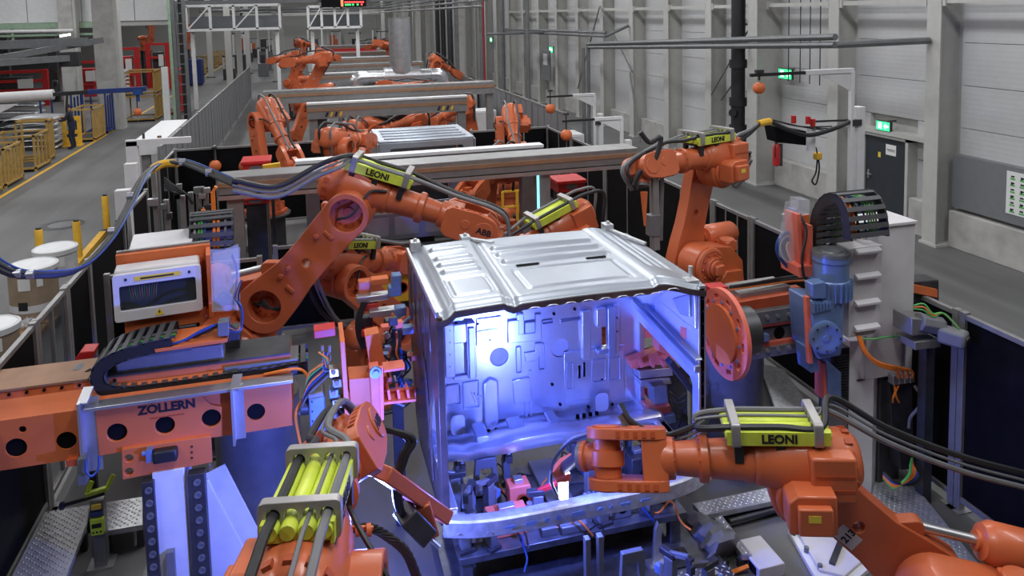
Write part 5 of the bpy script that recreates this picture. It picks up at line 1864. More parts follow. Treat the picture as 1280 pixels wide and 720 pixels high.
FX = 6.05
fence((FX, 3.6), (FX, 5.78), 'black fence panel in aluminium frame behind the welding robot base')
fence((FX, 5.86), (FX, 7.3), 'black fence panel in aluminium frame behind the servo motor')
fence((FX, 7.4), (FX, 9.38), 'black fence panel between the tall robot and the lift cabinet')
fence((FX, 9.46), (FX, 10.44), 'narrow blue-lit fence panel next to the tall robot base', mull=2)
fence((FX, 10.52), (FX, 12.6), 'black fence panel beyond the tall robot', mull=1)
fence((FX, 12.7), (FX, 14.9), 'black fence panel beside the hanging tool balancers', mull=1)
fence((FX, 15.0), (FX, 17.0), 'black fence panel just before the far cross fence', mull=1)
fence((FX, 17.1), (FX, 18.95), 'black fence panel meeting the cross fence on the right', mull=1)
LX = -2.76
fence((LX, 6.6), (LX, 8.40), 'black fence panel next to the long orange beam')
fence((LX, 8.48), (LX, 9.42), 'half glazed fence panel beside the small red box', infill='window_glass', mull=1)
fence((LX, 9.50), (LX, 10.4), 'narrow black fence panel beside the glazed console')
fence((LX - 0.02, 10.5), (LX - 0.02, 12.4), 'black fence panel close to the yellow bollards')
fence((LX - 0.1, 12.5), (LX - 0.1, 14.6), 'black fence panel below the yellow cable saddle')
fence((LX - 0.3, 14.7), (LX - 0.3, 16.8), 'black fence panel near the grey light curtain posts', mull=1)
fence((LX - 0.3, 16.9), (LX - 0.3, 18.9), 'black fence panel meeting the cross fence on the left', mull=1)
fence((-3.05, 19.0), (-1.30, 19.0), 'black cross fence panel with hanging orange balancer', mull=1)
fence((-1.20, 19.0), (0.6, 19.0), 'black cross fence panel above the red box')
fence((4.0, 19.0), (6.1, 19.0), 'black cross fence panel behind the upright far robot', mull=2)
# inner low screens near the console
fence((-2.60, 10.6), (-1.75, 10.6), 'low black screen behind the console', h=1.75)
fence((-1.70, 10.9), (-0.75, 10.9), 'second low black screen next to the arched chain', h=1.7)
fence((-0.6, 12.2), (0.6, 12.2), 'black screen below the gantry beam', h=1.45)
for k in range(9):
    y = 19.2 + k * 3.4
    fence((-3.42, y), (-3.42, y + 3.3), 'pale grey ribbed fence panel along the left of the far line', h=2.05, infill='board_grey', group='grey fence panels left of the far line', mull=3)
for k in range(7):
    y = 19.6 + k * 3.2
    fence((6.75, y), (6.75, y + 3.1), 'pale grey ribbed fence panel along the right of the far line', h=2.25, infill='board_grey', group='grey fence panels right of the far line', mull=4)

# ------------------------------------------------------------------ walkways of tread plate
def tread(label, poly, z=0.22, h=0.05, drop=0.2):
    c = Vector((sum(p[0] for p in poly) / len(poly), sum(p[1] for p in poly) / len(poly), 0))
    t = thing('tread_plate_walkway', label, 'walkway', c)
    b = MB(); b.plate(poly, [], h, TM((0, 0, z - h)))
    part('plate', b, 'galvanised', t)
    b = MB()
    xs = [p[0] for p in poly]; ys = [p[1] for p in poly]
    st = 0.065

    def inside(x, y):
        r = False
        for i in range(len(poly)):
            (x1, y1), (x2, y2) = poly[i], poly[(i + 1) % len(poly)]
            if (y1 > y) != (y2 > y) and x < (x2 - x1) * (y - y1) / (y2 - y1) + x1:
                r = not r
        return r
    i = 0
    y = min(ys) + 0.04
    while y < max(ys) - 0.02:
        x = min(xs) + 0.04 + (st / 2 if i % 2 else 0)
        while x < max(xs) - 0.02:
            if inside(x - 0.025, y) and inside(x + 0.025, y):
                a = PI / 4 if i % 2 else -PI / 4
                ca, sa = math.cos(a) * 0.020, math.sin(a) * 0.020
                na, nb = -math.sin(a) * 0.010, math.cos(a) * 0.010
                b.add([(x - ca, y - sa, z), (x + na, y + nb, z + 0.004), (x + ca, y + sa, z), (x - na, y - nb, z + 0.004), (x, y, z + 0.009)], [(0, 4, 1), (1, 4, 2), (2, 4, 3), (3, 4, 0)])
            x += st
        y += st / 2
        i += 1
    stuff(part('tread_pattern', b, 'galvanised', t))
    b = MB()
    for (x, y) in poly:
        q = Vector((x, y, 0)).lerp(c, 0.12)
        b = MB(); b.box(q.x - 0.03, q.x + 0.03, q.y - 0.03, q.y + 0.03, 0, z - h)
        part('leg', b, 'dark_steel', t)
    return t


def gp(px, py, z=0.22):
    q = P(px, py, Z=z)
    return (q.x, q.y)


tread('tread plate walkway running along the left black fence', [gp(-10, 770), gp(56, 640), gp(112, 631), gp(108, 655), gp(80, 728), gp(62, 770)])
tread('short tread plate step between the sensor stand and the lift column', [gp(131, 664), gp(131, 628), gp(178, 621), gp(178, 656)])
tread('tread plate bridge in front of the right steel drum', [gp(866, 622), gp(879, 637), gp(990, 614), gp(1010, 598), gp(972, 600)], z=0.16)
tread('narrow tread plate strip leading towards the camera from the bridge', [gp(893, 637), gp(928, 683), gp(940, 683), gp(902, 634)], z=0.14)
tread('tread plate walkway beside the right black fence panels', [gp(1096, 560), gp(1085, 640), gp(1180, 720), gp(1250, 720), gp(1150, 600)], z=0.10)
tread('perforated tread plate behind the lift column', [gp(950, 452), gp(980, 540), gp(1040, 545), gp(980, 460)], z=0.2)

# sensor stand
s0 = P(128, 705, Z=0)
st = thing('sensor_stand', 'steel post with lime green fork and display box on the left walkway', 'stand', s0)
b = MB(); b.box(s0.x - 0.11, s0.x + 0.11, s0.y - 0.09, s0.y + 0.09, 0, 0.015); part('foot', b, 'aluminium', st)
b = MB(); b.box(s0.x - 0.055, s0.x + 0.055, s0.y - 0.05, s0.y + 0.05, 0.015, 0.64); part('post', b, 'machine_grey', st, bev=0.004)
ht = P(122, 628, Y=s0.y)
b = MB(); b.box(s0.x - 0.055, s0.x + 0.06, s0.y - 0.09, s0.y - 0.05, 0.34, 0.50); part('display_box', b, 'lime', st, bev=0.01)
b = MB(); b.box(s0.x - 0.04, s0.x + 0.04, s0.y - 0.094, s0.y - 0.09, 0.415, 0.455); part('screen', b, 'ink', st)
for k in range(3):
    b = MB(); b.cyl((s0.x - 0.03 + k * 0.03, s0.y - 0.096, 0.375), (s0.x - 0.03 + k * 0.03, s0.y - 0.09, 0.375), 0.009, n=8); part('button', b, 'ink', st)
b = MB(); b.box(s0.x - 0.05, s0.x + 0.05, s0.y - 0.08, s0.y - 0.05, 0.515, 0.56); part('blue_box', b, 'blue_paint', st)
b = MB(); b.box(s0.x - 0.04, s0.x + 0.04, s0.y - 0.07, s0.y - 0.05, 0.575, 0.62); part('label_plate', b, 'sticker_yellow', st)
b = MB(); b.cyl((s0.x - 0.28, s0.y - 0.03, 0.645), (s0.x + 0.06, s0.y, 0.68), 0.018, n=10); b.cyl((s0.x - 0.30, s0.y - 0.03, 0.643), (s0.x - 0.27, s0.y - 0.03, 0.646), 0.035, n=10); part('lever', b, 'black_rubber', st)
b = MB(); b.bar((s0.x - 0.10, s0.y, 0.69), (s0.x + 0.08, s0.y + 0.02, 0.71), 0.05, 0.04); b.bar((s0.x - 0.09, s0.y, 0.69), (s0.x - 0.05, s0.y + 0.05, 0.79), 0.035, 0.03); b.bar((s0.x + 0.07, s0.y + 0.02, 0.70), (s0.x + 0.13, s0.y + 0.06, 0.81), 0.035, 0.03); part('fork', b, 'lime', st, bev=0.004)
# hanging end piece of the beam bracket
t = thing('end_stop', 'blue-lit hanging stop post with hose loop below the carriage corner', 'stop', P(101, 608, Y=6.7))
m = qplate([(96, 575), (97, 608), (108, 606), (106, 573)], 6.72, 0.10); part('post', m, 'machine_grey', t, bev=0.004)
m = MB(); m.tube([P(107, 574, Y=6.7), P(108, 590, Y=6.68), P(115, 595, Y=6.68), P(123, 585, Y=6.7), P(124, 570, Y=6.72)], 0.010, 6); part('hose', m, 'cable_blue', t)
m = qplate([(82, 576), (83, 584), (97, 582), (96, 574)], 6.74, 0.08); part('clamp', m, 'dark_orange', t)
# small red box near the fence and blue-grey plug bundle
t = thing('red_tool_box', 'small red lidded box on a black stand beside the left fence', 'box', P(106, 470, Y=8.2))
m = qplate([(93, 450), (95, 456), (114, 452), (118, 439), (100, 440)], 8.2, 0.2); part('lid', m, 'red_paint', t, bev=0.01)
m = qplate([(96, 456), (98, 470), (113, 466), (113, 452)], 8.24, 0.15); part('body', m, 'black_rubber', t, bev=0.01)
bz = P(106, 468, Y=8.25)
m = MB(); m.box(bz.x - 0.03, bz.x + 0.03, 8.27, 8.33, 0, bz.z + 0.02); part('stand', m, 'dark_steel', t)
t = thing('plug_bundle', 'grey connector hood with orange and green leads on the long beam', 'connector', P(98, 486, Y=7.3))
m = qplate([(84, 468), (84, 484), (108, 480), (112, 463), (92, 462)], 7.25, 0.14); part('hood', m, 'board_grey', t, bev=0.015)
for k in range(3):
    m = MB(); m.tube([P(85 + 2 * k, 484, Y=7.22), P(90 + k, 482 - k, Y=7.2), P(106, 472 - 3 * k, Y=7.2), P(114, 465 - 2 * k, Y=7.22)], 0.010, 6); part('lead', m, ('cable_green', 'cable_orange', 'black_rubber')[k], t)

# ------------------------------------------------------------------ fixture under the cab
ft = thing('fixture_bed', 'flat steel fixture bed on the floor under the cab shell', 'fixture', (2.1, 6.2, 0))
m = MB(); m.box(0.95, 3.35, 5.05, 7.2, 0.10, 0.16); part('bed_plate', m, 'bed_steel', ft, bev=0.006)
tread_pts = MB()
for i in range(34):
    for j in range(16):
        x, y = 1.0 + i * 0.07 + (0.035 if j % 2 else 0), 5.08 + j * 0.035
        sg = 1 if j % 2 else -1
        tread_pts.add([(x - 0.016, y - 0.016 * sg, 0.16), (x + 0.006, y - 0.006 * sg, 0.163), (x + 0.016, y + 0.016 * sg, 0.16), (x - 0.006, y + 0.006 * sg, 0.163), (x, y, 0.167)], [(0, 4, 1), (1, 4, 2), (2, 4, 3), (3, 4, 0), (0, 1, 4)][:4])
stuff(part('tread_pattern', tread_pts, 'galvanised', ft))
for (x, y) in ((1.05, 5.15), (3.2, 5.15), (1.05, 7.1), (3.2, 7.1)):
    m = MB(); m.box(x - 0.08, x + 0.08, y - 0.08, y + 0.08, 0, 0.10); part('foot', m, 'dark_steel', ft)
m = MB(); m.box(1.05, 3.15, 5.92, 7.05, 0.40, 0.46)
for (x, y) in ((1.12, 6.0), (3.05, 6.0), (1.12, 6.95), (3.05, 6.95)):
    m.box(x - 0.05, x + 0.05, y - 0.05, y + 0.05, 0.16, 0.40)
solo('fixture_table', m, 'bed_steel', 'raised dark steel table inside the cab outline', 'table', bev=0.006)
m = MB(); m.box(1.96, 2.20, 5.95, 7.0, 0.46, 0.53)
solo('fixture_spine', m, 'machine_grey', 'long grey steel spine block running under the cab floor', 'fixture', bev=0.01)
for (x, y, w, z1, lab) in ((1.50, 5.30, 0.22, 0.62, 'window-like steel bracket in front of the left crossmember half'), (2.36, 5.34, 0.24, 0.66, 'window-like steel bracket in front of the right crossmember half'),
                           (1.46, 6.66, 0.26, 0.84, 'window-like steel bracket below the left cab floor'), (2.72, 6.66, 0.26, 0.84, 'window-like steel bracket below the right cab floor')):
    m = MB()
    zb_ = 0.16 if y < 5.9 else 0.46
    m.plate([(x - w / 2, zb_), (x + w / 2, zb_), (x + w * 0.38, z1), (x - w * 0.38, z1)], [[(x - w * 0.28, zb_ + 0.08), (x + w * 0.28, zb_ + 0.08), (x + w * 0.22, z1 - 0.10), (x - w * 0.22, z1 - 0.10)]], 0.05, xz(y))
    m.box(x - w / 2, x + w / 2, y, y + 0.18, zb_, zb_ + 0.03)
    solo('support_bracket', m, 'machine_grey', lab, 'bracket', bev=0.005)
t = thing('support_posts', 'pair of thin steel posts under the middle of the front crossmember', 'posts', (2.06, 5.42, 0.16))
for x in (2.00, 2.11):
    m = MB(); m.box(x - 0.022, x + 0.022, 5.40, 5.46, 0.17, 0.80); part('post', m, 'machine_grey', t, bev=0.003)
m = MB(); m.box(1.95, 2.16, 5.38, 5.48, 0.16, 0.17); part('foot', m, 'dark_steel', t)
for (x, y, w, d, h, mm, lab) in ((1.52, 6.16, 0.36, 0.18, 0.20, 'pink_red', 'wide reddish steel block with round bore on the fixture bed'), (1.70, 6.42, 0.20, 0.16, 0.26, 'pink_red', 'smaller reddish block behind the wide one'), (2.52, 6.12, 0.26, 0.22, 0.20, 'machine_grey', 'grey block beside the fixture spine'), (2.92, 6.50, 0.2, 0.22, 0.28, 'dark_steel', 'dark upright block at the right of the fixture bed')):
    t = thing('fixture_block', lab, 'block', (x, y, 0.46))
    m = MB(); m.box(x - w / 2, x + w / 2, y - d / 2, y + d / 2, 0.46, 0.46 + h); part('body', m, mm, t, bev=0.01)
    m = MB(); m.cyl((x + w * 0.15, y - d / 2 - 0.002, 0.46 + h * 0.45), (x + w * 0.15, y - d / 2 + 0.001, 0.46 + h * 0.45), 0.045, n=16); part('bore', m, 'black_void', t)
    m = MB(); m.box(x - w * 0.2, x + w * 0.2, y - 0.04, y + 0.04, 0.46 + h, 0.50 + h); part('pad', m, 'aluminium', t, bev=0.005)


def clamp(x, y, z, rz, h, label, s=1.0, red=False):
    t = thing('clamp_unit', label, 'clamp', (x, y, z), 'pneumatic clamps on the fixture', rz, s)
    I = Matrix.Identity(4)
    b = MB(); b.box(-0.07, 0.07, -0.06, 0.06, 0, 0.03); part('foot', b, 'dark_steel', t, M=I)
    b = MB(); b.box(-0.045, 0.045, -0.035, 0.035, 0.03, h); part('tower', b, 'machine_grey', t, M=I, bev=0.005)
    b = MB(); b.cyl((0.075, 0, 0.06), (0.075, 0, h * 0.75), 0.03, n=12); part('cylinder', b, 'aluminium', t, M=I)
    b = MB(); b.box(-0.05, 0.10, -0.03, 0.03, h, h + 0.05); part('head', b, 'dark_steel', t, M=I, bev=0.006)
    b = MB(); b.bar((0.0, 0, h + 0.03), (-0.19, 0, h + 0.10), 0.035, 0.045); part('jaw_arm', b, 'red_paint' if red else 'machine_grey', t, M=I, bev=0.006)
    b = MB(); b.box(-0.22, -0.17, -0.025, 0.025, h + 0.03, h + 0.10); part('jaw', b, 'dark_steel', t, M=I)
    b = MB(); b.box(0.09, 0.15, -0.025, 0.025, h * 0.4, h * 0.6); part('sensor', b, 'motor_blue', t, M=I)
    b = MB(); b.tube([(0.075, 0.02, 0.08), (0.14, 0.06, 0.10), (0.16, 0.08, 0.02), (0.12, 0.12, 0.005)], 0.008, 6); part('hose', b, 'black_rubber', t, M=I)
    return t


CLS = ((1.12, 6.02, 0.2, 0.28, 'blue-lit clamp at the left front corner of the fixture table'), (1.22, 6.26, 1.2, 0.36, 'tall clamp beside the left cab sill'), (1.13, 6.50, 0.0, 0.36, 'clamp behind the tall one along the left sill'),
       (1.34, 5.99, 2.0, 0.22, 'short clamp with red jaw left of the wide reddish block'), (1.42, 6.40, 0.7, 0.30, 'clamp between left sill and smaller reddish block'), (1.22, 6.80, 1.6, 0.30, 'clamp under the rear left cab floor'),
       (1.70, 6.85, 1.5, 0.28, 'clamp under the rear floor left of the spine'), (1.82, 6.18, 3.0, 0.26, 'clamp leaning to the fixture spine'), (2.40, 6.85, 1.6, 0.28, 'clamp with red jaw right of the spine end'), (2.40, 6.42, 0.4, 0.32, 'clamp beside the spine under the cab floor'),
       (2.80, 6.02, 1.0, 0.24, 'short clamp right of the grey block'), (3.04, 6.12, 2.4, 0.28, 'clamp at the right sill front'), (3.06, 6.42, 3.0, 0.30, 'clamp with red jaw at the right sill middle'), (2.98, 6.86, 1.4, 0.28, 'clamp at the rear right corner of the fixture table'), (2.36, 6.0, 0.2, 0.22, 'short clamp just behind the crossmember middle'))
for i, (x, y, rz, h, lab) in enumerate(CLS):
    clamp(x, y, 0.46, rz, h, lab, red=i % 4 == 3 or i == 8)
# loose hoses and small valves on the bed
t = thing('hose_tangle', 'tangle of thin black and blue hoses lying over the fixture table', 'hoses', (2.0, 6.1, 0.46))
for k in range(22):
    x, y = rnd.uniform(1.1, 3.1), rnd.uniform(6.0, 6.9)
    a = rnd.uniform(0, 6.28)
    q = Vector((x, y, 0.472))
    pts = [q]
    for j in range(4):
        a += rnd.uniform(-0.9, 0.9)
        q = q + Vector((math.cos(a) * 0.13, math.sin(a) * 0.11, 0))
        pts.append(Vector((q.x, q.y, 0.472 + rnd.uniform(0.0, 0.16) * (1 if j in (1, 2) else 0))))
    b = MB(); b.tube(pts, 0.009, 6, 4); part('hose', b, ('black_rubber', 'cable_blue', 'black_rubber', 'cable_orange')[k % 4], t)
VL = ('left of the spine', 'right of the spine', 'near the left sill', 'near the right sill', 'beside the reddish block', 'behind the grey block')
for k, (x, y) in enumerate(((1.86, 6.02), (2.32, 6.22), (1.12, 6.66), (3.06, 6.66), (1.28, 6.12), (2.66, 6.32))):
    t = thing('valve_terminal', 'small valve terminal with plugs on the fixture table ' + VL[k], 'valves', (x, y, 0.46))
    b = MB(); b.box(x - 0.07, x + 0.07, y - 0.045, y + 0.045, 0.46, 0.53 + 0.04 * (k % 3)); part('block', b, ('machine_grey', 'white_paint', 'motor_blue')[k % 3], t, bev=0.006)
    for j in range(3):
        b = MB(); z = 0.53 + 0.04 * (k % 3); b.cyl((x - 0.045 + 0.045 * j, y, z), (x - 0.045 + 0.045 * j, y, z + 0.05), 0.014, n=8); part('plug', b, 'aluminium', t)
# clamps standing in front of the crossmember
for (x, y, rz, h, lab) in ((1.22, 5.30, 1.2, 0.34, 'clamp in front of the left crossmember end'), (2.72, 5.40, 2.0, 0.34, 'clamp in front of the crossmember beside the right bracket'), (2.98, 5.25, 0.3, 0.30, 'clamp in front of the right crossmember end'), (1.76, 5.42, 0.4, 0.26, 'low clamp between left bracket and thin posts')):
    clamp(x, y, 0.16, rz, h, lab)
# upright locator near bottom
l0 = P(822, 708, Z=0.16)
t = thing('locator_stand', 'upright steel locator with hinge lever on the fixture bed corner', 'locator', (l0.x, l0.y, 0.16))
b = MB(); b.box(l0.x - 0.09, l0.x + 0.09, l0.y - 0.06, l0.y + 0.06, 0.16, 0.20); part('foot', b, 'aluminium', t)
b = MB(); b.plate([(l0.x - 0.05, 0.20), (l0.x + 0.05, 0.20), (l0.x + 0.03, 0.42), (l0.x + 0.035, 0.50), (l0.x, 0.58), (l0.x - 0.03, 0.50)], [], 0.04, xz(l0.y - 0.02)); part('blade', b, 'aluminium', t, bev=0.005)
b = MB(); b.cyl((l0.x + 0.06, l0.y, 0.24), (l0.x + 0.14, l0.y, 0.28), 0.03, n=10); part('hinge', b, 'dark_steel', t)
c0 = P(850, 700, Z=0.16)
t = thing('black_cover', 'black square cover lying on the fixture bed corner', 'cover', (c0.x, c0.y, 0.16))
b = MB(); b.box(c0.x - 0.14, c0.x + 0.10, c0.y - 0.10, c0.y + 0.12, 0.16, 0.18); part('cover', b, 'black_rubber', t, bev=0.004)
# floor plate extension towards camera right of bed
t = thing('floor_frame', 'blue-lit steel frame plate on the floor right of the fixture bed', 'plate', P(880, 690, Z=0))
b = MB(); b.plate([gp(778, 720, 0.08), gp(800, 650, 0.08), gp(868, 660, 0.08), gp(905, 720, 0.08)], [], 0.04, TM((0, 0, 0.04))); part('plate', b, 'bed_steel', t)
b = MB(); b.box(-0.2, 0.2, -0.1, 0.1, 0, 0.04, TM(P(850, 700, Z=0))); part('spacer', b, 'dark_steel', t)
# crumpled grey cover beside it
t = thing('protective_hood', 'crumpled dark grey hose hood on the floor beside the tread strip', 'hood', P(905, 690, Z=0))
b = MB()
pp = catmull([P(850, 640, Z=0.12), P(872, 655, Z=0.16), P(892, 672, Z=0.18), P(905, 690, Z=0.14)], 6)
vs, fs = [], []
for i, q in enumerate(pp):
    rr = 0.07 + 0.10 * i / len(pp)
    for j in range(12):
        a = 2 * PI * j / 12
        w = 1 + 0.18 * math.sin(5 * a + i * 1.3)
        vs.append(q + Vector((rr * w * math.cos(a) * 1.1, rr * 0.5 * math.cos(a + 1), max(-q.z + 0.005, rr * w * math.sin(a)))))
for i in range(len(pp) - 1):
    for j in range(12):
        l = (j + 1) % 12
        fs.append((i * 12 + j, i * 12 + l, i * 12 + 12 + l, i * 12 + 12 + j))
fs += [tuple(range(12))[::-1], tuple((len(pp) - 1) * 12 + j for j in range(12))]
b.add(vs, fs); part('hood', b, 'hose_grey', t)
b = MB(); q = P(893, 700, Z=0.05); b.box(q.x - 0.1, q.x + 0.1, q.y - 0.08, q.y + 0.08, 0, 0.08); part('foot', b, 'dark_steel', t)
# grey control box bottom
q = P(945, 705, Z=0.0)
t = thing('floor_junction_box', 'light grey junction box with side sockets on the floor at the tread strip', 'box', q)
b = MB(); b.box(q.x - 0.10, q.x + 0.16, q.y - 0.20, q.y + 0.18, 0, 0.12); part('case', b, 'cabinet_grey', t, bev=0.008)
b = MB(); b.box(q.x - 0.104, q.x - 0.10, q.y - 0.16, q.y - 0.02, 0.02, 0.10); part('socket', b, 'black_void', t)
b = MB(); b.box(q.x - 0.104, q.x - 0.10, q.y + 0.02, q.y + 0.14, 0.02, 0.10); part('socket', b, 'black_void', t)
b = MB(); b.tube([P(915, 716, Z=0.02), P(925, 712, Z=0.05), P(935, 708, Z=0.06)], 0.02, 6); part('plug', b, 'cable_orange', t)
# white base plate under the welding robot
bp = [P(985, 668, Z=0), P(1052, 645, Z=0), P(1105, 700, Z=0), P(1060, 740, Z=0), P(1020, 730, Z=0)]
t = thing('robot_base_plate', 'white bolted steel base plate on the floor below the welding robot arm', 'base plate', P(1040, 690, Z=0))
b = MB(); b.plate([(q.x, q.y) for q in bp], [], 0.05); part('plate', b, 'white_paint', t, bev=0.006)
b = MB(); b.plate([(q.x * 0.8 + 0.2 * 4.45, q.y * 0.8 + 0.2 * 5.6) for q in bp], [], 0.03, TM((0, 0, 0.05))); part('raised_plate', b, 'cabinet_grey', t, bev=0.006)
for (a, c) in ((992, 668), (1008, 690), (1014, 662), (1025, 712), (1046, 650)):
    q = P(a, c, Z=0.05); b = MB(); b.cyl(q, q + Vector((0, 0, 0.05)), 0.022, n=8); part('anchor_bolt', b, 'machine_grey', t)
b = MB(); b.bar(P(1040, 705, Z=0.09), P(1054, 670, Z=0.09), 0.05, 0.03); part('strap', b, 'dark_steel', t)
t = thing('floor_channel', 'black cable channel with round conduit along the tread plate bridge', 'conduit', P(950, 640, Z=0))
b = MB(); a_, c_ = P(905, 650, Z=0), P(1005, 620, Z=0); b.bar(a_ + Vector((0, 0, 0.03)), c_ + Vector((0, 0, 0.03)), 0.12, 0.05); part('channel', b, 'black_rubber', t)
b = MB(); b.cyl(P(912, 652, Z=0.08), P(1018, 624, Z=0.08), 0.025, n=10); part('conduit', b, 'dark_steel', t)

# pink castings and valves seen through the right cab opening
sf = thing('right_side_clamps', 'pink-lit clamp castings and valves outside the right cab opening', 'clamps', P(830, 590, Y=6.9))
for (pts, yy, d, mm) in (
        ([(787, 452), (790, 462), (845, 452), (842, 436), (825, 438)], 6.9, 0.12, 'pink_red'),
        ([(800, 410), (802, 424), (824, 420), (822, 404)], 7.0, 0.12, 'pink_red'),
        ([(822, 422), (824, 440), (842, 444), (842, 424), (832, 418)], 6.85, 0.15, 'pink_red'),
        ([(852, 402), (856, 460), (872, 470), (872, 410)], 6.8, 0.1, 'pink_red'),
        ([(798, 464), (800, 474), (842, 470), (840, 460)], 6.8, 0.14, 'aluminium'),
        ([(800, 476), (802, 484), (840, 480), (838, 472)], 6.8, 0.14, 'aluminium'),
        ([(816, 484), (818, 506), (836, 504), (834, 482)], 6.75, 0.14, 'machine_grey'),
        ([(788, 440), (790, 450), (822, 444), (820, 432)], 7.0, 0.16, 'dark_steel'),
        ([(836, 456), (866, 494), (868, 486), (842, 450)], 6.7, 0.10, 'dark_steel'),
        ([(812, 512), (814, 524), (840, 518), (838, 506)], 6.6, 0.2, 'pink_red'),
        ([(812, 526), (814, 536), (846, 528), (844, 518)], 6.6, 0.1, 'motor_blue'),
        ([(804, 490), (812, 500), (816, 496), (808, 484)], 6.8, 0.08, 'pink_red'),
        ([(786, 392), (788, 410), (800, 408), (798, 388)], 7.3, 0.1, 'orange_frame')):
    cy_ = sum(p[1] for p in pts) / len(pts)
    yy = P(sum(p[0] for p in pts) / len(pts), cy_, X=3.32).y
    part('casting', qplate(pts, yy, d), mm, sf, bev=0.008)
for k in range(3):
    m = qplate([(800 + 14 * k, 452), (802 + 14 * k, 460), (805 + 14 * k, 459), (803 + 14 * k, 450)], 6.85 - 0.1 * k, 0.06); part('casting_rib', m, 'pink_red', sf)
for k in range(5):
    m = MB(); m.tube([P(838, 490 + 4 * k, Y=6.95), P(848 - k, 498 + 6 * k, Y=6.8), P(858, 494 + 8 * k, Y=6.8), P(850 + 2 * k, 530 + 4 * k, Y=6.8), P(842, 545 + 3 * k, Y=6.9)], 0.009, 5); part('hose', m, 'black_rubber', sf)
m = MB(); m.box(3.50, 3.78, 7.1, 7.4, 0, 1.2); part('stand', m, 'dark_steel', sf)


# ------------------------------------------------------------------ gantry beams over the line
def gantry(y, x0, x1, z, label, deep=0.35, hgt=0.30, white=True, px=None, stripes=False, post=0.22):
    t = thing('gantry_beam', label, 'beam', ((x0 + x1) / 2, y, 0))
    b = MB(); b.box(x0, x1, y, y + deep, z - hgt, z); part('beam', b, 'alu_profile', t, bev=0.01)
    if white:
        b = MB(); b.box(x0, x1, y - 0.03, y + deep * 0.5, z, z + 0.05); part('top_cover', b, 'white_paint', t)
    b = MB(); b.box(x0, x1, y - 0.02, y, z - hgt * 0.55, z - hgt * 0.30); part('groove', b, 'oak_brown', t)
    b = MB(); b.box(x0, x1, y - 0.04, y + deep, z - hgt - 0.04, z - hgt); part('lower_flange', b, 'alu_profile', t)
    for x in (px or (x0 + 0.15, x1 - 0.15)):
        b = MB(); b.box(x - post / 2, x + post / 2, y + 0.05, y + 0.05 + post, 0.02, z - hgt - 0.04)
        b.box(x - post, x + post, y - 0.05, y + 0.15 + post, 0, 0.02)
        part('post', b, 'alu_profile', t, bev=0.008)
    if stripes:
        for (xa) in (x0 + 0.45, x1 - 0.85):
            for k in range(4):
                b = MB(); b.plate([(xa + k * 0.12, z - hgt * 0.98), (xa + k * 0.12 + 0.06, z - hgt * 0.98), (xa + k * 0.12 + 0.11, z - hgt * 0.62), (xa + k * 0.12 + 0.05, z - hgt * 0.62)], [], 0.004, xz(y - 0.026))
                part('hazard_stripe', b, 'ink' if k % 2 == 0 else 'safety_yellow', t)
    return t


g1 = gantry(11.55, -1.31, 5.25, 2.72, 'long grey gantry beam right behind the robots and the cab', 0.5, 0.26, False, (-1.1, 3.62))
b = MB(); b.box(-1.31, 5.25, 11.50, 11.56, 2.40, 2.46); part('lip', b, 'aluminium', g1)
b = MB(); b.box(3.50, 3.53, 11.56, 11.60, 0.8, 2.4); part('light_strip', b, 'light_strip', g1)
gantry(12.75, -0.25, 3.98, 2.62, 'white-topped gantry beam just beyond the long grey one', 0.45, 0.30, True, (0.0, 3.7))
gantry(20.45, -0.05, 4.22, 2.72, 'gantry beam with black and yellow hazard stripes', 0.4, 0.34, True, None, True)
gantry(24.5, -1.35, 6.0, 2.75, 'plain grey gantry beam behind the hazard striped one', 0.5, 0.36, False)
gantry(31.5, 0.1, 5.4, 2.70, 'white-topped gantry beam under the silver air duct', 0.4, 0.36)
gantry(37.6, 0.6, 5.6, 2.70, 'grey gantry beam beyond the silver air duct', 0.4, 0.3, False)
gantry(44.6, 1.2, 5.0, 2.62, 'white-topped gantry beam below the truss bridge', 0.4, 0.36)
gantry(52, 0.5, 6.0, 2.62, 'grey gantry beam above a red panel far down the line', 0.4, 0.3, False)
gantry(64, 0.8, 5.5, 2.62, 'farthest white-topped gantry beam of the line', 0.5, 0.5)
for (y, x0, x1) in ((56, 1.8, 5.0), (61, 1.5, 5.4)):
    m = MB(); m.box(x0, x1, y, y + 0.3, 1.6, 2.5)
    m.box(x0, x0 + 0.1, y, y + 0.2, 0, 1.6); m.box(x1 - 0.1, x1, y, y + 0.2, 0, 1.6)
    solo('red_guard_panel', m, 'red_paint', 'red guard panel under the white gantry beam' if y < 60 else 'red guard panel at the far end of the line', 'panel')


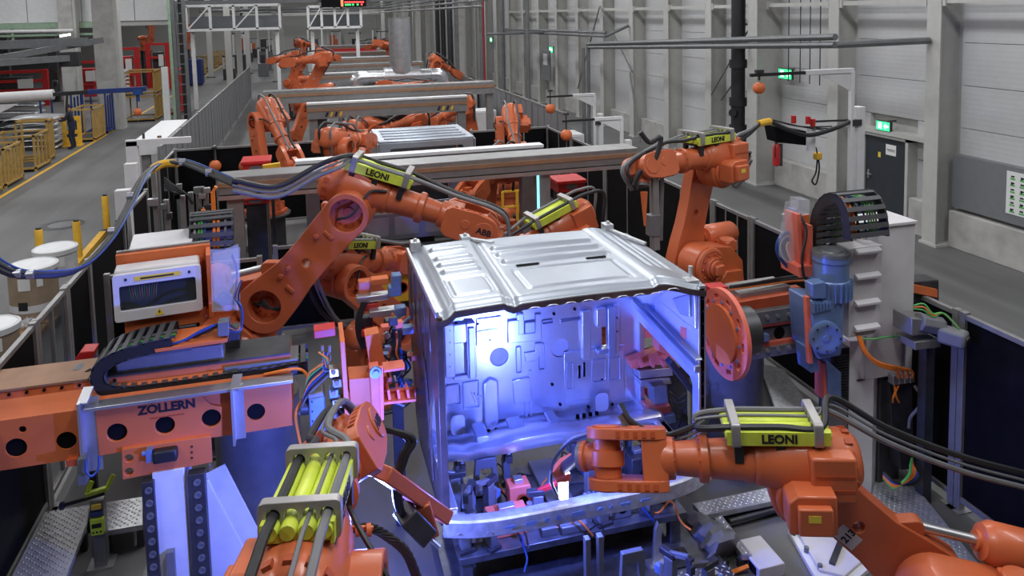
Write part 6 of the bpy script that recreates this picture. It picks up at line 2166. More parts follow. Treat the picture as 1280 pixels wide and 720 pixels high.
# ------------------------------------------------------------------ simple cab shells further down the line
def far_cab(x, y, w, d, z0, z1, label):
    t = thing('truck_cab_shell', label, 'cab', (x, y, z0))
    b = MB(); b.box(x - w / 2, x + w / 2, y, y + d, z1 - 0.05, z1)
    part('roof', b, 'cab_sheet', t, bev=0.02)
    for k in range(4):
        b = MB(); b.box(x - w / 2 + 0.15, x + w / 2 - 0.15, y + 0.2 + k * d * 0.2, y + 0.3 + k * d * 0.2, z1, z1 + 0.03); part('roof_bead', b, 'cab_sheet', t, bev=0.012)
    for s in (-1, 1):
        b = MB(); b.box(x + s * w / 2 - 0.03, x + s * w / 2 + 0.03, y, y + d, z0, z1 - 0.05); part('side_panel', b, 'cab_sheet', t, bev=0.01)
    b = MB(); b.plate([(x - w / 2, z0), (x + w / 2, z0), (x + w / 2, z1 - 0.05), (x - w / 2, z1 - 0.05)], [rrect(x - w * 0.38, x + w * 0.38, z0 + 0.55 * (z1 - z0), z1 - 0.18, 0.05)], 0.04, xz(y))
    part('front_panel', b, 'cab_sheet', t, bev=0.006)
    b = MB(); b.box(x - w / 2, x + w / 2, y - 0.03, y, z0 + 0.4 * (z1 - z0), z0 + 0.46 * (z1 - z0)); part('front_bar', b, 'white_paint', t)
    b = MB(); b.box(x - w / 2 + 0.05, x + w / 2 - 0.05, y + d - 0.06, y + d, z0, z1 - 0.05); part('rear_wall', b, 'cab_inner', t)
    for k in range(3):
        b = MB(); b.box(x - w * 0.4 + k * w * 0.27, x - w * 0.4 + k * w * 0.27 + w * 0.22, y - 0.015, y, z0 + 0.08, z0 + 0.35 * (z1 - z0)); part('pressing', b, 'cab_inner', t, bev=0.01)
    b = MB(); b.box(x - 0.5, x + 0.5, y + 0.3, y + d - 0.3, 0, z0); part('carrier', b, 'dark_steel', t)
    return t


far_cab(1.65, 13.45, 2.0, 1.3, 1.0, 2.2, 'bare silver cab shell standing behind the white-topped gantry beam')
far_cab(2.45, 16.3, 2.1, 1.9, 0.9, 2.32, 'bare silver cab shell between the cross fence and the white-topped beam')
far_cab(2.3, 22.0, 2.2, 1.9, 0.8, 2.3, 'bare silver cab shell behind the hazard striped gantry')
far_cab(2.6, 33.5, 2.3, 1.9, 0.9, 2.45, 'bare silver cab shell beyond the air duct')
far_cab(2.9, 46.5, 2.3, 1.9, 0.9, 2.5, 'distant silver cab shell below the truss bridge')

# skid conveyor and yellow vehicle behind robot A
t = thing('skid_conveyor', 'yellow and orange skid conveyor deck behind the cab', 'conveyor', (2.0, 11.6, 0))
b = MB(); b.box(0.6, 2.7, 12.2, 13.3, 0.85, 0.95); part('deck', b, 'dark_steel', t)
b = MB(); b.box(0.6, 2.7, 12.1, 12.2, 0.80, 1.0); part('orange_edge', b, 'orange_frame', t, bev=0.006)
b = MB(); b.box(0.7, 2.6, 12.25, 12.6, 0.30, 0.78); part('yellow_skirt', b, 'safety_yellow', t, bev=0.02)
b = MB(); b.lathe([(0.10, 0), (0.10, 0.006)], TM((1.35, 12.245, 0.55)) @ frame((0, -1, 0)), 20); part('round_sign', b, 'paper', t)
b = MB(); b.lathe([(0.10, 0.006), (0.10, 0.009), (0.08, 0.009), (0.08, 0.006)], TM((1.35, 12.245, 0.55)) @ frame((0, -1, 0)), 20); part('sign_ring', b, 'red_paint', t)
for x in (0.8, 2.5):
    b = MB(); b.box(x - 0.08, x + 0.08, 12.7, 13.2, 0, 0.85); part('leg', b, 'dark_steel', t)
b = MB(); b.box(0.9, 2.5, 12.3, 12.5, 0.95, 1.0); part('blue_tray', b, 'cable_blue', t)
# yellow cage and post by the far robot
t = thing('yellow_cage', 'yellow wire guard cage around the far robot base', 'cage', (3.9, 15.4, 0))
c0, c1__ = P(628, 240, Y=15.2), P(664, 236, Y=15.2)
for x in (c0.x, (c0.x + c1__.x) / 2, c1__.x):
    b = MB(); b.box(x - 0.025, x + 0.025, 15.18, 15.23, 0, c0.z); part('upright', b, 'safety_yellow', t)
for k in range(4):
    z = c0.z - k * 0.33
    b = MB(); b.box(c0.x, c1__.x, 15.19, 15.22, z - 0.02, z + 0.02); part('rail', b, 'safety_yellow', t)
t = thing('yellow_column', 'yellow square sensor column standing in front of the wire cage', 'column', P(668, 298, Y=14.2))
c0 = P(668, 255, Y=14.2)
b = MB(); b.box(c0.x - 0.08, c0.x + 0.08, 14.1, 14.3, 0, c0.z); part('post', b, 'safety_yellow', t, bev=0.008)
b = MB(); b.box(c0.x - 0.06, c0.x + 0.06, 14.12, 14.28, c0.z, c0.z + 0.28); part('sensor_head', b, 'dark_steel', t, bev=0.008)

# red welding cabinets
def red_box(px0, py0, px1, py1, Y, label, z0=None):
    a, c = P(px0, py1, Y=Y), P(px1, py0, Y=Y)
    t = thing('red_cabinet', label, 'cabinet', ((a.x + c.x) / 2, Y, 0))
    b = MB(); b.box(a.x, c.x, Y, Y + 0.5, a.z, c.z - 0.06); part('case', b, 'red_paint', t, bev=0.01)
    b = MB(); b.box(a.x - 0.03, c.x + 0.03, Y - 0.03, Y + 0.53, c.z - 0.06, c.z); part('lid', b, 'red_paint', t, bev=0.01)
    b = MB(); b.lathe([(0.12, 0), (0.12, 0.004)], TM(((a.x + c.x) / 2, Y - 0.002, (a.z + c.z) / 2)) @ frame((0, -1, 0)) @ Matrix.Scale(0.4, 4, (0, 1, 0)), 18); part('badge', b, 'machine_grey', t)
    b = MB(); b.box(a.x + 0.05, c.x - 0.05, Y + 0.05, Y + 0.45, 0, a.z); part('stand', b, 'dark_steel', t)
    return t


red_box(304, 200, 336, 221, 13.6, 'red welding cabinet with oval badge behind the long gantry')
red_box(303, 244, 336, 257, 12.9, 'dark red cabinet seen under the long gantry beam')
red_box(698, 224, 731, 242, 12.6, 'bright red cabinet on a rail near the right fence')
t = thing('yellow_blade_guard', 'yellow guard bar on the arm above the red welding cabinet', 'guard', P(340, 206, Y=12.7))
m = qplate([(328, 207), (329, 212), (350, 209), (350, 204)], 12.7, 0.1); part('bar', m, 'safety_yellow', t)
m = MB(); q = P(339, 208, Y=12.75); m.bar((q.x, 12.78, 0), (q.x, 12.78, q.z), 0.05); part('post', m, 'dark_steel', t)

# orange upright rods and valve racks at the left rear
t = thing('valve_rack', 'rack of upright grey cylinders and valves behind the low screens', 'rack', (-1.6, 11.8, 0))
for (a, b_, c_, d_) in ((226, 240, 244, 275), (236, 248, 240, 270), (246, 250, 242, 270), (255, 259, 240, 268), (206, 210, 250, 290), (193, 197, 215, 290)):
    q0, q1 = P(a, d_, Y=11.9), P(b_, c_, Y=11.9)
    m = MB(); m.box(q0.x, q0.x + 0.07, 11.9, 11.98, q0.z - 0.5, q1.z); part('cylinder', m, 'alu_profile', t, bev=0.006)
for k in range(12):
    q = P(190 + rnd.random() * 70, 232 + rnd.random() * 45, Y=11.85)
    m = MB(); m.cbox(q, (0.07 + rnd.random() * 0.08, 0.08, 0.05 + rnd.random() * 0.06)); part('valve', m, ('aluminium', 'dark_steel', 'machine_grey')[k % 3], t, bev=0.006)
for k in range(4):
    m = MB(); m.tube([P(205, 222 + 3 * k, Y=11.8), P(218, 232 + 3 * k, Y=11.8), P(232, 242, Y=11.8), P(240 + k, 255, Y=11.8)], 0.014, 6); part('hose', m, 'black_rubber', t)
m = MB(); m.box(-2.1, -1.0, 11.9, 12.0, 0, 1.5); part('back_frame', m, 'black_panel', t)
for (pts) in ([(266, 268), (266, 240), (270, 233)], [(250, 272), (254, 262), (255, 262)]):
    q = [P(a, c, Y=10.6) for a, c in pts]
    m = MB(); m.bar(q[0] - Vector((0, 0, q[0].z)), q[1], 0.05, 0.04); m.bar(q[1], q[2], 0.05, 0.04)
    solo('orange_rod', m, 'cable_orange', 'bent orange guide rod beside the gantry post' if pts[0][0] == 266 else 'short orange guide rod beside the arched chain', 'rod')


# tool balancers hanging
def balancer(p, label, hook=0.5, s=1.0):
    t = thing('tool_balancer', label, 'balancer', p, 'orange tool balancers')
    b = MB(); b.lathe([(0.03 * s, -0.12 * s), (0.09 * s, -0.11 * s), (0.13 * s, -0.05 * s), (0.13 * s, 0.05 * s), (0.09 * s, 0.10 * s), (0.03 * s, 0.12 * s)], TM(p) @ frame((0.3, -1, 0)), 16); part('drum', b, 'orange_frame', t)
    b = MB(); b.cyl(p + Vector((0, 0, 0.12)), p + Vector((0, 0, hook)), 0.018, n=6); b.cbox(p + Vector((0, 0, hook)), (0.12, 0.08, 0.05)); part('hook', b, 'dark_steel', t)
    b = MB(); b.cyl(p - Vector((0, 0, 0.12)), p - Vector((0, 0, 0.45)), 0.008, n=5); part('rope', b, 'aluminium', t)
    return t


balancer(P(269, 207, Y=18.9), 'orange tool balancer hanging at the left cross fence', 0.42)
bq = P(269, 207, Y=18.9)
m = MB(); m.bar((bq.x, 18.9, bq.z + 0.44), (bq.x, 19.06, bq.z + 0.44), 0.05); m.bar((bq.x, 19.06, 0), (bq.x, 19.06, bq.z + 0.46), 0.05)
solo('balancer_post', m, 'alu_profile', 'slim post carrying the balancer at the left cross fence', 'post')
balancer(P(688, 136, Y=19.6), 'orange tool balancer on the farther white swing arm')
balancer(P(708, 169, Y=16.6), 'orange tool balancer on the nearer white swing arm')
balancer(P(949, 110, Y=10.4), 'orange tool balancer on the blue-lit swing arm at the pillar', 0.26, 0.7)
balancer(P(172, 140, Y=28.0), 'round orange hoist hanging from the blue crane arm', 0.6)


# white swing arms on posts
def swing(px, top, base_px, Y, x_in, label, blue=False, lift=0.0):
    q = P(px, top, Y=Y)
    t = thing('swing_arm', label, 'swing arm', (q.x, Y, 0), 'white swing arms along the fence')
    b = MB(); b.bar((q.x, Y, 0.02), (q.x, Y, q.z), 0.07); b.box(q.x - 0.15, q.x + 0.15, Y - 0.15, Y + 0.15, 0, 0.02); part('mast', b, 'white_paint', t, bev=0.006)
    b = MB(); b.bar((q.x + 0.02, Y, q.z), (x_in + (q.x - x_in) * 0.5, Y, q.z), 0.06, 0.08); part('arm', b, 'white_paint', t, bev=0.006)
    b = MB(); b.bar((x_in + (q.x - x_in) * 0.5, Y, q.z), (x_in - 0.1, Y, q.z), 0.05, 0.05); part('black_arm', b, 'black_rubber', t)
    b = MB(); b.plate([(q.x, q.z - 0.35), (q.x, q.z - 0.04), (q.x - 0.6, q.z - 0.04)], [], 0.015, xz(Y - 0.01)); part('gusset', b, 'white_paint', t)
    b = MB(); b.bar((q.x + 0.18, Y + 0.05, 0.02), (q.x + 0.18, Y + 0.05, q.z - 0.55 - lift), 0.13, 0.16); part('column', b, 'white_paint', t, bev=0.006)
    b = MB(); b.box(q.x, q.x + 0.16, Y - 0.06, Y + 0.10, q.z - 0.85 - lift, q.z - 0.75 - lift); part('pivot_clamp', b, 'dark_steel', t)
    return t


swing(743, 118, 743, 19.6, P(688, 120, Y=19.6).x, 'farther white swing arm with hanging balancer near the wall aisle')
swing(777, 147, 777, 16.6, P(708, 150, Y=16.6).x, 'nearer white swing arm with hanging balancer behind the gantry')
sw = swing(1065, 88, 1065, 10.4, P(945, 86, Y=10.4).x, 'white swing arm lit blue on a post behind the lift cabinet', lift=0.05)
t = thing('hanging_hose_rail', 'sagging black hose with couplings spanning from swing arm to yellow clamp', 'hose', P(1000, 168, Y=10.4))
m = MB(); m.tube([P(905, 190, Y=9.6), P(935, 168, Y=9.9), P(950, 154, Y=10.1), P(962, 152, Y=10.2), P(985, 162, Y=10.3), P(1012, 169, Y=10.35), P(1045, 160, Y=10.4), P(1062, 152, Y=10.4)], 0.035, 8); part('hose', m, 'black_rubber', t)
m = MB(); m.tube([P(948, 155, Y=10.08), P(955, 153, Y=10.15), P(962, 152, Y=10.2)], 0.055, 8); part('yellow_clamp', m, 'safety_yellow', t)
m = MB(); m.tube([P(905, 192, Y=9.6), P(918, 172, Y=9.75), P(934, 164, Y=9.9), P(948, 155, Y=10.08)], 0.03, 8); part('hose', m, 'hose_grey', t)
for k in range(3):
    m = MB(); m.tube([P(966, 150, Y=10.5 + 0.1 * k), P(1000, 158, Y=10.5 + 0.1 * k), P(1040, 164 - 3 * k, Y=10.5 + 0.1 * k)], 0.012, 5); part('wire', m, 'black_rubber', t)
for (a, c) in ((992, 154), (1010, 155), (1016, 158)):
    m = MB(); q = P(a, c, Y=10.45); m.cyl(q, q + Vector((0, 0, 0.12)), 0.04, n=10); part('coupling', m, 'red_paint', t)
t = thing('hose_reel_box', 'black box and white filter bowls hanging below the sagging hose', 'box', P(990, 178, Y=10.7))
m = qplate([(968, 158), (972, 178), (1008, 182), (1008, 164)], 10.7, 0.3); part('box', m, 'black_panel', t, bev=0.01)
m = MB(); m.cyl(P(1014, 188, Y=10.6), P(1014, 160, Y=10.6), 0.07, n=14); part('filter_bowl', m, 'white_paint', t)
m = MB(); m.cyl(P(1014, 160, Y=10.6), P(1014, 152, Y=10.6), 0.02, n=6); m.bar(P(1014, 152, Y=10.6), P(1064, 150, Y=10.42), 0.03); part('hanger', m, 'dark_steel', t)
t = thing('pistol_control', 'yellow pendant control dangling by its black loop cable', 'control', P(1022, 228, Y=10.8))
m = MB(); q = P(1022, 195, Y=10.8); m.cbox(q, (0.12, 0.1, 0.12)); part('handle', m, 'safety_yellow', t, bev=0.02)
m = MB(); m.tube([q, P(1020, 215, Y=10.8), P(1015, 226, Y=10.8), P(1020, 230, Y=10.8), P(1024, 212, Y=10.8), P(1023, 196, Y=10.8)], 0.015, 6); part('loop', m, 'black_rubber', t)
m = MB(); m.tube([q, P(1020, 185, Y=10.7), P(1014, 180, Y=10.62)], 0.012, 6); part('cable', m, 'black_rubber', t)

# fire extinguisher at the pillar
e0 = P(967, 228, X=12.1)
t = thing('fire_extinguisher', 'red fire extinguisher hanging on the wall pillar', 'extinguisher', (12.2, e0.y, 0.75))
b = MB(); b.lathe([(0.05, 0.70), (0.09, 0.73), (0.10, 0.80), (0.10, 1.20), (0.07, 1.29), (0.03, 1.33)], TM((12.18, e0.y, 0)), 18); part('bottle', b, 'red_paint', t)
b = MB(); b.box(12.14, 12.22, e0.y - 0.03, e0.y + 0.03, 1.33, 1.40); b.tube([(12.18, e0.y, 1.36), (12.10, e0.y - 0.06, 1.30), (12.08, e0.y - 0.08, 0.95)], 0.015, 6); part('valve', b, 'black_rubber', t)
b = MB(); b.box(12.26, 12.34, e0.y - 0.05, e0.y + 0.05, 0.7, 1.3); part('wall_bracket', b, 'dark_steel', t)
# control box at wall
q = P(1038, 212, X=12.5)
t = thing('wall_switch_box', 'small black switch box with coloured lamps on the wall', 'switch', q)
b = MB(); b.box(12.52, 12.64, q.y - 0.14, q.y + 0.14, q.z - 0.15, q.z + 0.28); part('case', b, 'black_rubber', t, bev=0.01)
for k, mm in enumerate(('cable_blue', 'led_orange', 'sticker_yellow')):
    b = MB(); b.cyl((12.51, q.y - 0.06 + 0.06 * k, q.z + 0.05 * k), (12.52, q.y - 0.06 + 0.06 * k, q.z + 0.05 * k), 0.03, n=8); part('lamp', b, mm, t)
b = MB(); b.box(12.64, 12.88, q.y - 0.03, q.y + 0.03, q.z, q.z + 0.06); part('bracket', b, 'dark_steel', t)

# black down pipe on the wall
t = thing('down_pipe', 'thick black down pipe running down the panelled wall', 'pipe', (12.0, 19.46, 0))
b = MB(); b.cyl((12.0, 19.46, 1.25), (12.0, 19.46, 9.98), 0.20, n=18); part('pipe', b, 'black_rubber', t)
for z in (3.4, 2.3, 1.5):
    b = MB(); b.cyl((12.0, 19.46, z - 0.12), (12.0, 19.46, z + 0.12), 0.25, n=18); part('collar', b, 'black_rubber', t)
b = MB(); b.cyl((12.0, 19.46, 0), (12.0, 19.46, 1.25), 0.24, n=18); part('valve_body', b, 'black_rubber', t)
b = MB(); b.cyl((12.0, 19.46, 2.0), (11.72, 19.3, 2.0), 0.12, n=12); part('branch', b, 'black_rubber', t)
for z in (4.5, 7):
    b = MB(); b.box(12.1, 12.80, 19.43, 19.49, z, z + 0.05); part('wall_bracket', b, 'dark_steel', t)

# conduit frames along the wall
def tube_thing(name, label, cat, segs, r, m='machine_grey', n=8):
    t = thing(name, label, cat, min((Vector(p) for s in segs for p in s), key=lambda v: v.z))
    for a, c in segs:
        b = MB(); b.cyl(a, c, r, n=n); part('tube', b, m, t)
    return t


FXX = 10.2
za, zb = 3.62, 4.22
tube_thing('steel_media_bridge', 'long horizontal steel media rail on posts before the wall', 'rail', [((FXX, 13.0, 4.22), (FXX, 26.8, 3.65)), ((FXX, 13.0, 4.38), (FXX, 26.8, 3.78)), ((FXX, 26.8, 0), (FXX, 26.8, 3.8)), ((FXX - 0.35, 26.4, 0), (FXX - 0.35, 26.4, 3.65)), ((FXX, 13.0, 4.22), (12.28, 12.8, 4.25)), ((FXX, 19.3, 3.95), (12.0, 19.0, 4.0))], 0.07)
tube_thing('steel_media_bridge', 'farther steel media rail crossing the aisle deep in the hall', 'rail', [((11.4, 28.0, 4.0), (11.4, 44.0, 3.9)), ((11.4, 28.0, 4.15), (11.4, 44.0, 4.05)), ((11.4, 44.0, 0), (11.4, 44.0, 4.05)), ((11.4, 28.0, 4.0), (12.28, 27.8, 4.4)), ((11.4, 36.0, 4.0), (8.5, 36.0, 4.0))], 0.06)
tube_thing('diagonal_braces', 'thin crossed steel braces in front of the wall columns', 'brace', [((12.2, 30.6, 5.2), (12.2, 27.3, 2.6)), ((12.2, 30.6, 5.2), (12.2, 33.5, 1.4)), ((12.1, 27.3, 2.6), (12.1, 26.4, 0.0))], 0.03)
tube_thing('diagonal_braces', 'thin leaning steel rods beside the black down pipe', 'brace', [((12.25, 21.4, 2.3), (12.25, 19.2, 4.5)), ((12.6, 21.4, 2.1), (12.6, 19.2, 4.0))], 0.025)
tube_thing('conduit_drop', 'thin conduits dropping in front of the wall panels', 'conduit', [((12.5, y, 3.0), (12.5, y, 9.5)) for y in (16.5, 16.9, 17.3, 17.8)], 0.015, 'dark_steel', 6)
for i, (x, y, h) in enumerate(((7.9, 27.0, 7.5), (10.3, 40.0, 9), (8.2, 36.0, 9))):
    tube_thing('steel_pole', ('tall thin steel pole beside the grey fence', 'tall thin steel pole deep in the aisle', 'tall steel pole beside the far exit sign')[i], 'pole', [((x, y, 0), (x, y, h))], 0.09, 'machine_grey', 10)
m = MB(); m.cyl((10.6, 46, 0), (10.6, 46, 9.8), 0.10, n=10)
solo('red_pipe', m, 'red_paint', 'thin red sprinkler pipe standing deep in the hall', 'pipe')
for i in range(9):
    x = 9.6 + (i % 3) * 1.0
    y = 48 + i * 4.5
    m = MB(); m.box(x - 0.16, x + 0.16, y - 0.16, y + 0.16, 0, 10); m.box(x - 0.3, x + 0.3, y - 0.3, y + 0.3, 0, 0.05)
    solo('hall_column', m, 'column_paint', 'slim pale hall column far down the right aisle', 'column', 'far columns of the right aisle')
for i in range(5):
    x, y = 9.7 + i * 0.55, 49.2 + i * 6
    m = MB(); m.cyl((x, y, 1.0), (x, y, 9.98), 0.2, n=10); m.cyl((x, y, 0), (x, y, 1.0), 0.3, n=10)
    solo('dark_pipe', m, 'dark_steel', 'thick dark riser pipe far down the right aisle', 'pipe', 'far riser pipes')
t = thing('wall_notice_board', 'grey notice board on the far wall', 'board', (12.2, 38.5, 1.5))
b = MB(); b.box(12.24, 12.30, 37.8, 39.2, 1.4, 3.0); part('board', b, 'board_grey', t)
b = MB(); b.box(12.23, 12.24, 38.2, 38.9, 2.2, 2.8); part('paper_sheet', b, 'paper', t)

# white cabinets in the right aisle
for (x, y, w, d, h, lb_) in ((6.1, 26.6, 0.9, 0.9, 1.5, 'white switch cabinet behind the hazard gantry'), (7.9, 23.2, 1.5, 1.0, 1.0, 'white bench unit next to the grey fence'), (6.2, 30.2, 0.9, 0.9, 2.2, 'tall white cabinet right of the air duct')):
    t = thing('white_cabinet', lb_, 'cabinet', (x, y, 0))
    b = MB(); b.box(x - w / 2, x + w / 2, y, y + d, 0.08, h); part('body', b, 'white_paint', t, bev=0.01)
    b = MB(); b.box(x - w / 2 + 0.05, x - 0.01, y - 0.015, y, 0.12, h - 0.05); part('door', b, 'cabinet_grey', t, bev=0.004)
    b = MB(); b.box(x + 0.01, x + w / 2 - 0.05, y - 0.015, y, 0.12, h - 0.05); part('door', b, 'cabinet_grey', t, bev=0.004)
    b = MB(); b.box(x - w / 2 + 0.04, x + w / 2 - 0.04, y + 0.04, y + d, 0, 0.08); part('plinth', b, 'dark_steel', t)

# ------------------------------------------------------------------ silver air duct
t = thing('air_duct', 'silver spiral air duct with upright stack over the far line', 'duct', (3.6, 29.6, 2.2))
rings = [(0.42 + (0.02 if i % 2 else 0), 2.75 + i * 0.075) for i in range(30)]
b = MB(); b.lathe(rings, TM((3.56, 30, 0)), 20); part('stack', b, 'duct_silver', t)
b = MB(); b.cyl((1.9, 30, 2.62), (5.1, 30, 2.62), 0.20, n=16); part('cross_duct', b, 'duct_silver', t)
b = MB(); b.cyl((2.9, 30, 2.62), (4.3, 30, 2.62), 0.36, n=18); part('plenum', b, 'duct_silver', t)
for x in (1.95, 5.05):
    b = MB(); b.tube([(x + (0.3 if x < 3 else -0.3), 30, 2.62), (x, 30, 2.60), (x + (-0.12 if x < 3 else 0.12), 30, 2.45), (x + (-0.15 if x < 3 else 0.15), 30, 2.05)], 0.26, 14); part('elbow', b, 'duct_silver', t)
b = MB(); b.plate([(0.9, 28.6), (6.0, 28.6), (5.6, 31.0), (1.2, 31.0)], [], 0.06, TM((0, 0, 1.98))); part('roof_sheet', b, 'machine_grey', t)
for (x, y) in ((1.1, 28.8), (5.8, 28.8), (1.3, 30.8), (5.5, 30.8)):
    b = MB(); b.box(x - 0.05, x + 0.05, y - 0.05, y + 0.05, 0, 1.98); part('leg', b, 'machine_grey', t)

# ------------------------------------------------------------------ white truss bridge with display
def truss(x0, x1, y, z0, z1, n, label):
    t = thing('truss_bridge', label, 'bridge', ((x0 + x1) / 2, y, z0))
    for z in (z0, z1):
        b = MB(); b.box(x0, x1, y, y + 0.12, z - 0.07, z + 0.07); part('chord', b, 'white_paint', t)
    for k in range(n + 1):
        x = x0 + (x1 - x0) * k / n
        b = MB(); b.box(x - 0.07, x + 0.07, y, y + 0.12, z0, z1); part('upright', b, 'white_paint', t)
        if k < n and k % 2 == 0:
            b = MB(); b.bar((x, y + 0.06, z0), (x + (x1 - x0) / n, y + 0.06, z1), 0.07); part('diagonal', b, 'white_paint', t)
    b = MB(); b.box(x0, x1, y + 0.12, y + 1.4, z0 - 0.06, z0); part('walk_deck', b, 'machine_grey', t)
    b = MB(); b.box(x0, x1, y + 1.4, y + 1.44, z0, z0 + 0.75); part('mesh_panel', b, 'board_grey', t)
    for x in (x0 + 0.2, x1 - 0.2):
        b = MB(); b.box(x - 0.1, x + 0.1, y + 0.5, y + 0.7, 0, z0 - 0.06); part('leg', b, 'white_paint', t)
    return t


truss(-6.25, -1.35, 45, 4.42, 5.75, 4, 'white truss bridge crossing above the aisle')
truss(0.2, 3.15, 45, 4.38, 5.6, 4, 'white truss bridge section over the line below the display')
m = MB(); m.box(-7, 9, 45.6, 45.9, 5.85, 6.05)
for x in (-6.9, 8.9):
    m.box(x - 0.1, x + 0.1, 45.6, 45.9, 0, 5.85)
solo('portal_beam', m, 'machine_grey', 'grey portal beam above the truss bridges', 'beam')
t = thing('status_display', 'black status display with red and green lettering on the truss', 'display', (2.3, 44.9, 5.55))
b = MB(); b.box(0.95, 3.45, 44.7, 44.9, 5.55, 6.6); part('case', b, 'black_void', t)
b = MB(); b.box(2.03, 2.17, 44.69, 44.70, 5.57, 6.5); part('orange_bar', b, 'led_orange', t)
for k in range(9):
    b = MB(); b.box(2.24 + k * 0.125, 2.33 + k * 0.125, 44.69, 44.70, 5.76, 5.86); part('red_character', b, 'led_red', t)
for k, (x, mm) in enumerate(((2.26, 'led_green'), (2.38, 'led_green'), (2.50, 'led_green'), (2.66, 'led_green'), (2.92, 'led_green'), (3.15, 'led_red'))):
    b = MB(); b.box(x, x + 0.10, 44.69, 44.70, 5.62, 5.71); part('status_character', b, mm, t)
b = MB(); b.box(2.0, 2.1, 44.9, 45.02, 5.4, 6.3); part('mount', b, 'dark_steel', t)
m = MB()
for y in (90, 100):
    m.box(-7, 9, y, y + 0.5, 5.2, 5.8)
for x in (-6.9, 8.8):
    m.box(x, x + 0.2, 90, 100.5, 5.2, 5.8); m.box(x, x + 0.2, 90, 90.2, 0, 5.2); m.box(x, x + 0.2, 100, 100.2, 0, 5.2)
solo('far_portal', m, 'column_paint', 'pale portal frame at the very end of the hall', 'portal')

# ------------------------------------------------------------------ far robots
FARR = [
    # x, y, z, yaw, t2, t3, roll, bend, label
    (-0.99, 17.04, 0.81, -1.09, -0.20, -0.76, 0, 0.3, 'far orange robot bending its forearm down behind the red cabinet'),
    (0.45, 15.0, 0.42, 1.03, -0.15, -0.20, 0, 0, 'far orange robot with round elbow cover next to the silver cab'),
    (3.40, 13.6, 0.09, 4.01, -0.20, -0.25, 0, 0.3, 'far orange robot behind the yellow wire cage'),
    (4.42, 17.0, 0.41, -1.72, -0.20, -0.56, 0, 0.2, 'far orange robot standing upright before the cross fence'),
    (0.9, 18.9, 0.0, 1.2, 0.45, -0.4, 0, -0.4, 'far orange robot between cross fence and hazard gantry post'),
    (0.60, 21.6, 0.0, 0.3, 0.75, -0.3, 0, 0.3, 'far orange robot reaching in under the hazard striped gantry'),
    (-0.95, 25.6, 0.1, 0.6, 0.5, -0.1, 0, 0, 'far orange robot left of the hazard gantry post'),
    (4.1, 21.9, 0.0, 3.1, 0.65, -0.25, 0, 0.2, 'far orange robot right of the hazard gantry opening'),
    (5.3, 22.9, 0.0, 2.8, 0.2, -0.5, 0, 0.2, 'far orange robot half hidden by the grey gantry post'),
    (0.32, 28.5, 1.45, 3.1, -0.50, -0.10, 0, -0.6, 'far orange robot stretching its arm left above the grey gantry'),
    (3.0, 25.7, 0.2, 0.4, 0.4, 0.1, 0, 0, 'far orange robot below the stretched one'),
    (4.6, 33.4, 0.9, 0.2, 0.5, -0.6, 0, 0.4, 'far orange robot right of the silver air duct'),
    (4.6, 27.6, 0.2, 2.9, 0.3, 0.1, 0, 0, 'far orange robot under the grey duct roof'),
    (-0.5, 38.8, 1.0, 2.6, -0.3, -0.2, 0, -0.4, 'far orange robot left of the second duct gantry'),
    (0.5, 41.8, 0.9, 0.9, 0.2, -0.3, 0, 0, 'far orange robot reaching over the far left gantry end'),
    (5.4, 41.5, 1.1, 2.9, 0.1, 0.2, 0, 0, 'far orange robot right of the truss bridge leg'),
    (5.6, 49.0, 1.1, 2.4, 0.4, -0.2, 0, 0, 'farthest orange robot visible right of the line'),
    (-0.6, 50.5, 1.2, 0.9, 0.1, -0.2, 0, 0, 'farthest orange robot visible left of the line'),
]
for (x, y, z, yaw, t2, t3, ro, be, lab) in FARR:
    robot(lab, (x, y, z), yaw, t2, t3, ro, be, detail=0, ped=z)
robot('orange robot with hose pack just behind the right rear cab roof', (4.15, 9.9, 0.0), 3.3, 0.35, -0.35, 0, 0.2, detail=1)


# ------------------------------------------------------------------ left hall: columns, racks, crane
for (x0, x1, y, w, lab) in ((-9.35, -8.45, 38.6, 0.7, 'broad concrete column beside the yellow aisle line'), (-12.6, -11.9, 46.8 - 1.5, 0.6, 'concrete column behind the grey crane rails')):
    t = thing('concrete_column', lab, 'column', ((x0 + x1) / 2, y, 0))
    b = MB(); b.box(x0, x1, y, y + w, 0, 10); part('shaft', b, 'concrete', t, bev=0.02)
    b = MB(); b.box(x1, x1 + 0.14, y + 0.05, y + w, 0, 10); part('corner_strip', b, 'column_paint', t)
    b = MB(); b.box(x0 + 0.1, x1 - 0.1, y - 0.01, y, 0.6, 2.3); part('patch', b, 'column_paint', t)
for (x, y, lab) in ((-18.5, 55, 'dark steel stanchion below the green girder'), (-23, 56, 'second dark steel stanchion below the green girder'), (-15.5, 54, 'third dark steel stanchion near the column')):
    m = MB(); m.box(x - 0.25, x + 0.25, y, y + 0.4, 0, 6); m.box(x - 0.4, x + 0.4, y - 0.1, y + 0.5, 0, 0.05)
    solo('steel_stanchion', m, 'dark_steel', lab, 'column')
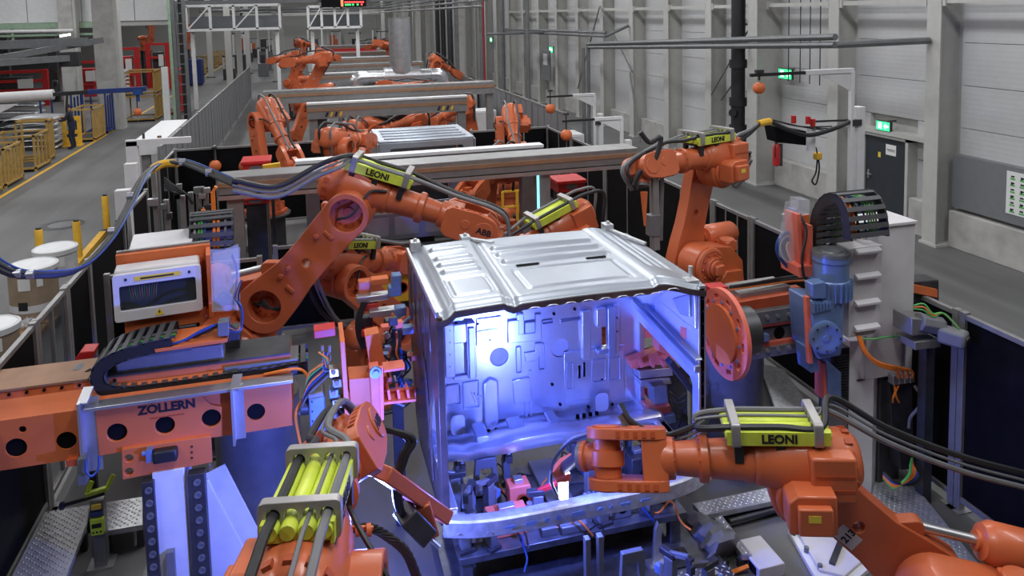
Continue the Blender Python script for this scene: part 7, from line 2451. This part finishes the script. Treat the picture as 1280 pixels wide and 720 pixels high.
# dark back of the left hall with red machines
for i, (x, y, w, h) in enumerate(((-17, 52, 3.2, 2.2), (-13.5, 53, 2.2, 2.6), (-20.5, 51, 2.4, 1.8), (-12.2, 58, 1.6, 3.2), (-10.4, 60, 1.3, 3.4))):
    t = thing('red_machine', ('red machine frame with crossbars in the left hall', 'red press unit beside the concrete column', 'low red machine at the left hall edge', 'tall red machine behind the concrete column', 'tall red machine in the dark doorway')[i], 'machine', (x, y, 0))
    for xx in (x - w / 2, x + w / 2):
        b = MB(); b.box(xx - 0.15, xx + 0.15, y, y + 0.3, 0, h); part('post', b, 'red_paint', t)
    for k in range(4):
        b = MB(); z = 0.4 + k * (h - 0.5) / 3; b.box(x - w / 2, x + w / 2, y + 0.02, y + 0.2, z - 0.09, z + 0.09); part('crossbar', b, 'red_paint', t)
    b = MB(); b.box(x - w * 0.3, x + w * 0.2, y + 0.3, y + 1.2, 0.3, h * 0.8); part('body', b, 'red_paint' if i % 2 else 'dark_steel', t, bev=0.03)
    b = MB(); b.box(x + w * 0.05, x + w * 0.3, y - 0.1, y, h * 0.5, h * 0.75); part('panel', b, 'paper', t)
for (x, y, lab) in ((-12.0, 64.5, 'orange robot on the left inside the dark doorway'), (-9.2, 64.5, 'orange robot on the right inside the dark doorway')):
    robot(lab, (x, y, 2.7), 0.5, 0.1, 0.0, 0, 0, detail=0, ped=2.7)
# silver sheet parts on racks
def sheet_stack(x, y, w, d, h, n, lab, z0=0.0):
    t = thing('sheet_stack', lab, 'sheet metal', (x, y, z0))
    for k in range(n):
        z = z0 + h * (k + 0.3) / n
        b = MB()
        pts = [(-w / 2, 0), (-w / 2 + 0.1, 0.08), (-w * 0.1, 0.12), (w * 0.1, 0.12), (w / 2 - 0.1, 0.07), (w / 2, 0)]
        vs, fs = [], []
        for yy in (0, d):
            for (a, c) in pts:
                vs.append((x + a, y + yy, z + c))
        m_ = len(pts)
        for i in range(m_ - 1):
            fs.append((i, i + 1, m_ + i + 1, m_ + i))
        b.add(vs, fs)
        o = part('sheet', b, 'galvanised', t)
        so = o.modifiers.new('thick', 'SOLIDIFY'); so.thickness = 0.02
    b = MB(); b.box(x - w / 2 + 0.1, x + w / 2 - 0.1, y + 0.1, y + d - 0.1, z0, z0 + h * 0.25); part('skid', b, 'dark_steel', t)
    return t


sheet_stack(-13.8, 40, 3.0, 1.4, 1.7, 5, 'tall stack of silver pressed sheets near the red machine')
sheet_stack(-17.2, 39, 2.6, 1.4, 1.5, 5, 'silver pressed sheets at the left hall edge')
sheet_stack(-13.2, 33, 2.6, 1.3, 1.55, 4, 'silver panel stack under the crane arm')
sheet_stack(-10.6, 33.5, 1.8, 1.5, 1.35, 6, 'curved silver panel stack next to the worker')
sheet_stack(-10.7, 27.6, 1.0, 1.4, 1.0, 5, 'silver panels inside the front yellow stillage')


def stillage(x, y, w, d, h, lab, m='ochre', posts=4, z0=0.0):
    t = thing('stillage', lab, 'rack', (x, y, z0))
    r = 0.032
    for (a, c) in ((0, 0), (w, 0), (0, d), (w, d)):
        b = MB(); b.box(x + a - r, x + a + r, y + c - r, y + c + r, z0, z0 + h); part('corner_post', b, m, t)
    for k in range(1, posts):
        yy = y + d * k / posts
        b = MB(); b.box(x + w - r, x + w + r, yy - r, yy + r, z0 + 0.15, z0 + h * 0.9); part('side_bar', b, m, t)
    for z in (0.12, h - 0.04):
        b = MB(); b.box(x - r, x + w + r, y - r, y + r, z0 + z - r, z0 + z + r); part('cross_rail', b, m, t)
        b = MB(); b.box(x + w - r, x + w + r, y, y + d, z0 + z - r, z0 + z + r); part('side_rail', b, m, t)
        b = MB(); b.box(x - r, x + r, y, y + d, z0 + z - r, z0 + z + r); part('side_rail', b, m, t)
        b = MB(); b.box(x - r, x + w + r, y + d - r, y + d + r, z0 + z - r, z0 + z + r); part('cross_rail', b, m, t)
    b = MB(); b.box(x, x + w, y, y + d, z0 + 0.06, z0 + 0.10); part('floor_sheet', b, 'dark_steel', t)
    return t


stillage(-10.4, 24.2, 1.4, 1.6, 1.15, 'front yellow stillage rack at the aisle edge', posts=6)
stillage(-10.3, 26.1, 1.3, 1.45, 1.25, 'second yellow stillage rack beside the aisle', posts=5)
stillage(-10.4, 28.8, 1.4, 1.5, 1.25, 'third yellow stillage rack before the panel stack', posts=4)
stillage(-10.2, 30.9, 1.0, 0.6, 1.5, 'open yellow frame in front of the curved panel stack', posts=2)
stillage(-9.55, 35.2, 0.8, 1.8, 1.4, 'yellow stillage rack behind the worker', posts=5)
stillage(-9.6, 37.2, 0.9, 1.3, 1.9, 'tall dark blue rack beside the concrete column', 'blue_paint', 3)
stillage(-11.2, 37.0, 1.2, 1.5, 1.9, 'second dark blue rack behind the crane arm', 'blue_paint', 3)
stillage(-8.9, 41.2, 1.5, 1.9, 1.3, 'lower yellow stillage behind the concrete column', posts=5)
stillage(-8.9, 41.2, 1.5, 1.9, 1.2, 'upper yellow stillage stacked behind the concrete column', posts=5, z0=1.32)
sheet_stack(-9.4, 41.6, 1.2, 1.2, 1.2, 6, 'silver panel block on the upper yellow stillage', 1.42)
stillage(-7.6, 43.5, 1.0, 1.6, 2.4, 'tall red rack beside the white post', 'red_paint', 3)
for k in range(6):
    stillage(-10.05 - 0.05 * k, 66.5 + k * 5.5, 1.1, 3.2, 1.3, 'yellow stillage in the far row along the aisle', posts=4)['group'] = 'far yellow stillages'
t = thing('blue_container', 'dark blue container standing by the far aisle', 'container', (-8.3, 62, 0))
b = MB(); b.box(-8.9, -7.7, 62, 63.2, 0.1, 2.0); part('body', b, 'blue_paint', t, bev=0.03)
for k in range(5):
    b = MB(); b.box(-8.8 + k * 0.24, -8.72 + k * 0.24, 61.96, 62, 0.2, 1.9); part('rib', b, 'blue_paint', t)
b = MB(); b.box(-8.8, -7.8, 62.1, 63.1, 0, 0.1); part('skid', b, 'dark_steel', t)
# yellow sign board
t = thing('yellow_barrier', 'yellow barrier board with square openings beside the worker', 'barrier', (-9.3, 34.2, 0))
b = MB(); b.plate([(-9.65, 0.05), (-8.95, 0.05), (-8.95, 1.22), (-9.65, 1.22)], [rrect(-9.5, -9.1, 0.65, 1.05, 0.04), rrect(-9.5, -9.1, 0.35, 0.5, 0.03)], 0.06, xz(34.2)); part('board', b, 'safety_yellow', t)
b = MB(); b.box(-9.65, -8.95, 34.0, 34.5, 0, 0.05); part('foot', b, 'safety_yellow', t)

# crane arm: grey tube, black section, blue end
q0, q1, q2, q3 = P(-30, 124, Y=28), P(67, 118, Y=28), P(110, 115, Y=28), P(183, 111, Y=28)
t = thing('jib_crane', 'long jib crane arm with grey tube and blue tip across the racks', 'crane', (q0.x, 28, 0))
b = MB(); b.cyl(q0, q1, 0.17, n=14); part('grey_tube', b, 'cabinet_grey', t)
b = MB(); b.bar(q1, q2, 0.14, 0.12); part('black_section', b, 'black_rubber', t)
b = MB(); b.bar(q2, q3, 0.12, 0.16); part('blue_tip', b, 'blue_paint', t, bev=0.01)
b = MB(); b.plate([(q0.x, q0.z - 0.8), (q0.x, q0.z - 0.2), (q1.x - 1.0, q0.z - 0.2)], [], 0.05, xz(27.9)); part('gusset', b, 'cabinet_grey', t)
b = MB(); b.box(q0.x - 0.3, q0.x + 0.1, 27.8, 28.2, 0, q0.z + 0.3); part('mast', b, 'cabinet_grey', t)
q = P(172, 112, Y=28)
b = MB(); b.cbox(q + Vector((0, 0, -0.08)), (0.28, 0.2, 0.18)); b.cyl(q + Vector((0, 0, -0.1)), q + Vector((0, 0, -0.4)), 0.05, n=8); part('trolley', b, 'cable_blue', t)
# grey rails overhead at the left
t = thing('crane_rails', 'pair of grey crane rails crossing before the concrete columns', 'crane', (-12, 36, 3.4))
for (a, c, z, w, h) in ((P(-20, 57, Y=36), P(110, 52, Y=36), 0, 0.25, 0.35), (P(-20, 76, Y=34), P(128, 50, Y=37), 0, 0.2, 0.25), (P(-20, 80, Y=33), P(95, 72, Y=35), 0, 0.2, 0.25)):
    b = MB(); b.bar(a, c, w, h); part('rail', b, 'machine_grey', t)
q = P(88, 74, Y=35)
b = MB(); b.cbox(q, (0.7, 0.5, 0.6)); part('trolley', b, 'black_rubber', t, bev=0.03)
b = MB(); q = P(-20, 57, Y=36); b.box(q.x - 0.2, q.x + 0.2, 35.8, 36.2, 0, q.z + 3); part('support', b, 'dark_steel', t)
t = thing('overhead_pipe', 'white overhead pipe and strip light below the green girder', 'pipe', (-14, 45, 4.2))
b = MB(); b.cyl(P(-10, 40, Y=45), P(92, 38, Y=45), 0.10, n=10); part('pipe', b, 'cabinet_grey', t)
b = MB(); b.bar(P(75, 45, Y=44), P(88, 43, Y=44), 0.1); part('strip_light', b, 'lamp_glow', t)
# lifting frame held by the worker
t = thing('lifting_frame', 'dark vacuum lifting frame hanging in front of the worker', 'lifting tool', P(84, 150, Y=33.3))
b = MB()
for (a, c) in (((84, 118), (83, 140)), ((83, 140), (88, 150)), ((70, 108), (70, 118))):
    b.bar(P(*a, Y=33.3), P(*c, Y=33.3), 0.07)
b.tube([P(66, 118, Y=33.3), P(66, 103, Y=33.3), P(72, 103, Y=33.3), P(71, 118, Y=33.3)], 0.05, 6)
b.bar(P(66, 118, Y=33.3), P(86, 118, Y=33.3), 0.06)
part('frame', b, 'black_rubber', t)

# worker in dark blue, seen from behind and side
fx = P(92, 186, Z=0)
wk = thing('person', 'worker in dark navy workwear guiding the lifting frame at the panel stack', 'person', fx)
me = bpy.data.meshes.new('body')
J = {'pelvis': (0, 0, 0.95), 'belly': (-0.02, 0, 1.12), 'chest': (-0.05, 0, 1.36), 'neck': (-0.08, 0, 1.50),
     'hipL': (0, 0.10, 0.90), 'kneeL': (-0.03, 0.12, 0.50), 'ankL': (0.04, 0.12, 0.09), 'toeL': (-0.16, 0.13, 0.05),
     'hipR': (0, -0.10, 0.90), 'kneeR': (-0.06, -0.12, 0.50), 'ankR': (0.02, -0.13, 0.09), 'toeR': (-0.18, -0.14, 0.05),
     'shL': (-0.06, 0.19, 1.42), 'elL': (-0.20, 0.24, 1.20), 'wrL': (-0.44, 0.20, 1.22),
     'shR': (-0.06, -0.19, 1.42), 'elR': (-0.18, -0.24, 1.18), 'wrR': (-0.42, -0.18, 1.16)}
RAD = {'pelvis': 0.155, 'belly': 0.145, 'chest': 0.165, 'neck': 0.065, 'hipL': 0.10, 'kneeL': 0.07, 'ankL': 0.055, 'toeL': 0.045, 'hipR': 0.10, 'kneeR': 0.07, 'ankR': 0.055, 'toeR': 0.045,
       'shL': 0.075, 'elL': 0.058, 'wrL': 0.042, 'shR': 0.075, 'elR': 0.058, 'wrR': 0.042}
E_ = [('pelvis', 'belly'), ('belly', 'chest'), ('chest', 'neck'), ('pelvis', 'hipL'), ('hipL', 'kneeL'), ('kneeL', 'ankL'), ('ankL', 'toeL'), ('pelvis', 'hipR'), ('hipR', 'kneeR'), ('kneeR', 'ankR'), ('ankR', 'toeR'),
      ('chest', 'shL'), ('shL', 'elL'), ('elL', 'wrL'), ('chest', 'shR'), ('shR', 'elR'), ('elR', 'wrR')]
ks = list(J)
me.from_pydata([J[k] for k in ks], [(ks.index(a), ks.index(c)) for a, c in E_], [])
me.materials.append(MATS['cloth_navy'])
bo = bpy.data.objects.new('body', me); COL.objects.link(bo); bo.parent = wk
sk = bo.modifiers.new('skin', 'SKIN'); bo.modifiers.new('sub', 'SUBSURF').render_levels = 2
for i, k in enumerate(ks):
    me.skin_vertices[0].data[i].radius = (RAD[k], RAD[k])
    me.skin_vertices[0].data[i].use_root = k == 'pelvis'
b = MB(); b.lathe([(0.02, 1.49), (0.07, 1.51), (0.088, 1.58), (0.095, 1.65), (0.085, 1.72), (0.05, 1.765), (0.01, 1.775)], TM((-0.10, 0, 0)), 16)
b.cyl((-0.19, 0, 1.63), (-0.215, 0, 1.61), 0.02, 0.012, n=8)
for s in (-1, 1):
    b.cyl((-0.10, s * 0.085, 1.62), (-0.09, s * 0.105, 1.63), 0.028, n=8)
part('head', b, 'skin', wk, M=Matrix.Identity(4))
b = MB(); b.lathe([(0.092, 1.66), (0.102, 1.70), (0.092, 1.75), (0.05, 1.79), (0.01, 1.795)], TM((-0.085, 0, 0)), 16); part('hair', b, 'hair', wk, M=Matrix.Identity(4))
for (w, s) in (('wrL', 1), ('wrR', -1)):
    b = MB(); c = Vector(J[w])
    b.lathe([(0.03, 0), (0.042, 0.03), (0.045, 0.07), (0.03, 0.095)], TM(c) @ frame((-1, 0, 0.1)) @ Matrix.Scale(0.6, 4, (1, 0, 0)), 10)
    for k in range(4):
        p0 = c + Vector((-0.085, (k - 1.5) * 0.02, 0.01)); b.tube([p0, p0 + Vector((-0.05, 0, -0.005)), p0 + Vector((-0.07, 0, -0.035 + 0.004 * k))], 0.009, 6)
    b.tube([c + Vector((-0.03, -s * 0.035, 0)), c + Vector((-0.07, -s * 0.06, -0.005)), c + Vector((-0.10, -s * 0.055, -0.02))], 0.010, 6)
    part('hand', b, 'skin', wk, M=Matrix.Identity(4))

# lattice mast, white post, white box at the fence start
t = thing('ladder_mast', 'tall lattice mast with ladder rungs beside the aisle', 'mast', (-6.05, 40.5, 0))
for (x, mm) in ((-6.38, 'green_beam'), (-6.2, 'machine_grey'), (-5.72, 'machine_grey')):
    b = MB(); b.box(x - 0.07, x + 0.07, 40.4, 40.6, 0, 9.3); part('upright', b, mm, t)
for k in range(13):
    b = MB(); z = 0.3 + k * 0.5; b.box(-6.2, -5.72, 40.46, 40.54, z, z + 0.06); part('rung', b, 'machine_grey', t)
b = MB(); b.box(-6.0, -5.85, 40.6, 40.8, 0, 9.3); part('cable_duct', b, 'black_rubber', t)
m = MB(); m.box(-6.80, -6.52, 39.9, 40.1, 0.02, 2.75); m.box(-6.9, -6.4, 39.8, 40.2, 0, 0.02)
solo('white_post', m, 'white_paint', 'plain white square post next to the lattice mast', 'post')
w0 = P(183, 190, Y=19.6)
t = thing('white_duct_box', 'long white box on top of the grey fence beside the aisle', 'box', (-3.9, 21.5, 0))
b = MB(); b.box(-4.22, -3.50, 20.0, 24.3, 1.75, 2.05); part('box', b, 'white_paint', t, bev=0.01)
for y in (20.2, 24.1):
    b = MB(); b.box(-4.0, -3.8, y - 0.05, y + 0.05, 0, 1.75); part('leg', b, 'alu_profile', t)
b = MB(); b.cyl((-3.95, 20.3, 2.05), (-3.95, 20.3, 2.25), 0.03, n=8); part('antenna', b, 'dark_steel', t)
b = MB(); b.cyl((-3.55, 20.05, 2.05), (-3.55, 20.05, 2.2), 0.05, n=8); part('signal_lamp', b, 'oak_brown', t)
# light-curtain posts at the left fence
for (a, c, Y, h, lab) in ((146, 262, 13.0, 1.0, 'grey light curtain post with junction plate by the aisle'), (157, 222, 15.4, 1, 'white light curtain post behind the grey one'), (160, 212, 16.6, 1, 'white angled frame at the left fence corner')):
    q = P(a, c, Y=Y)
    t = thing('light_curtain', lab, 'post', (q.x, Y, 0))
    b = MB(); b.box(q.x - 0.02, q.x + 0.20, Y, Y + 0.16, 0.02, 2.35 if Y < 16 else 2.6); part('post', b, 'cabinet_grey', t, bev=0.008)
    b = MB(); b.box(q.x - 0.1, q.x + 0.3, Y - 0.1, Y + 0.26, 0, 0.02); part('foot', b, 'dark_steel', t)
    if Y > 16:
        b = MB(); b.box(q.x - 0.02, q.x + 1.2, Y, Y + 0.12, 2.5, 2.62); part('top_arm', b, 'cabinet_grey', t)
    else:
        b = MB(); b.box(q.x + 0.05, q.x + 0.14, Y - 0.02, Y, 1.7, 1.9); part('plate', b, 'aluminium', t)

# bollards and kerb
for (a, c, tp, lab) in ((99, 328, 279, 'middle yellow bollard at the kerb beside the white drums'), (134, 290, 248, 'yellow bollard farthest along the kerb'), (52, 340, 318, 'yellow bollard partly behind the white lidded drum')):
    q = P(a, c, Z=0)
    t = thing('bollard', lab, 'bollard', q, 'yellow bollards')
    b = MB(); b.lathe([(0.075, 0.05), (0.075, 0.86), (0.06, 0.88)], TM(q), 16); part('post', b, 'safety_yellow', t)
    b = MB(); b.lathe([(0.055, 0.88), (0.055, 0.91), (0.02, 0.92)], TM(q), 12); part('cap', b, 'black_rubber', t)
    b = MB(); b.lathe([(0.17, 0), (0.16, 0.06), (0.10, 0.09)], TM(q), 16); part('foot', b, 'black_rubber', t)
m = MB(); m.bar(P(88, 340, Z=0.06), P(129, 292, Z=0.06), 0.14, 0.12)
solo('kerb_rail', m, 'safety_yellow', 'low yellow kerb rail between the bollards', 'kerb')


def fibre_drum(px, py, r, h, lab, lid='white_paint', body='cardboard', top=None):
    q = P(px, py, Z=0)
    t = thing('fibre_drum', lab, 'drum', q)
    b = MB(); b.lathe([(r, 0.13), (r, h)], TM(q), 28); part('body', b, body, t)
    b = MB(); b.lathe([(r + 0.02, h - 0.05), (r + 0.025, h + 0.03), (r - 0.01, h + 0.05), (r - 0.02, h + 0.03)], TM(q), 28); part('lid', b, lid, t)
    b = MB(); b.lathe([(r + 0.004, 0.3), (r + 0.004, 0.42)], TM(q), 28, cap=False); part('band', b, 'film', t)
    for (an, z, w, hh, mm) in ((-1.9, h - 0.30, 0.5, 0.20, 'paper'), (-1.15, h - 0.26, 0.25, 0.18, 'paper'), (-1.95, 0.35, 0.4, 0.14, 'ink')):
        b = MB(); n = 6
        vs = [(q.x + (r + 0.006) * math.cos(an + w * i / n), q.y + (r + 0.006) * math.sin(an + w * i / n), z + k * hh) for k in (0, 1) for i in range(n + 1)]
        b.add(vs, [(i, i + 1, i + n + 2, i + n + 1) for i in range(n)])
        part('label_sheet', b, mm, t)
    b = MB()
    b.box(q.x - r, q.x + r, q.y - r, q.y - r + 0.12, 0, 0.09); b.box(q.x - r, q.x + r, q.y + r - 0.12, q.y + r, 0, 0.09); b.box(q.x - r, q.x + r, q.y - r, q.y + r, 0.09, 0.13)
    part('pallet', b, 'wood', t)
    return t


fibre_drum(46, 404, 0.36, 0.98, 'cardboard fibre drum with white lid and paper labels nearest the fence')
fibre_drum(74, 376, 0.34, 0.96, 'second cardboard drum with white lid behind the labelled one', body='film')
fibre_drum(-4, 488, 0.32, 0.90, 'brown drum with white rim at the fence corner')
t = thing('film_heap', 'crumpled clear film on a small wooden pallet beside the drum', 'film', P(33, 420, Z=0))
b = MB(); q = P(33, 420, Z=0)
for k in range(14):
    a = rnd.random() * 6.28; rr = rnd.random() * 0.2
    p0 = q + Vector((rr * math.cos(a), rr * math.sin(a), 0.10 + rnd.random() * 0.10))
    b.add([p0, p0 + Vector((rnd.uniform(-.15, .15), rnd.uniform(-.1, .1), rnd.uniform(0.02, .16))), p0 + Vector((rnd.uniform(-.15, .15), rnd.uniform(-.1, .1), rnd.uniform(0.0, .14))), p0 + Vector((rnd.uniform(-.1, .1), rnd.uniform(-.1, .1), 0.02))], [(0, 1, 2), (0, 2, 3), (0, 3, 1)])
part('film', b, 'film', t, smooth=False)
b = MB(); b.box(q.x - 0.3, q.x + 0.25, q.y - 0.2, q.y + 0.2, 0.03, 0.1); b.box(q.x - 0.3, q.x - 0.2, q.y - 0.2, q.y + 0.2, 0, 0.03); b.box(q.x + 0.15, q.x + 0.25, q.y - 0.2, q.y + 0.2, 0, 0.03); part('pallet', b, 'wood', t)


# ------------------------------------------------------------------ depth of the hall: columns, machines, pipes
for k, (x, y) in enumerate(((-5.1, 55), (-5.1, 63.5), (-5.1, 73), (-8.0, 70), (-2.3, 79), (1.9, 93), (4.5, 98), (8.6, 60), (8.6, 75.5), (8.6, 88), (-2.3, 62.5), (-8.2, 88))):
    t = thing('hall_column', 'pale steel hall column deep in the factory', 'column', (x, y, 0), 'columns deep in the hall')
    b = MB(); b.box(x - 0.2, x + 0.2, y, y + 0.4, 0, 10); part('shaft', b, 'column_paint', t)
    b = MB(); b.box(x - 0.35, x + 0.35, y - 0.1, y + 0.5, 0, 0.06); part('foot', b, 'dark_steel', t)
FM = ('grey', 'dark_steel', 'machine_grey', 'cabinet_grey')
for k in range(26):
    x = (-6.3, -3.9, 0.6, 3.2, 5.8, 8.0)[k % 6] + rnd.uniform(-0.3, 0.3)
    y = 66 + (k // 6) * 9 + (k % 3) * 2.6 + rnd.uniform(0, 0.6)
    w, d, h = rnd.uniform(0.8, 1.7), rnd.uniform(0.8, 1.5), rnd.uniform(1.4, 4.2)
    t = thing('machine_tower', 'grey machine tower in the crowded far end of the line', 'machine', (x, y, 0), 'machine towers at the far end')
    b = MB(); b.box(x - w / 2, x + w / 2, y, y + d, 0, h * 0.45); part('base_cabinet', b, FM[1 + k % 3], t, bev=0.03)
    for s in (-1, 1):
        b = MB(); b.box(x + s * w * 0.42 - 0.07, x + s * w * 0.42 + 0.07, y + 0.1, y + 0.25, h * 0.45, h); part('post', b, 'cabinet_grey', t)
    b = MB(); b.box(x - w / 2, x + w / 2, y + 0.1, y + 0.3, h - 0.12, h); part('crossbar', b, 'machine_grey', t)
    b = MB(); b.box(x - w * 0.25, x + w * 0.2, y + 0.2, y + 0.6, h * 0.45, h * 0.75); part('unit', b, 'orange_paint' if k % 3 == 0 else 'dark_steel', t, bev=0.03)
for k in range(7):
    y = 58 + k * 8
    y += 1.6
    m = MB(); m.cyl((-7.4, y, 5.6 + 0.15 * (k % 3)), (6.0, y, 5.6 + 0.15 * (k % 3)), 0.09, n=8)
    for x in (-7.3, 5.9):
        m.cyl((x, y, 5.6), (x, y, 9.9), 0.04, n=6)
    solo('cross_pipe', m, 'machine_grey', 'grey pipe crossing high above the far line', 'pipe', 'pipes crossing the far hall')
for k in range(5):
    z = 5.3 + 0.25 * k
    m = MB(); m.cyl((6.9 + 0.22 * k, 30, z), (6.9 + 0.22 * k, 88, z), 0.06, n=6)
    for y in (31, 58, 87):
        m.cyl((6.9 + 0.22 * k, y, z), (6.9 + 0.22 * k, y, 9.9), 0.02, n=5)
    solo('media_pipe', m, 'machine_grey', 'thin media pipe running along the far hall under the ceiling', 'pipe', 'media pipes along the hall')
